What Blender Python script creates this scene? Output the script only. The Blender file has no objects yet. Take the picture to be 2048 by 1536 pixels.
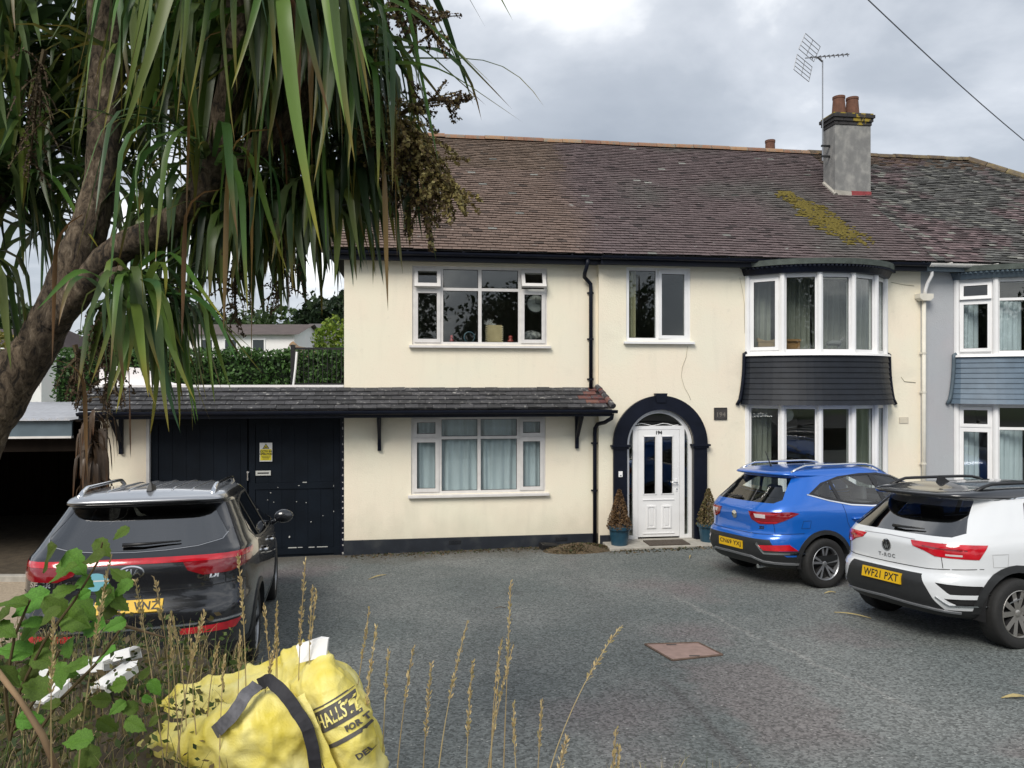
import bpy, bmesh, math, random
from mathutils import Vector, Matrix, noise
from mathutils.bvhtree import BVHTree
R = math.radians
random.seed(7)
SC = bpy.context.scene
COL = SC.collection

# ------------------------------------------------------------------ camera, sky, sun, exposure
CAM_Z = 2.85
FOC = 1479.0            # focal length in pixels of the 2048 px wide photograph
cam = bpy.data.cameras.new('camera')
cam.sensor_width = 36.0
cam.lens = FOC / 2048 * 36.0
cam.shift_y = -4 / 2048
cam.clip_start = 0.05
cam.clip_end = 2000
cam_ob = bpy.data.objects.new('camera', cam)
COL.objects.link(cam_ob)
cam_ob.location = (0, 0, CAM_Z)
cam_ob.rotation_euler = (R(90), 0, 0)
SC.camera = cam_ob

SUN_EL, SUN_AZ = 44.0, 206.0      # azimuth clockwise from +Y: behind the camera, to its left
world = bpy.data.worlds.new('World')
SC.world = world
world.use_nodes = True
wn, wl = world.node_tree.nodes, world.node_tree.links
wn.clear()
out = wn.new('ShaderNodeOutputWorld')
sky = wn.new('ShaderNodeTexSky')
sky.sky_type = 'NISHITA'
sky.sun_disc = False
sky.sun_elevation = R(SUN_EL)
sky.sun_rotation = R(SUN_AZ)
sky.air_density = 1.0
sky.dust_density = 2.0
bg_sky = wn.new('ShaderNodeBackground')
bg_sky.inputs['Strength'].default_value = 0.06
wl.new(sky.outputs['Color'], bg_sky.inputs['Color'])
tc = wn.new('ShaderNodeTexCoord')
# a flat cloud deck: the view direction divided by its height gives even cloud cells overhead
sep = wn.new('ShaderNodeSeparateXYZ')
wl.new(tc.outputs['Generated'], sep.inputs['Vector'])
zadd = wn.new('ShaderNodeMath'); zadd.operation = 'ADD'; zadd.inputs[1].default_value = 0.22
zabs = wn.new('ShaderNodeMath'); zabs.operation = 'ABSOLUTE'
wl.new(sep.outputs['Z'], zabs.inputs[0]); wl.new(zabs.outputs[0], zadd.inputs[0])
comb = wn.new('ShaderNodeCombineXYZ')
for ax in 'XY':
    d = wn.new('ShaderNodeMath'); d.operation = 'DIVIDE'
    wl.new(sep.outputs[ax], d.inputs[0]); wl.new(zadd.outputs[0], d.inputs[1])
    wl.new(d.outputs[0], comb.inputs[ax])
comb.inputs['Z'].default_value = 0.4
nz = wn.new('ShaderNodeTexNoise')
nz.inputs['Scale'].default_value = 1.15
nz.inputs['Detail'].default_value = 7.0
nz.inputs['Roughness'].default_value = 0.52
nz.inputs['Distortion'].default_value = 0.25
wl.new(comb.outputs[0], nz.inputs['Vector'])
ramp = wn.new('ShaderNodeValToRGB')
cr = ramp.color_ramp
cr.elements[0].position = 0.36; cr.elements[0].color = (0.41, 0.455, 0.52, 1)
cr.elements[1].position = 0.66; cr.elements[1].color = (1.35, 1.36, 1.36, 1)
e = cr.elements.new(0.5); e.color = (0.56, 0.605, 0.67, 1)
e = cr.elements.new(0.58); e.color = (0.76, 0.80, 0.86, 1)
wl.new(nz.outputs['Fac'], ramp.inputs['Fac'])
bg_cl = wn.new('ShaderNodeBackground')
bg_cl.inputs['Strength'].default_value = 0.50
wl.new(ramp.outputs['Color'], bg_cl.inputs['Color'])
mixw = wn.new('ShaderNodeMixShader')
mixw.inputs['Fac'].default_value = 0.86
wl.new(bg_sky.outputs[0], mixw.inputs[1]); wl.new(bg_cl.outputs[0], mixw.inputs[2])
wl.new(mixw.outputs[0], out.inputs['Surface'])

sun = bpy.data.lights.new('sun', 'SUN')
sun.energy = 1.5
sun.angle = R(28)
sun.color = (1.0, 0.95, 0.87)
sun_ob = bpy.data.objects.new('sun', sun)
COL.objects.link(sun_ob)
sd = Vector((math.sin(R(SUN_AZ)) * math.cos(R(SUN_EL)), math.cos(R(SUN_AZ)) * math.cos(R(SUN_EL)), math.sin(R(SUN_EL))))
sun_ob.rotation_euler = sd.to_track_quat('Z', 'Y').to_euler()
sun_ob.location = sd * 40

vs = SC.view_settings
vs.view_transform = 'Standard'
vs.look = 'None'
vs.exposure = 1.08
vs.gamma = 1.0
vs.use_curve_mapping = False
SC.cycles.use_denoising = True
SC.cycles.max_bounces = 6
SC.cycles.transparent_max_bounces = 10

# ------------------------------------------------------------------ helpers
def link(o, parent=None):
    COL.objects.link(o)
    if parent is not None:
        o.parent = parent
    return o

def tag(o, label=None, cat=None, group=None, kind=None):
    if label: o['label'] = label
    if cat: o['category'] = cat
    if group: o['group'] = group
    if kind: o['kind'] = kind
    return o

def empty(name, loc=(0, 0, 0), rz=0.0, rot=None, parent=None):
    o = bpy.data.objects.new(name, None)
    o.location = loc
    o.rotation_euler = rot if rot else (0, 0, rz)
    o.empty_display_size = 0.2
    return link(o, parent)

class MB:
    """collects faces; build() makes ONE mesh object"""
    def __init__(s, xf=None):
        s.v = []; s.f = []; s.c = []; s.m = []; s.xf = xf; s.cur = None; s.mi = 0
    def p(s, *co):
        co = Vector(co[0] if len(co) == 1 else co)
        s.v.append(s.xf(co) if s.xf else co)
        if s.cur is not None: s.c.append(s.cur)
        return len(s.v) - 1
    def face(s, *idx):
        s.f.append(tuple(idx)); s.m.append(s.mi)
    def poly(s, pts):
        s.face(*[s.p(q) for q in pts])
    def box(s, x0, x1, y0, y1, z0, z1):
        a = [s.p(x, y, z) for z in (z0, z1) for y in (y0, y1) for x in (x0, x1)]
        for q in ((0, 2, 3, 1), (4, 5, 7, 6), (0, 1, 5, 4), (2, 6, 7, 3), (0, 4, 6, 2), (1, 3, 7, 5)):
            s.face(*[a[i] for i in q])
    def prism(s, pts, d0, d1, axis=1, cap=True):
        """2D polygon pts in the plane normal to axis, extruded d0..d1"""
        def mk(q, d):
            if axis == 0: return (d, q[0], q[1])
            if axis == 1: return (q[0], d, q[1])
            return (q[0], q[1], d)
        a = [s.p(mk(q, d0)) for q in pts]
        b = [s.p(mk(q, d1)) for q in pts]
        n = len(pts)
        for i in range(n):
            s.face(a[i], a[(i + 1) % n], b[(i + 1) % n], b[i])
        if cap:
            s.face(*a[::-1]); s.face(*b)
    def tube(s, path, rad, n=8, cap=True, flat=1.0):
        path = [Vector(q) for q in path]
        m = len(path)
        if not hasattr(rad, '__len__'): rad = [rad] * m
        rings = []
        ref = None
        for i, q in enumerate(path):
            t = (path[min(i + 1, m - 1)] - path[max(i - 1, 0)])
            if t.length < 1e-9: t = Vector((0, 0, 1))
            t.normalize()
            if ref is None:
                ref = Vector((0, 0, 1)) if abs(t.z) < 0.9 else Vector((1, 0, 0))
            u = (ref - t * ref.dot(t))
            if u.length < 1e-6: u = t.orthogonal()
            u.normalize(); w = t.cross(u); ref = u
            rings.append([s.p(q + (u * math.cos(2 * math.pi * k / n) + w * flat * math.sin(2 * math.pi * k / n)) * rad[i]) for k in range(n)])
        for i in range(m - 1):
            for k in range(n):
                s.face(rings[i][k], rings[i][(k + 1) % n], rings[i + 1][(k + 1) % n], rings[i + 1][k])
        if cap:
            s.face(*rings[0][::-1]); s.face(*rings[-1])
    def lathe(s, prof, n=24, axis='z', c=(0, 0, 0), close=False):
        rings = []
        for r, h in prof:
            ring = []
            for k in range(n):
                a = 2 * math.pi * k / n
                q = (r * math.cos(a), r * math.sin(a), h) if axis == 'z' else (r * math.cos(a), h, r * math.sin(a))
                ring.append(s.p(q[0] + c[0], q[1] + c[1], q[2] + c[2]))
            rings.append(ring)
        m = len(rings)
        for i in range(m if close else m - 1):
            a, b = rings[i], rings[(i + 1) % m]
            for k in range(n):
                s.face(a[k], a[(k + 1) % n], b[(k + 1) % n], b[k])
    def grid(s, pts):
        """pts[i][j] -> quads"""
        idx = [[s.p(q) for q in row] for row in pts]
        for i in range(len(idx) - 1):
            for j in range(len(idx[0]) - 1):
                s.face(idx[i][j], idx[i][j + 1], idx[i + 1][j + 1], idx[i + 1][j])
        return idx
    def mesh(s, name, mats, smooth=False):
        me = bpy.data.meshes.new(name)
        me.from_pydata([tuple(v) for v in s.v], [], s.f)
        if not isinstance(mats, (list, tuple)): mats = [mats]
        for m in mats: me.materials.append(m)
        if any(s.m): me.polygons.foreach_set('material_index', s.m)
        if smooth: me.polygons.foreach_set('use_smooth', [True] * len(me.polygons))
        if s.c and len(s.c) == len(s.v):
            ca = me.color_attributes.new('Col', 'FLOAT_COLOR', 'POINT')
            flat = []
            for c in s.c: flat.extend((c[0], c[1], c[2], 1.0))
            ca.data.foreach_set('color', flat)
        me.update()
        return me
    def build(s, name, mats, parent=None, smooth=False, fix=False):
        me = s.mesh(name, mats, smooth)
        if fix: fix_normals(me)
        return link(bpy.data.objects.new(name, me), parent)

def fix_normals(me):
    bm = bmesh.new(); bm.from_mesh(me)
    bmesh.ops.recalc_face_normals(bm, faces=bm.faces)
    bm.to_mesh(me); bm.free()

def bevel(o, w=0.01, seg=2, ang=40):
    m = o.modifiers.new('bevel', 'BEVEL'); m.width = w; m.segments = seg; m.limit_method = 'ANGLE'; m.angle_limit = R(ang)
    return o

def text_mesh(body, size=1.0, extrude=0.0, bold=0.0, align='CENTER', spacing=1.0, res=3):
    """outline lettering as (verts, faces) in the XY plane"""
    cu = bpy.data.curves.new('lettering', 'FONT')
    cu.body = body; cu.size = size; cu.extrude = extrude; cu.offset = bold
    cu.align_x = align; cu.align_y = 'CENTER'; cu.space_character = spacing; cu.resolution_u = res
    ob = bpy.data.objects.new('lettering', cu)
    COL.objects.link(ob)
    dg = bpy.context.evaluated_depsgraph_get()
    me = bpy.data.meshes.new_from_object(ob.evaluated_get(dg))
    v = [tuple(q.co) for q in me.vertices]; f = [tuple(p.vertices) for p in me.polygons]
    bpy.data.objects.remove(ob); bpy.data.curves.remove(cu); bpy.data.meshes.remove(me)
    return v, f

def at(x, y, Y):
    """world point at depth Y that is seen at pixel (x, y) of the 2048 x 1536 photograph"""
    return Vector(((x - 1024) / FOC * Y, Y, CAM_Z + (764 - y) / FOC * Y))

def lerp(a, b, t): return a + (b - a) * t
def smooth01(t):
    t = max(0.0, min(1.0, t)); return t * t * (3 - 2 * t)

# ------------------------------------------------------------------ materials
def mat(name, col, rough=0.6, metal=0.0, var=0.0, scale=6.0, bump=0.0, bscale=60.0, coat=0.0, spec=0.5, rnd=0.0,
        attr=False, sheen=0.0, trans=0.0, alt=None, altpos=(0.45, 0.65), detail=4.0, stretch=None):
    m = bpy.data.materials.new(name); m.use_nodes = True
    n, l = m.node_tree.nodes, m.node_tree.links
    b = n['Principled BSDF']
    b.inputs['Roughness'].default_value = rough
    b.inputs['Metallic'].default_value = metal
    b.inputs['Specular IOR Level'].default_value = spec
    b.inputs['Coat Weight'].default_value = coat
    b.inputs['Coat Roughness'].default_value = 0.04
    b.inputs['Base Color'].default_value = (*col, 1)
    src = None
    tcn = n.new('ShaderNodeTexCoord')
    coord = tcn.outputs['Object']
    if rnd > 0:      # alike pieces do not repeat the same stains
        oi0 = n.new('ShaderNodeObjectInfo'); ms0 = n.new('ShaderNodeMath'); ms0.operation = 'MULTIPLY'; ms0.inputs[1].default_value = 57.0
        l.new(oi0.outputs['Random'], ms0.inputs[0])
        va = n.new('ShaderNodeVectorMath'); va.operation = 'ADD'; l.new(coord, va.inputs[0]); l.new(ms0.outputs[0], va.inputs[1]); coord = va.outputs[0]
    if stretch:
        mp = n.new('ShaderNodeMapping'); mp.inputs['Scale'].default_value = stretch
        l.new(coord, mp.inputs['Vector']); coord_v = mp.outputs[0]
    else:
        coord_v = coord
    if attr:
        a = n.new('ShaderNodeAttribute'); a.attribute_name = 'Col'; src = a.outputs['Color']
    if alt is not None or var > 0:
        t = n.new('ShaderNodeTexNoise'); t.inputs['Scale'].default_value = scale; t.inputs['Detail'].default_value = detail
        l.new(coord_v, t.inputs['Vector'])
        if alt is not None:
            rp = n.new('ShaderNodeValToRGB')
            rp.color_ramp.elements[0].position = altpos[0]; rp.color_ramp.elements[1].position = altpos[1]
            rp.color_ramp.elements[0].color = (*col, 1); rp.color_ramp.elements[1].color = (*alt, 1)
            l.new(t.outputs['Fac'], rp.inputs['Fac'])
            src2 = rp.outputs['Color']
            if src is not None:
                mx = n.new('ShaderNodeMix'); mx.data_type = 'RGBA'; mx.blend_type = 'MULTIPLY'; mx.inputs['Factor'].default_value = 1
                l.new(src, mx.inputs[6]); l.new(src2, mx.inputs[7]); src = mx.outputs[2]
            else: src = src2
        if var > 0:
            hs = n.new('ShaderNodeHueSaturation')
            mr = n.new('ShaderNodeMapRange')
            mr.inputs['From Min'].default_value = 0.25; mr.inputs['From Max'].default_value = 0.75
            mr.inputs['To Min'].default_value = 1 - var; mr.inputs['To Max'].default_value = 1 + var
            l.new(t.outputs['Fac'], mr.inputs['Value']); l.new(mr.outputs[0], hs.inputs['Value'])
            if src is not None: l.new(src, hs.inputs['Color'])
            else: hs.inputs['Color'].default_value = (*col, 1)
            src = hs.outputs['Color']
    if rnd > 0:
        oi = n.new('ShaderNodeObjectInfo')
        hs = n.new('ShaderNodeHueSaturation')
        mr = n.new('ShaderNodeMapRange'); mr.inputs['To Min'].default_value = 1 - rnd; mr.inputs['To Max'].default_value = 1 + rnd
        mh = n.new('ShaderNodeMapRange'); mh.inputs['To Min'].default_value = 0.5 - rnd * 0.06; mh.inputs['To Max'].default_value = 0.5 + rnd * 0.06
        l.new(oi.outputs['Random'], mr.inputs['Value']); l.new(mr.outputs[0], hs.inputs['Value'])
        l.new(oi.outputs['Random'], mh.inputs['Value']); l.new(mh.outputs[0], hs.inputs['Hue'])
        if src is not None: l.new(src, hs.inputs['Color'])
        else: hs.inputs['Color'].default_value = (*col, 1)
        src = hs.outputs['Color']
    if src is not None: l.new(src, b.inputs['Base Color'])
    if bump > 0:
        t = n.new('ShaderNodeTexNoise'); t.inputs['Scale'].default_value = bscale; t.inputs['Detail'].default_value = 5
        l.new(coord_v, t.inputs['Vector'])
        bp = n.new('ShaderNodeBump'); bp.inputs['Strength'].default_value = bump; bp.inputs['Distance'].default_value = 0.01
        l.new(t.outputs['Fac'], bp.inputs['Height']); l.new(bp.outputs[0], b.inputs['Normal'])
    if trans > 0:   # thin leaves let some light through
        o = n['Material Output']
        tr = n.new('ShaderNodeBsdfTranslucent')
        if src is not None: l.new(src, tr.inputs['Color'])
        else: tr.inputs['Color'].default_value = (*col, 1)
        ms = n.new('ShaderNodeMixShader'); ms.inputs['Fac'].default_value = trans
        l.new(b.outputs[0], ms.inputs[1]); l.new(tr.outputs[0], ms.inputs[2]); l.new(ms.outputs[0], o.inputs['Surface'])
    return m

def glass(name, tint=(0.9, 0.95, 0.93), refl=1.5, rough=0.0):
    """window glass: clear, mirror-like at grazing angles"""
    m = bpy.data.materials.new(name); m.use_nodes = True
    n, l = m.node_tree.nodes, m.node_tree.links
    n.remove(n['Principled BSDF'])
    o = n['Material Output']
    tr = n.new('ShaderNodeBsdfTransparent'); tr.inputs['Color'].default_value = (*tint, 1)
    gl = n.new('ShaderNodeBsdfGlossy'); gl.inputs['Roughness'].default_value = rough; gl.inputs['Color'].default_value = (1, 1, 1, 1)
    fr = n.new('ShaderNodeFresnel')
    # a thin pane reflects alike from both sides, so the far face must not act as the inside of a solid block
    gm_ = n.new('ShaderNodeNewGeometry'); mr_ = n.new('ShaderNodeMapRange')
    mr_.inputs['To Min'].default_value = refl; mr_.inputs['To Max'].default_value = 1 / refl
    l.new(gm_.outputs['Backfacing'], mr_.inputs['Value']); l.new(mr_.outputs[0], fr.inputs['IOR'])
    ms = n.new('ShaderNodeMixShader')
    l.new(fr.outputs[0], ms.inputs['Fac']); l.new(tr.outputs[0], ms.inputs[1]); l.new(gl.outputs[0], ms.inputs[2]); l.new(ms.outputs[0], o.inputs['Surface'])
    return m

M = {}
M['upvc'] = mat('white_plastic_frame', (0.80, 0.80, 0.80), 0.35, var=0.05, scale=3)
M['upvc_grey'] = mat('aged_white_frame', (0.66, 0.64, 0.62), 0.5, var=0.08, scale=8)
M['navy'] = mat('navy_gloss_paint', (0.006, 0.008, 0.016), 0.42, var=0.25, scale=5, spec=0.22)
M['navydoor'] = mat('weathered_navy_boards', (0.005, 0.008, 0.013), 0.55, var=0.3, scale=2.5, bump=0.1, bscale=18, spec=0.14)
M['black'] = mat('black_plastic', (0.012, 0.012, 0.013), 0.42)
M['glass'] = glass('window_glass', (0.95, 0.98, 0.97), 1.6)
M['chrome'] = mat('chrome', (0.75, 0.76, 0.78), 0.12, 1.0)
M['room'] = mat('room_walls', (0.30, 0.28, 0.25), 0.9)
M['lead'] = mat('weathered_lead', (0.07, 0.085, 0.075), 0.7, var=0.35, scale=7, bump=0.3, bscale=25)
M['concrete'] = mat('weathered_concrete', (0.36, 0.34, 0.30), 0.9, var=0.2, scale=9, bump=0.4, bscale=70)
M['slate'] = mat('dark_painted_slates', (0.010, 0.013, 0.019), 0.55, spec=0.3, var=0.25, scale=5, bump=0.15, bscale=30)
M['bluepaint'] = mat('slate_blue_painted_tiles', (0.105, 0.15, 0.20), 0.55, var=0.16, scale=5, bump=0.15, bscale=30)
M['tile'] = mat('concrete_roof_tile', (1, 1, 1), 0.85, attr=True, var=0.22, scale=11, bump=0.3, bscale=60)
def specks(m, scale, lo, hi, col):
    n, l = m.node_tree.nodes, m.node_tree.links; b = n['Principled BSDF']
    src = b.inputs['Base Color'].links[0].from_socket; t = n.new('ShaderNodeTexNoise'); t.inputs['Scale'].default_value = scale; t.inputs['Detail'].default_value = 6
    tcn = n.new('ShaderNodeTexCoord'); l.new(tcn.outputs['Object'], t.inputs['Vector'])
    r = n.new('ShaderNodeMapRange'); r.inputs['From Min'].default_value = lo; r.inputs['From Max'].default_value = hi; l.new(t.outputs['Fac'], r.inputs['Value'])
    x = n.new('ShaderNodeMix'); x.data_type = 'RGBA'; l.new(r.outputs[0], x.inputs['Factor']); l.new(src, x.inputs[6]); x.inputs[7].default_value = (*col, 1); l.new(x.outputs[2], b.inputs['Base Color'])
specks(M['tile'], 7.0, 0.68, 0.76, (0.30, 0.30, 0.28))
M['tileunder'] = mat('roof_underlay', (0.02, 0.018, 0.018), 0.9)
M['ridge'] = mat('orange_ridge_tile', (0.30, 0.165, 0.095), 0.85, var=0.3, scale=9, rnd=0.25, bump=0.3, bscale=40, alt=(0.16, 0.14, 0.11))
M['ridgedark'] = mat('dark_ridge_tile', (0.11, 0.085, 0.06), 0.85, var=0.3, scale=9, rnd=0.2, alt=(0.15, 0.11, 0.05))
M['canopytile'] = mat('dark_canopy_tile', (0.046, 0.046, 0.050), 0.8, rnd=0.35, var=0.3, scale=14, alt=(0.24, 0.235, 0.22), altpos=(0.60, 0.74), bump=0.4, bscale=60, detail=8)
M['redtile'] = mat('old_red_tile', (0.15, 0.06, 0.05), 0.85, rnd=0.25, var=0.3, scale=14, alt=(0.06, 0.055, 0.06))
M['brickdark'] = mat('sooty_brick', (0.035, 0.033, 0.034), 0.9, var=0.3, scale=14, bump=0.3)
M['lichen'] = mat('brick_with_yellow_lichen', (0.05, 0.045, 0.04), 0.95, scale=10, alt=(0.30, 0.22, 0.03), altpos=(0.46, 0.56))
M['terracotta'] = mat('terracotta_pot', (0.13, 0.058, 0.036), 0.85, var=0.25, scale=12)
M['netcurtain'] = mat('white_net_curtain', (0.46, 0.51, 0.55), 0.9, var=0.12, scale=2, stretch=(6, 1, 0.6))
M['greycurtain'] = mat('grey_drape', (0.20, 0.205, 0.175), 0.9, var=0.15, scale=3, stretch=(6, 1, 0.5))
M['creamcurtain'] = mat('cream_curtain', (0.32, 0.29, 0.18), 0.9, var=0.12, scale=3, stretch=(6, 1, 0.5))

def wall_mat(name, col, dirt):
    """painted render: soft large blotches, faint runs of dirt, fine roughness"""
    m = mat(name, col, 0.85, bump=0.5, bscale=45)
    n, l = m.node_tree.nodes, m.node_tree.links
    b = n['Principled BSDF']
    tcn = n.new('ShaderNodeTexCoord')
    def nz(scale, st, det=5):
        mp = n.new('ShaderNodeMapping'); mp.inputs['Scale'].default_value = st
        l.new(tcn.outputs['Object'], mp.inputs['Vector'])
        t = n.new('ShaderNodeTexNoise'); t.inputs['Scale'].default_value = scale; t.inputs['Detail'].default_value = det
        l.new(mp.outputs[0], t.inputs['Vector']); return t.outputs['Fac']
    def rmp(fac, p0, p1, a, c):
        r = n.new('ShaderNodeMapRange'); r.inputs['From Min'].default_value = p0; r.inputs['From Max'].default_value = p1
        r.inputs['To Min'].default_value = a; r.inputs['To Max'].default_value = c
        l.new(fac, r.inputs['Value']); return r.outputs[0]
    def mix(fac, a, c):
        x = n.new('ShaderNodeMix'); x.data_type = 'RGBA'
        l.new(fac, x.inputs['Factor'])
        if isinstance(a, tuple): x.inputs[6].default_value = (*a, 1)
        else: l.new(a, x.inputs[6])
        x.inputs[7].default_value = (*c, 1); return x.outputs[2]
    warm = (col[0] * 1.02, col[1] * 0.965, col[2] * 0.97)
    c1 = mix(rmp(nz(0.9, (1, 1, 1), 7), 0.35, 0.65, 0, 1), col, warm)
    c1 = mix(rmp(nz(0.45, (1.3, 1, 1.6), 3), 0.55, 0.60, 0, 0.22), c1, (col[0] * 0.93, col[1] * 0.955, col[2] * 1.0))
    c2 = mix(rmp(nz(2.2, (2.5, 1, 0.35), 7), 0.55, 0.80, 0, 0.17), c1, dirt)
    c3 = mix(rmp(nz(9.0, (1, 1, 1), 8), 0.62, 0.85, 0, 0.28), c2, dirt)
    # splash dirt washed up from the ground
    sp = n.new('ShaderNodeSeparateXYZ'); l.new(tcn.outputs['Object'], sp.inputs[0])
    ad = n.new('ShaderNodeMath'); ad.operation = 'MULTIPLY_ADD'; ad.inputs[1].default_value = -1.1; l.new(nz(3.0, (1, 1, 0.6), 7), ad.inputs[0]); l.new(sp.outputs['Z'], ad.inputs[2])
    c4 = mix(rmp(ad.outputs[0], -0.45, 0.12, 0.32, 0), c3, (dirt[0] * 0.8, dirt[1] * 0.8, dirt[2] * 0.75))
    c5 = mix(rmp(nz(1.3, (1, 1, 1.4), 9), 0.60, 0.70, 0, 0.16), c4, dirt)
    l.new(c5, b.inputs['Base Color'])
    return m
M['cream'] = wall_mat('cream_render', (0.825, 0.78, 0.625), (0.54, 0.51, 0.41))
M['greywall'] = wall_mat('grey_render', (0.40, 0.42, 0.44), (0.30, 0.31, 0.32))
M['white'] = wall_mat('white_render', (0.78, 0.78, 0.77), (0.62, 0.62, 0.6))
M['plinth'] = mat('navy_painted_plinth', (0.012, 0.016, 0.024), 0.55, var=0.25, scale=4, bump=0.3, bscale=50, alt=(0.03, 0.033, 0.036), altpos=(0.5, 0.75))
# ------------------------------------------------------------------ ground, driveway, bank
D_FAC, TH = 13.14, R(7.7)
HX, HY = math.cos(TH), math.sin(TH)

def g(x, y):
    """height of the driveway: it falls gently from the bank towards the house"""
    return -0.09 + 0.0385 * max(0.0, 12.5 - y) ** 1.2 + 0.015 * max(-5.0, min(6.0, x))

def bank_edge(x):
    return 3.35 + 0.10 * math.sin(x * 2.1) + (0.75 * smooth01((-0.3 - x) / 1.2))

def verge_z(x, y):
    e = bank_edge(x)
    top = 1.16 + 0.05 * math.sin(x * 3.1 + y * 2) + 0.34 * smooth01((-0.45 - x) / 0.8)
    t = smooth01((y - (e - 0.55)) / 0.75)
    return lerp(top, g(x, y) - 0.05, t)

def asphalt_mat():
    m = mat('worn_tarmac', (0.12, 0.13, 0.13), 0.9)
    n, l = m.node_tree.nodes, m.node_tree.links
    b = n['Principled BSDF']
    tcn = n.new('ShaderNodeTexCoord')
    def nz(scale, det=4, off=0.0):
        mp = n.new('ShaderNodeMapping'); mp.inputs['Location'].default_value = (off, off * 1.7, 0)
        l.new(tcn.outputs['Object'], mp.inputs['Vector'])
        t = n.new('ShaderNodeTexNoise'); t.inputs['Scale'].default_value = scale; t.inputs['Detail'].default_value = det
        l.new(mp.outputs[0], t.inputs['Vector']); return t.outputs['Fac']
    def mr(f, a, c, d, e):
        r = n.new('ShaderNodeMapRange'); r.inputs['From Min'].default_value = a; r.inputs['From Max'].default_value = c
        r.inputs['To Min'].default_value = d; r.inputs['To Max'].default_value = e
        l.new(f, r.inputs['Value']); return r.outputs[0]
    def mx(f, a, c, blend='MIX'):
        x = n.new('ShaderNodeMix'); x.data_type = 'RGBA'; x.blend_type = blend
        if isinstance(f, float): x.inputs['Factor'].default_value = f
        else: l.new(f, x.inputs['Factor'])
        for i, q in ((6, a), (7, c)):
            if isinstance(q, tuple): x.inputs[i].default_value = (*q, 1)
            else: l.new(q, x.inputs[i])
        return x.outputs[2]
    base = mx(mr(nz(0.55, 5), 0.38, 0.66, 0, 1), (0.108, 0.122, 0.119), (0.158, 0.166, 0.160))
    # a strip of redder tarmac where a trench was filled
    base = mx(mr(nz(0.42, 6, 4.2), 0.56, 0.66, 0, 0.75), base, (0.145, 0.125, 0.126))
    sp0 = n.new('ShaderNodeSeparateXYZ'); l.new(tcn.outputs['Object'], sp0.inputs[0])
    def band(x0, y0, x1, y1, w, soft, wob):
        # distance from a line on the ground, roughened by noise
        L = math.hypot(x1 - x0, y1 - y0); nx, ny = -(y1 - y0) / L, (x1 - x0) / L; tx, ty = (x1 - x0) / L, (y1 - y0) / L
        def lin(a, b, c):
            m1 = n.new('ShaderNodeMath'); m1.operation = 'MULTIPLY_ADD'; m1.inputs[1].default_value = a; m1.inputs[2].default_value = c; l.new(sp0.outputs['X'], m1.inputs[0])
            m2 = n.new('ShaderNodeMath'); m2.operation = 'MULTIPLY_ADD'; m2.inputs[1].default_value = b; l.new(sp0.outputs['Y'], m2.inputs[0]); l.new(m1.outputs[0], m2.inputs[2]); return m2.outputs[0]
        dd = lin(nx, ny, -(x0 * nx + y0 * ny)); tt = lin(tx, ty, -(x0 * tx + y0 * ty) )
        nn = mr(nz(2.6, 7, 9.0), 0.3, 0.7, -wob, wob); ad = n.new('ShaderNodeMath'); ad.operation = 'ADD'; l.new(dd, ad.inputs[0]); l.new(nn, ad.inputs[1])
        ab = n.new('ShaderNodeMath'); ab.operation = 'ABSOLUTE'; l.new(ad.outputs[0], ab.inputs[0])
        a = mr(ab.outputs[0], w, w + soft, 1, 0); b_ = mr(tt, -0.15, 0.1, 0, 1); c_ = mr(tt, L - 0.1, L + 0.4, 1, 0)
        q1 = n.new('ShaderNodeMath'); q1.operation = 'MULTIPLY'; l.new(a, q1.inputs[0]); l.new(b_, q1.inputs[1]); q2 = n.new('ShaderNodeMath'); q2.operation = 'MULTIPLY'; l.new(q1.outputs[0], q2.inputs[0]); l.new(c_, q2.inputs[1])
        return q2.outputs[0]
    def scaled(f, k):
        q = n.new('ShaderNodeMath'); q.operation = 'MULTIPLY'; q.inputs[1].default_value = k; l.new(f, q.inputs[0]); return q.outputs[0]
    base = mx(scaled(band(1.85, 6.85, 2.1, 5.1, 0.28, 0.22, 0.22), 0.6), base, (0.148, 0.126, 0.124))      # filled trench
    base = mx(scaled(band(3.6, 5.1, 4.3, 3.9, 0.35, 0.15, 0.2), 0.6), base, (0.145, 0.120, 0.118))
    base = mx(scaled(band(1.30, 6.45, 1.55, 4.6, 0.02, 0.05, 0.02), 0.5), base, (0.07, 0.06, 0.06))
    base = mx(scaled(band(2.05, 9.6, 3.05, 5.8, 0.006, 0.035, 0.07), 0.28), base, (0.34, 0.33, 0.31))         # scraped line
    for q4 in ((-0.6, 11.0, 0.2, 5.0), (0.9, 11.2, 1.5, 4.4)):
        base = mx(scaled(band(*q4, 0.10, 0.18, 0.15), 0.28), base, (0.085, 0.092, 0.092))                      # tyre tracks
    base = mx(scaled(mr(nz(0.8, 3, 21.0), 0.66, 0.72, 0, 1), 0.5), base, (0.075, 0.08, 0.08))                  # oil stains
    vo = n.new('ShaderNodeTexVoronoi'); vo.inputs['Scale'].default_value = 56.0
    l.new(tcn.outputs['Object'], vo.inputs['Vector'])
    hsv = n.new('ShaderNodeSeparateColor'); l.new(vo.outputs['Color'], hsv.inputs[0])
    chips = mr(hsv.outputs[0], 0.0, 1.0, 0.38, 1.70)
    cmb = n.new('ShaderNodeCombineColor')
    for i in range(3): l.new(chips, cmb.inputs[i])
    base = mx(0.8, base, cmb.outputs[0], 'MULTIPLY')
    vo2 = n.new('ShaderNodeTexVoronoi'); vo2.inputs['Scale'].default_value = 26.0
    l.new(tcn.outputs['Object'], vo2.inputs['Vector'])
    s2 = n.new('ShaderNodeSeparateColor'); l.new(vo2.outputs['Color'], s2.inputs[0])
    near = mr(vo2.outputs['Distance'], 0.16, 0.26, 1, 0)
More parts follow.
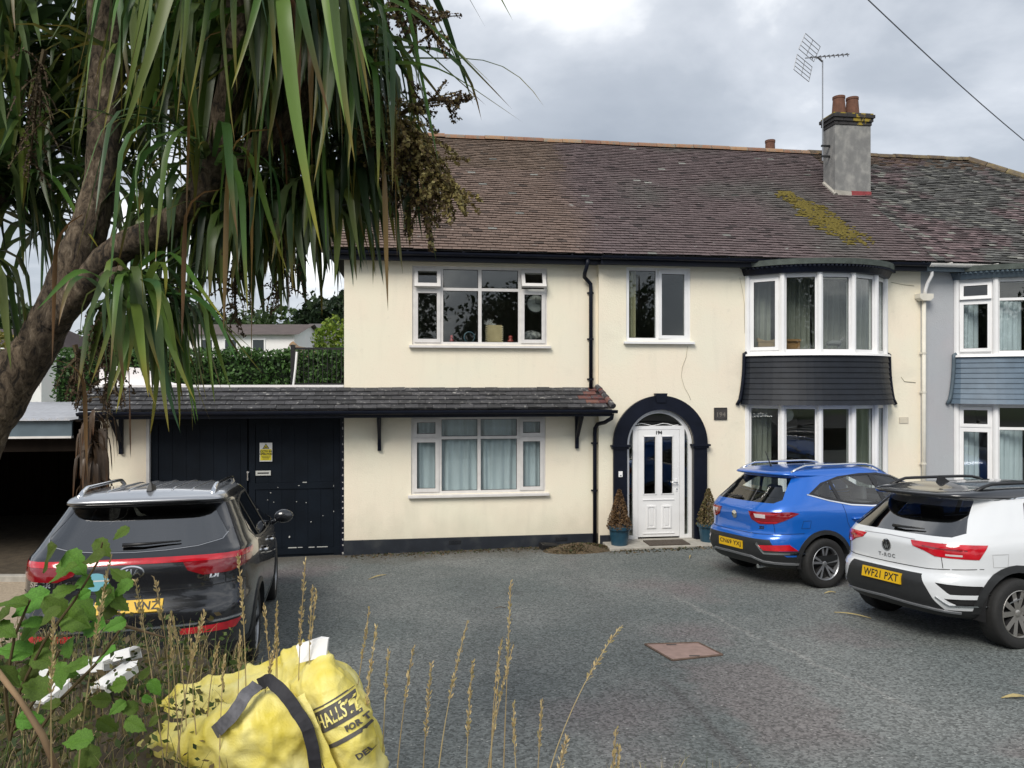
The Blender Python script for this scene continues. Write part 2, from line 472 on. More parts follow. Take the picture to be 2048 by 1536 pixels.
    pick = mr(s2.outputs[1], 0.93, 0.95, 0, 0.75)
    mul = n.new('ShaderNodeMath'); mul.operation = 'MULTIPLY'; l.new(near, mul.inputs[0]); l.new(pick, mul.inputs[1])
    base = mx(mul.outputs[0], base, (0.42, 0.42, 0.40))
    # soil and moss washed against the house front
    sp = n.new('ShaderNodeSeparateXYZ'); l.new(tcn.outputs['Object'], sp.inputs[0])
    skew = n.new('ShaderNodeMath'); skew.operation = 'MULTIPLY_ADD'; skew.inputs[1].default_value = -0.135
    l.new(sp.outputs['X'], skew.inputs[0]); l.new(sp.outputs['Y'], skew.inputs[2])
    wob = n.new('ShaderNodeMath'); wob.operation = 'MULTIPLY_ADD'; wob.inputs[1].default_value = 1.3
    l.new(nz(1.6, 6, 2.0), wob.inputs[0]); l.new(skew.outputs[0], wob.inputs[2])
    base = mx(mr(wob.outputs[0], 12.9, 13.7, 0, 0.85), base, (0.072, 0.062, 0.048))
    l.new(base, b.inputs['Base Color'])
    bp = n.new('ShaderNodeBump'); bp.inputs['Strength'].default_value = 0.55; bp.inputs['Distance'].default_value = 0.012
    l.new(vo.outputs['Distance'], bp.inputs['Height']); l.new(bp.outputs[0], b.inputs['Normal'])
    return m
M['asphalt'] = asphalt_mat()
M['soil'] = mat('dry_bank_soil', (0.075, 0.058, 0.038), 0.95, var=0.35, scale=8, bump=0.8, bscale=30)
M['gravel'] = mat('beige_gravel', (0.36, 0.29, 0.21), 0.9, var=0.3, scale=30, bump=0.9, bscale=45, detail=8)
M['lawn'] = mat('rough_grass', (0.05, 0.08, 0.025), 0.95, var=0.3, scale=3)

def sheet(name, x0, x1, y0, y1, nx, ny, fz, m, kind='structure'):
    mb = MB()
    mb.grid([[(lerp(x0, x1, i / nx), lerp(y0, y1, j / ny), fz(lerp(x0, x1, i / nx), lerp(y0, y1, j / ny))) for i in range(nx + 1)] for j in range(ny + 1)])
    return tag(mb.build(name, m, smooth=True), kind=kind)

tag(sheet('ground', -400, 400, -60, 700, 60, 60, lambda x, y: -0.55 + (1.4 if y < 2 else 0.0) + smooth01((y - 30) / 60) * 2.5, M['lawn']), 'grassy land round the house reaching the horizon')
tag(sheet('driveway', -5.15, 16.5, 3.3, 15.6, 90, 60, g, M['asphalt']), 'worn grey tarmac driveway in front of the cream house')
tag(sheet('gravel_path', -16, -5.15, 4.0, 11.0, 30, 30, lambda x, y: g(x, y) - 0.02, M['gravel']), 'pale beige gravel at the left of the black car')
tag(sheet('yard', -16, -5.15, 11.12, 20, 20, 12, lambda x, y: g(x, y) - 0.03, M['soil']), 'earth with dry leaves by the dark carport')
tag(sheet('bank', -6.0, 7.5, 1.0, 4.6, 60, 36, verge_z, M['soil']), 'overgrown earth bank between the road and the driveway')
tag(sheet('road', -40, 40, -9.0, 1.0, 20, 6, lambda x, y: 1.12, mat('road_tarmac', (0.07, 0.07, 0.07), 0.9, var=0.2, scale=4, bump=0.3)), 'road behind the overgrown bank')
k = MB(); k.box(-16, -5.1, 11.0, 11.12, -0.3, g(-8, 11) + 0.07)
tag(bevel(k.build('kerb', M['concrete']), 0.015), kind='structure')
# ------------------------------------------------------------------ the cream house
# house frame: x along the front, y behind the front wall, z up
def house_empty(name):
    return empty(name, (0, D_FAC, 0), TH)
house = tag(house_empty('cream_house'), 'cream rendered semi-detached house with brown tiled roof and navy trim', 'house')
def in_house(o):
    o.location = (0, D_FAC, 0); o.rotation_euler = (0, 0, TH); return o
def to_world(s, y, z):
    return Vector((s * HX - y * HY, D_FAC + s * HY + y * HX, z))

def wall_faces(mb, s0, s1, z0, z1, holes, y, depth):
    xs = sorted({s0, s1, *[q for h in holes for q in h[:2]]}); zs = sorted({z0, z1, *[q for h in holes for q in h[2:]]})
    for i in range(len(xs) - 1):
        for j in range(len(zs) - 1):
            cx, cz = (xs[i] + xs[i + 1]) / 2, (zs[j] + zs[j + 1]) / 2
            if any(h[0] < cx < h[1] and h[2] < cz < h[3] for h in holes): continue
            mb.poly([(xs[i], y, zs[j]), (xs[i + 1], y, zs[j]), (xs[i + 1], y, zs[j + 1]), (xs[i], y, zs[j + 1])])
    for a, b, c, d in holes:
        mb.poly([(a, y, c), (b, y, c), (b, y + depth, c), (a, y + depth, c)])
        mb.poly([(a, y, d), (a, y + depth, d), (b, y + depth, d), (b, y, d)])
        mb.poly([(a, y, c), (a, y + depth, c), (a, y + depth, d), (a, y, d)])
        mb.poly([(b, y, c), (b, y, d), (b, y + depth, d), (b, y + depth, c)])

MY = -0.08            # the older part of the house stands 8 cm forward of the extension
W1 = (-1.757, 0.637, 3.505, 4.885)
W2 = (-1.775, 0.608, 0.885, 2.242)
W3 = (2.07, 3.28, 3.594, 4.922)
ARC_S, ARC_R, ARC_Z = 2.695, 0.625, 1.72
SPLIT, PARTY = 1.56, 7.86
BAY = [(4.37, 0.0), (4.836, -0.415), (5.42, -0.637), (6.058, -0.637), (6.643, -0.415), (7.115, 0.0)]
BAYHOLE1 = (4.42, 7.065, 3.36, 4.80); BAYHOLE0 = (4.42, 7.065, 0.55, 2.45)

wm = MB()
wall_faces(wm, -2.92, SPLIT, -0.6, 5.02, [W1, W2], 0.0, 0.10)
wm.poly([(-2.92, 0, -0.6), (-2.92, 8.2, -0.6), (-2.92, 8.2, 5.02), (-2.92, 0, 5.02)])
wm.poly([(SPLIT, MY, -0.6), (SPLIT, 0, -0.6), (SPLIT, 0, 5.02), (SPLIT, MY, 5.02)])
a0, a1, at_ = ARC_S - 0.70, ARC_S + 0.70, ARC_Z + 0.70
wall_faces(wm, SPLIT, PARTY, -0.6, 5.02, [W3, BAYHOLE1, BAYHOLE0, (a0, a1, -0.02, at_)], MY, 0.10)
wm.poly([(-2.92, 8.2, -0.6), (PARTY, 8.2, -0.6), (PARTY, 8.2, 5.02), (-2.92, 8.2, 5.02)])
# jambs and the spandrels round the arched door opening
for sg in (-1, 1):
    wm.poly([(ARC_S + sg * ARC_R, MY, -0.02), (ARC_S + sg * 0.70, MY, -0.02), (ARC_S + sg * 0.70, MY, ARC_Z), (ARC_S + sg * ARC_R, MY, ARC_Z)])
NA = 24
for i in range(NA):
    q = []
    for k in (i, i + 1):
        a = math.pi * k / NA; c, s = math.cos(a), math.sin(a)
        rr = 0.70 / max(abs(c), s, 1e-6)
        q.append(((ARC_S + ARC_R * c, MY, ARC_Z + ARC_R * s), (ARC_S + rr * c, MY, ARC_Z + rr * s)))
    wm.poly([q[0][0], q[0][1], q[1][1], q[1][0]])
wm.build('wall', M['cream'], house)

def room(s0, s1, z0, z1, depth, y=0.11, name='room'):
    mb = MB()
    mb.poly([(s0, depth, z0), (s1, depth, z0), (s1, depth, z1), (s0, depth, z1)])
    mb.poly([(s0, y, z0), (s0, depth, z0), (s0, depth, z1), (s0, y, z1)])
    mb.poly([(s1, y, z0), (s1, y, z1), (s1, depth, z1), (s1, depth, z0)])
    mb.poly([(s0, y, z0), (s1, y, z0), (s1, depth, z0), (s0, depth, z0)])
    mb.poly([(s0, y, z1), (s0, depth, z1), (s1, depth, z1), (s1, y, z1)])
    return mb.build(name, M['room'], house)
room(-2.8, 1.45, 2.62, 4.98, 4.2); room(-2.8, 1.45, 0.05, 2.5, 4.2)
room(1.65, 3.9, 2.62, 4.98, 3.8, 0.03); room(1.65, 3.9, -0.0, 2.5, 5.0, 0.03)
room(4.0, 7.7, 2.62, 4.98, 4.2, 0.03); room(4.0, 7.7, 0.05, 2.5, 4.2, 0.03)

# plinth along the extension, with two vents
pm = MB()
pm.prism([(-2.925, -0.6), (SPLIT - 0.01, -0.6), (SPLIT - 0.01, 0.122), (-2.925, 0.118)], -0.035, 0.02)
pl = pm.build('plinth', M['plinth'], house)
for sx in (-1.12, 0.78):
    v = MB(); v.box(sx, sx + 0.21, -0.043, -0.034, 0.01, 0.075); v.build('air_brick', M['black'], pl)
    for q in range(3):
        v = MB(); v.box(sx + 0.01, sx + 0.2, -0.05, -0.042, 0.02 + q * 0.019, 0.029 + q * 0.019); v.build('slot', M['plinth'], pl)
pm = MB(); pm.box(SPLIT + 0.02, ARC_S - 0.89, MY - 0.03, MY + 0.02, -0.6, 0.10); pm.build('plinth', M['plinth'], house)
pm = MB(); pm.box(ARC_S + 0.89, PARTY, MY - 0.03, MY + 0.02, -0.6, 0.10); pm.build('plinth', M['plinth'], house)

# ---- windows
def facet(p0, p1):
    """transform: u along the facet from p0 to p1, d behind it, z"""
    ux, uy = p1[0] - p0[0], p1[1] - p0[1]; L = math.hypot(ux, uy); ux /= L; uy /= L
    def xf(c): return Vector((p0[0] + ux * c[0] - uy * c[1], p0[1] + uy * c[0] + ux * c[1], c[2]))
    return xf, L

def window(parent, xf, xs, zs, sash=None, bar=0.05, mid=0.06, sill=True, m=None, depth=0.07, y=0.02, handle=True):
    """casement window: xs / zs are the lines of mullions and transoms; sash[(i, j)] = opening angle"""
    m = m or M['upvc']; sash = sash or {}
    fr = MB(xf)
    fr.box(xs[0], xs[-1], y, y + depth, zs[0], zs[0] + bar); fr.box(xs[0], xs[-1], y, y + depth, zs[-1] - bar, zs[-1])
    fr.box(xs[0], xs[0] + bar, y, y + depth, zs[0] + bar, zs[-1] - bar); fr.box(xs[-1] - bar, xs[-1], y, y + depth, zs[0] + bar, zs[-1] - bar)
    h = mid / 2
    for x in xs[1:-1]: fr.box(x - h, x + h, y + 0.001, y + depth - 0.001, zs[0] + bar, zs[-1] - bar)
    for i in range(len(xs) - 1):
        l = xs[i] + (bar if i == 0 else h); r = xs[i + 1] - (bar if i == len(xs) - 2 else h)
        for z in zs[1:-1]: fr.box(l, r, y + 0.002, y + depth - 0.002, z - h * 0.85, z + h * 0.85)
    w = fr.build('window', m, parent)
    for i in range(len(xs) - 1):
        for j in range(len(zs) - 1):
            l = xs[i] + (bar if i == 0 else h); r = xs[i + 1] - (bar if i == len(xs) - 2 else h)
            b = zs[j] + (bar if j == 0 else h * 0.85); t = zs[j + 1] - (bar if j == len(zs) - 2 else h * 0.85)
            if (i, j) in sash:
                ang = sash[(i, j)]; kind = 'top'
                if isinstance(ang, tuple): ang, kind = ang
                ca, sa = math.cos(ang), math.sin(ang)
                def rx(c, t=t, l=l, ca=ca, sa=sa, kind=kind):
                    if kind == 'top':      # hinged at its top edge
                        dz, dy = c[2] - t, c[1] - y
                        c = Vector((c[0], y + dy * ca + dz * sa, t + dz * ca - dy * sa))
                    else:                  # hinged at its left edge
                        du, dy = c[0] - l, c[1] - y
                        c = Vector((l + du * ca + dy * sa, y - du * sa + dy * ca, c[2]))
                    return xf(c) if xf else c
                sw = 0.062
                s = MB(rx); y0, y1 = y - 0.018, y + 0.035
                l2, r2, b2, t2 = l - 0.012, r + 0.012, b - 0.012, t + 0.012
                s.box(l2, r2, y0, y1, b2, b2 + sw); s.box(l2, r2, y0, y1, t2 - sw, t2)
                s.box(l2, l2 + sw, y0 + .001, y1, b2 + sw, t2 - sw); s.box(r2 - sw, r2, y0 + .001, y1, b2 + sw, t2 - sw)
                s.build('sash', m, w)
                p = MB(rx); p.box(l2 + sw - .004, r2 - sw + .004, y + 0.004, y + 0.010, b2 + sw - .004, t2 - sw + .004); p.build('pane', M['glass'], w)
                gk = MB(rx)
                for (aa, bb, cc, dd) in ((l2 + sw, r2 - sw, b2 + sw, b2 + sw + .008), (l2 + sw, r2 - sw, t2 - sw - .008, t2 - sw), (l2 + sw, l2 + sw + .008, b2 + sw, t2 - sw), (r2 - sw - .008, r2 - sw, b2 + sw, t2 - sw)):
                    gk.box(aa, bb, y - 0.002, y + 0.003, cc, dd)
                gk.build('gasket', M['black'], w)
                if handle and kind != 'top' or (handle and t - b > 0.5):
                    hm = MB(rx); hm.box(r2 - 0.045, r2 - 0.02, y1, y1 + 0.03, (b + t) / 2 - .06, (b + t) / 2 + .06); hm.build('handle', m, w)
            else:
                p = MB(xf); p.box(l - .004, r + .004, y + 0.028, y + 0.034, b - .004, t + .004); p.build('pane', M['glass'], w)
                gk = MB(xf)
                for (aa, bb, cc, dd) in ((l, r, b, b + .008), (l, r, t - .008, t), (l, l + .008, b, t), (r - .008, r, b, t)):
                    gk.box(aa, bb, y + 0.018, y + 0.027, cc, dd)
                gk.build('gasket', M['black'], w)
    if sill:
        s = MB(xf); x0, x1 = xs[0] - 0.055, xs[-1] + 0.055
        s.prism([(y + 0.03, zs[0]), (-0.075, zs[0] - 0.018), (-0.075, zs[0] - 0.055), (0.0 if y > 0 else y, zs[0] - 0.05), (y + .03, zs[0] - .05)], x0, x1, axis=0)
        s.build('sill', m, w)
    return w

wA = window(house, None, [-1.757, -1.248, -0.57, 0.144, 0.637], [3.505, 4.484, 4.885], {(0, 1): R(17), (3, 1): R(27), (0, 0): 0.0, (3, 0): 0.0}, m=M['upvc_grey'])
wA['label'] = 'upstairs grey-white window with both small top lights open'
wB = window(house, None, [-1.775, -1.275, -0.585, 0.12, 0.608], [0.885, 1.868, 2.242], {(0, 1): 0.0, (3, 1): 0.0, (0, 0): 0.0, (3, 0): 0.0}, m=M['upvc_grey'])
wB['label'] = 'downstairs grey-white window with net curtains'
xfm = lambda c: Vector((c[0], c[1] + MY, c[2]))
wC = window(house, xfm, [2.07, 2.655, 3.28], [3.594, 4.922], {(1, 0): (R(-3.5), 'side')}, bar=0.055)
wC['label'] = 'white two-light window above the front door'

def bow(parent, pts, z0, z1, transoms, sashes, m=None, yo=MY, label=None):
    """five-light bow window on the polygon pts"""
    for i in range(5):
        p0 = (pts[i][0], pts[i][1] + yo); p1 = (pts[i + 1][0], pts[i + 1][1] + yo)
        xf, L = facet(p0, p1)
        w = window(parent, xf, [0.0, L], [z0] + transoms + [z1], sashes.get(i, {}), bar=0.072, sill=False, m=m, y=0.0)
        if label and i == 0: w['label'] = label
    for i in range(0, 6):
        q = MB(); c = pts[i]
        q.tube([(c[0], c[1] + yo - 0.012, z0), (c[0], c[1] + yo - 0.012, z1)], 0.052, 8)
        q.build('bay_post', m or M['upvc'], parent)

bow(house, BAY, 3.365, 4.80, [], {0: {(0, 0): 0.0}}, label='upper bow window light on the left, reflecting the sky')
bow(house, BAY, 0.62, 2.44, [], {})

def bow_pts(pts, out, n=5, flare=0.0):
    """the bow as a smooth curve pushed outwards by out"""
    c = ((pts[0][0] + pts[-1][0]) / 2, 0.62)
    res = []
    for i in range(len(pts) - 1):
        for k in range(n):
            t = k / n
            p0, p1, p2, p3 = [Vector(pts[max(0, min(len(pts) - 1, i + o))]) for o in (-1, 0, 1, 2)]
            q = 0.5 * ((2 * p1) + (p2 - p0) * t + (2 * p0 - 5 * p1 + 4 * p2 - p3) * t * t + (3 * p1 - p0 - 3 * p2 + p3) * t ** 3)
            res.append(q)
    res.append(Vector(pts[-1]))
    o2 = []
    for i, q in enumerate(res):
        a, b = res[max(0, i - 1)], res[min(len(res) - 1, i + 1)]
        t = (b - a).normalized(); nn = Vector((t.y, -t.x))
        if nn.y > 0: nn = -nn
        o2.append((q.x + nn.x * out, min(0.0, q.y + nn.y * out)))
    o2[0] = (o2[0][0], 0.0); o2[-1] = (o2[-1][0], 0.0)
    return o2

def bow_band(mb, pts, yo, z0, o0, z1, o1, back=0.03):
    """one band following the bow, offset o0 at z0 and o1 at z1"""
    a = bow_pts(pts, o0); b = bow_pts(pts, o1)
    ia = [mb.p(q[0], q[1] + yo, z0) for q in a]; ib = [mb.p(q[0], q[1] + yo, z1) for q in b]
    c = bow_pts(pts, min(o0, o1) - back)
    ic = [mb.p(q[0], q[1] + yo + 0.002, z0) for q in c]; id_ = [mb.p(q[0], q[1] + yo + 0.002, z1) for q in c]
    for i in range(len(a) - 1):
        mb.face(ia[i], ia[i + 1], ib[i + 1], ib[i]); mb.face(ic[i], ic[i + 1], ia[i + 1], ia[i]); mb.face(ib[i], ib[i + 1], id_[i + 1], id_[i])

def bay_front(parent, pts, mclad, mhead, mtop, zc0=2.45, zc1=3.335, msill=None, courses=9, dent=True):
    # white sill band
    s = MB(); bow_band(s, pts, MY, 3.325, 0.13, 3.365, 0.115, 0.14); s.build('bay_sill', msill or M['upvc'], parent)
    for i in range(courses):                     # courses of slates flaring out towards the bottom
        t0, t1 = i / courses, (i + 1) / courses
        za, zb = lerp(zc0, zc1 - 0.01, t0), lerp(zc0, zc1 - 0.01, t1)
        fl = lambda t: 0.075 + 0.10 * (1 - t) ** 2.2
        c = MB(); bow_band(c, pts, MY, za - 0.012, fl(t0) + 0.022, zb, fl(t1) + 0.002, 0.05)
        c.build('slate_course', mclad, parent)
    for sg, e in ((-1, 0), (1, 5)):                # rounded hips at both ends
        h = MB(); x = pts[e][0]
        path = [(x + sg * (0.075 + 0.10 * (1 - t) ** 2.2 + (0.035 * smooth01((0.12 - t) / 0.12))), MY - 0.03, lerp(zc0 - 0.02, zc1 + 0.03, t)) for t in [k / 10 for k in range(11)]]
        path.append((x + sg * 0.03, MY - 0.03, zc1 + 0.05))
        h.tube(path, 0.034, 8); h.build('corner_trim', mhead, parent, smooth=True)
    # head: fascia with a moulded edge and a flat lead top
    hd = MB(); bow_band(hd, pts, MY, 4.80, 0.10, 4.93, 0.17, 0.10); hd.build('bay_fascia', mhead, parent)
    hd = MB(); bow_band(hd, pts, MY, 4.932, 0.20, 5.03, 0.215, 0.4)
    top = bow_pts(pts, 0.215); hd.poly([(q[0], q[1] + MY, 5.03) for q in top]); hd.build('bay_roof', mtop, parent)
    under = MB(); top = bow_pts(pts, 0.10); under.poly([(q[0], q[1] + MY, 4.802) for q in top][::-1]); under.build('bay_soffit', mhead, parent)
    if dent:
        d = bow_pts(pts, 0.165, n=9)
        for i in range(1, len(d) - 1):
            q = MB(); q.box(d[i][0] - 0.02, d[i][0] + 0.02, d[i][1] + MY - 0.03, d[i][1] + MY + 0.03, 4.893, 4.925)
            q.build('dentil', mhead, parent)
    # floor / ceiling slabs that close the bay behind the cladding
    for z in (2.47, 3.31, 0.61):
        f = MB(); tp = bow_pts(pts, 0.02); f.poly([(q[0], q[1] + MY, z) for q in tp]); f.build('bay_floor', M['room'], parent)
    # low wall under the ground floor lights
    b = MB(); bow_band(b, pts, MY, -0.6, 0.06, 0.62, 0.06, 0.1); b.build('bay_wall', M['cream'] if parent is house else M['greywall'], parent)

bay_front(house, BAY, M['slate'], M['navy'], M['lead'])

# ---- arched doorway
def arc(r, n=28, a0=0.0, a1=math.pi): return [(ARC_S + r * math.cos(lerp(a0, a1, k / n)), ARC_Z + r * math.sin(lerp(a0, a1, k / n))) for k in range(n + 1)]
def ring(mb, ro, ri, y0, y1, n=28):
    A, B = arc(ro, n), arc(ri, n)
    for i in range(n):
        q = [(A[i], y0), (A[i + 1], y0), (B[i + 1], y0), (B[i], y0)]
        mb.poly([(p[0], y, p[1]) for p, y in q])
        mb.poly([(A[i][0], y0, A[i][1]), (A[i][0], y1, A[i][1]), (A[i + 1][0], y1, A[i + 1][1]), (A[i + 1][0], y0, A[i + 1][1])])
        mb.poly([(B[i][0], y0, B[i][1]), (B[i + 1][0], y0, B[i + 1][1]), (B[i + 1][0], y1, B[i + 1][1]), (B[i][0], y1, B[i][1])])
sur = MB(); ring(sur, 0.885, ARC_R + 0.004, MY - 0.07, MY + 0.05)
arch = sur.build('door_arch', M['navy'], house)
for sg in (-1, 1):
    p = MB(); x0, x1 = sorted((ARC_S + sg * (ARC_R + 0.002), ARC_S + sg * 0.875))
    p.box(x0, x1, MY - 0.065, MY + 0.05, -0.02, ARC_Z - 0.04); p.build('pilaster', M['navy'], arch)
    p = MB(); p.box(x0 - 0.05, x1 + 0.05, MY - 0.115, MY + 0.02, ARC_Z - 0.035, ARC_Z + 0.0); p.box(x0 - 0.025, x1 + 0.025, MY - 0.09, MY + 0.02, ARC_Z - 0.075, ARC_Z - 0.036)
    p.build('capital', M['navy'], arch)
ks = MB(); ks.prism([(ARC_S - 0.085, ARC_Z + 0.76), (ARC_S + 0.085, ARC_Z + 0.76), (ARC_S + 0.115, ARC_Z + 0.925), (ARC_S - 0.115, ARC_Z + 0.925)], MY - 0.09, MY)
ks.build('keystone', M['navy'], arch)
b = MB(); b.box(1.905, 1.975, MY - 0.088, MY - 0.064, 1.15, 1.25); bb = b.build('doorbell', M['upvc'], arch)
b = MB(); b.lathe([(0.0, -0.012), (0.012, -0.01), (0.013, 0.0)], 12, 'y', (1.94, MY - 0.088, 1.18)); b.build('doorbell_button', M['chrome'], arch)

FY = MY + 0.045          # plane of the door frame
fr = MB(); ring(fr, ARC_R, ARC_R - 0.065, FY, FY + 0.07)
for sg in (-1, 1):
    x0, x1 = sorted((ARC_S + sg * (ARC_R - 0.065), ARC_S + sg * ARC_R)); fr.box(x0, x1, FY, FY + 0.07, 0.0, ARC_Z)
    x0, x1 = sorted((ARC_S + sg * 0.395, ARC_S + sg * 0.485)); fr.box(x0, x1, FY + 0.002, FY + 0.07, 0.0, 1.985)
    x0, x1 = sorted((ARC_S + sg * 0.485, ARC_S + sg * 0.56)); fr.box(x0, x1, FY + 0.004, FY + 0.066, 0.0, 0.06)
fr.box(ARC_S - 0.56, ARC_S + 0.56, FY + 0.001, FY + 0.07, 1.985, 2.05)
dframe = fr.build('door_frame', M['upvc'], house)
fl = MB(); A = [q for q in arc(ARC_R - 0.066) if q[1] > 2.05]; fl.prism([(q[0], q[1]) for q in A], FY + 0.03, FY + 0.036); fl.build('fanlight', M['glass'], dframe)
for sg in (-1, 1):
    p = MB(); x0, x1 = sorted((ARC_S + sg * 0.485, ARC_S + sg * 0.56)); p.box(x0, x1, FY + 0.03, FY + 0.036, 0.06, 1.985); p.build('sidelight', M['glass'], dframe)
fs = MB(); fs.tube([(ARC_S - 0.42 + 0.1 * k, FY + 0.028, 2.075 + 0.022 * math.sin(k * 1.5)) for k in range(9)], 0.006, 5); fs.build('lead_scroll', M['upvc'], dframe)
# the leaf: two tall panes above, two raised panels below
dl, dr, dz0, dz1 = ARC_S - 0.39, ARC_S + 0.39, 0.035, 1.98
d = MB(); DY = FY + 0.005
def dbar(x0, x1, z0, z1, y=DY): d.box(x0, x1, y, y + 0.055, z0, z1)
gz0, gz1 = 0.80, 1.87
dbar(dl, dr, gz1, dz1); dbar(dl, dl + 0.095, gz0, gz1); dbar(dr - 0.115, dr, gz0, gz1); dbar(ARC_S - 0.05, ARC_S + 0.045, gz0, gz1); dbar(dl, dr, dz0, gz0)
door = d.build('front_door', M['upvc'], house)
for (x0, x1) in ((dl + 0.095, ARC_S - 0.05), (ARC_S + 0.045, dr - 0.115)):
    p = MB(); p.box(x0 - .003, x1 + .003, DY + 0.022, DY + 0.028, gz0 - .003, gz1 + .003); p.build('pane', M['glass'], door)
    p = MB()
    for (aa, bb, cc, dd) in ((x0, x1, gz0, gz0 + .015), (x0, x1, gz1 - .015, gz1), (x0, x0 + .015, gz0, gz1), (x1 - .015, x1, gz0, gz1)): p.box(aa, bb, DY - 0.008, DY + 0.02, cc, dd)
    p.build('bead', M['upvc'], door)
for (x0, x1) in ((dl + 0.16, ARC_S - 0.06), (ARC_S + 0.06, dr - 0.16)):
    p = MB(); z0, z1 = 0.19, 0.60
    for (aa, bb, cc, dd) in ((x0, x1, z0, z0 + .028), (x0, x1, z1 - .028, z1), (x0, x0 + .028, z0 + .028, z1 - .028), (x1 - .028, x1, z0 + .028, z1 - .028)): p.box(aa, bb, DY - 0.016, DY + .003, cc, dd)
    p.box(x0 + .05, x1 - .05, DY - 0.012, DY + .003, z0 + .05, z1 - .05)
    p.build('door_panel', M['upvc'], door)
for z in (0.70, 0.09):
    p = MB(); p.box(dl + 0.09, dr - 0.10, DY - 0.012, DY + .003, z, z + 0.014); p.build('moulding', M['upvc'], door)
p = MB(); p.box(dr - 0.075, dr - 0.04, DY - 0.012, DY + .003, 0.86, 1.08); p.build('handle_plate', M['upvc'], door)
p = MB(); p.tube([(dr - 0.057, DY - 0.01, 1.02), (dr - 0.057, DY - 0.055, 1.02), (dr - 0.10, DY - 0.06, 1.025), (dr - 0.19, DY - 0.055, 1.03)], [0.011, 0.011, 0.012, 0.009], 8); p.build('handle', M['chrome'], door, smooth=True)
p = MB(); p.lathe([(0.0, -0.012), (0.011, -0.01), (0.011, 0.0)], 10, 'y', (dr - 0.057, DY - 0.012, 0.90)); p.build('lock', M['chrome'], door)
def lettering(body, size, m, parent, fn, name='lettering', bold=0.0, spacing=1.0):
    v, f = text_mesh(body, size, 0.0, bold, spacing=spacing)
    mb = MB()
    for q in v: mb.p(fn(q[0], q[1]))
    for q in f: mb.face(*q)
    return mb.build(name, m, parent)
lettering('194', 0.085, M['black'], door, lambda a, b: (ARC_S - 0.003 + a, DY - 0.003, 1.925 + b), 'door_number', 0.004)

# step, plaque, vents, cables on the wall
st = MB(); st.box(1.62, 4.6, -0.62, MY - 0.03, -0.3, -0.012); st.box(2.05, 3.35, MY - 0.10, FY + 0.1, -0.3, -0.001)
bevel(st.build('doorstep', M['concrete'], house), 0.012)
plq = MB(); plq.box(3.725, 3.972, MY - 0.02, MY, 2.157, 2.38); plaque = plq.build('house_number_plaque', mat('slate_plaque', (0.05, 0.045, 0.042), 0.6, var=0.3, scale=20), house)
plq = MB()
for (aa, bb, cc, dd) in ((3.735, 3.962, 2.167, 2.177), (3.735, 3.962, 2.36, 2.37), (3.735, 3.745, 2.177, 2.36), (3.952, 3.962, 2.177, 2.36)): plq.box(aa, bb, MY - 0.027, MY - 0.02, cc, dd)
plq.build('plaque_rim', M['brickdark'], plaque)
M['stonegrey'] = mat('worn_grey_letters', (0.17, 0.155, 0.135), 0.8)
lettering('194', 0.115, M['stonegrey'], plaque, lambda a, b: (3.848 + a, MY - 0.0225, 2.25 + b), 'plaque_number', 0.003, 1.1)
vt = MB(); vt.box(7.41, 7.60, MY - 0.008, MY + 0.0, 2.06, 2.18); v0 = vt.build('wall_vent', mat('stone_vent', (0.5, 0.45, 0.37), 0.9), house)
for q in range(5):
    vt = MB(); vt.box(7.425, 7.585, MY - 0.013, MY - 0.0085, 2.072 + q * 0.021, 2.082 + q * 0.021); vt.build('louvre', M['cream'], v0)
M['cable'] = mat('painted_cable', (0.40, 0.37, 0.28), 0.6)
def cable(pts, r=0.006, m=None):
    mb = MB(); mb.tube(pts, r, 5); return mb.build('cable', m or M['cable'], house, smooth=True)
cable([(3.22, MY - 0.005, 3.50), (3.19, MY - 0.007, 3.30), (3.12, MY - 0.008, 3.12), (3.10, MY - 0.008, 2.95), (3.16, MY - 0.008, 2.75), (3.24, MY - 0.007, 2.62), (3.28, MY - 0.007, 2.52)], 0.0035)
cable([(4.22, MY - 0.005, 4.78), (4.27, MY - 0.007, 4.55), (4.31, MY - 0.008, 4.3), (4.32, MY - 0.008, 3.75)], 0.0035)
cable([(7.25, MY - 0.004, 4.74), (7.5, MY - 0.006, 4.70), (7.72, MY - 0.006, 4.68)], 0.006)
cable([(7.45, MY - 0.004, 2.95), (7.52, MY - 0.006, 2.86), (7.75, MY - 0.006, 2.84)], 0.006)

# ---- eaves: fascia, gutters, downpipes
EY = -0.36
def eaves(parent, s0, s1, yo, m, mg, end=True):
    f = MB(); f.box(s0, s1, yo - 0.25, yo - 0.225, 4.93, 5.12); fa = f.build('fascia', m, parent)
    f = MB(); f.box(s0, s1, yo - 0.225, yo + 0.005, 4.955, 4.975); f.build('soffit', m, fa)
    gt = MB(); n = 8
    prof = [(yo - 0.305 + 0.058 * math.cos(math.pi + math.pi * k / n), 5.065 + 0.062 * math.sin(math.pi + math.pi * k / n)) for k in range(n + 1)]
    prof2 = [(q[0] * 1 + 0.0, q[1]) for q in prof]
    inner = [(yo - 0.305 + 0.052 * math.cos(math.pi + math.pi * k / n), 5.065 + 0.056 * math.sin(math.pi + math.pi * k / n)) for k in range(n + 1)]
    gt.prism(prof2 + inner[::-1], s0, s1, axis=0)
    go = gt.build('gutter', mg, parent)
    x = s0 + 0.4
    while x < s1 - 0.1:
        b = MB(); b.box(x, x + 0.03, yo - 0.368, yo - 0.245, 5.06, 5.085); b.build('gutter_bracket', mg, go); x += 0.95
eaves(house, -3.2, SPLIT - 0.02, 0.0, M['navy'], M['navy'])
eaves(house, SPLIT - 0.02, PARTY - 0.06, MY, M['navy'], M['navy'])
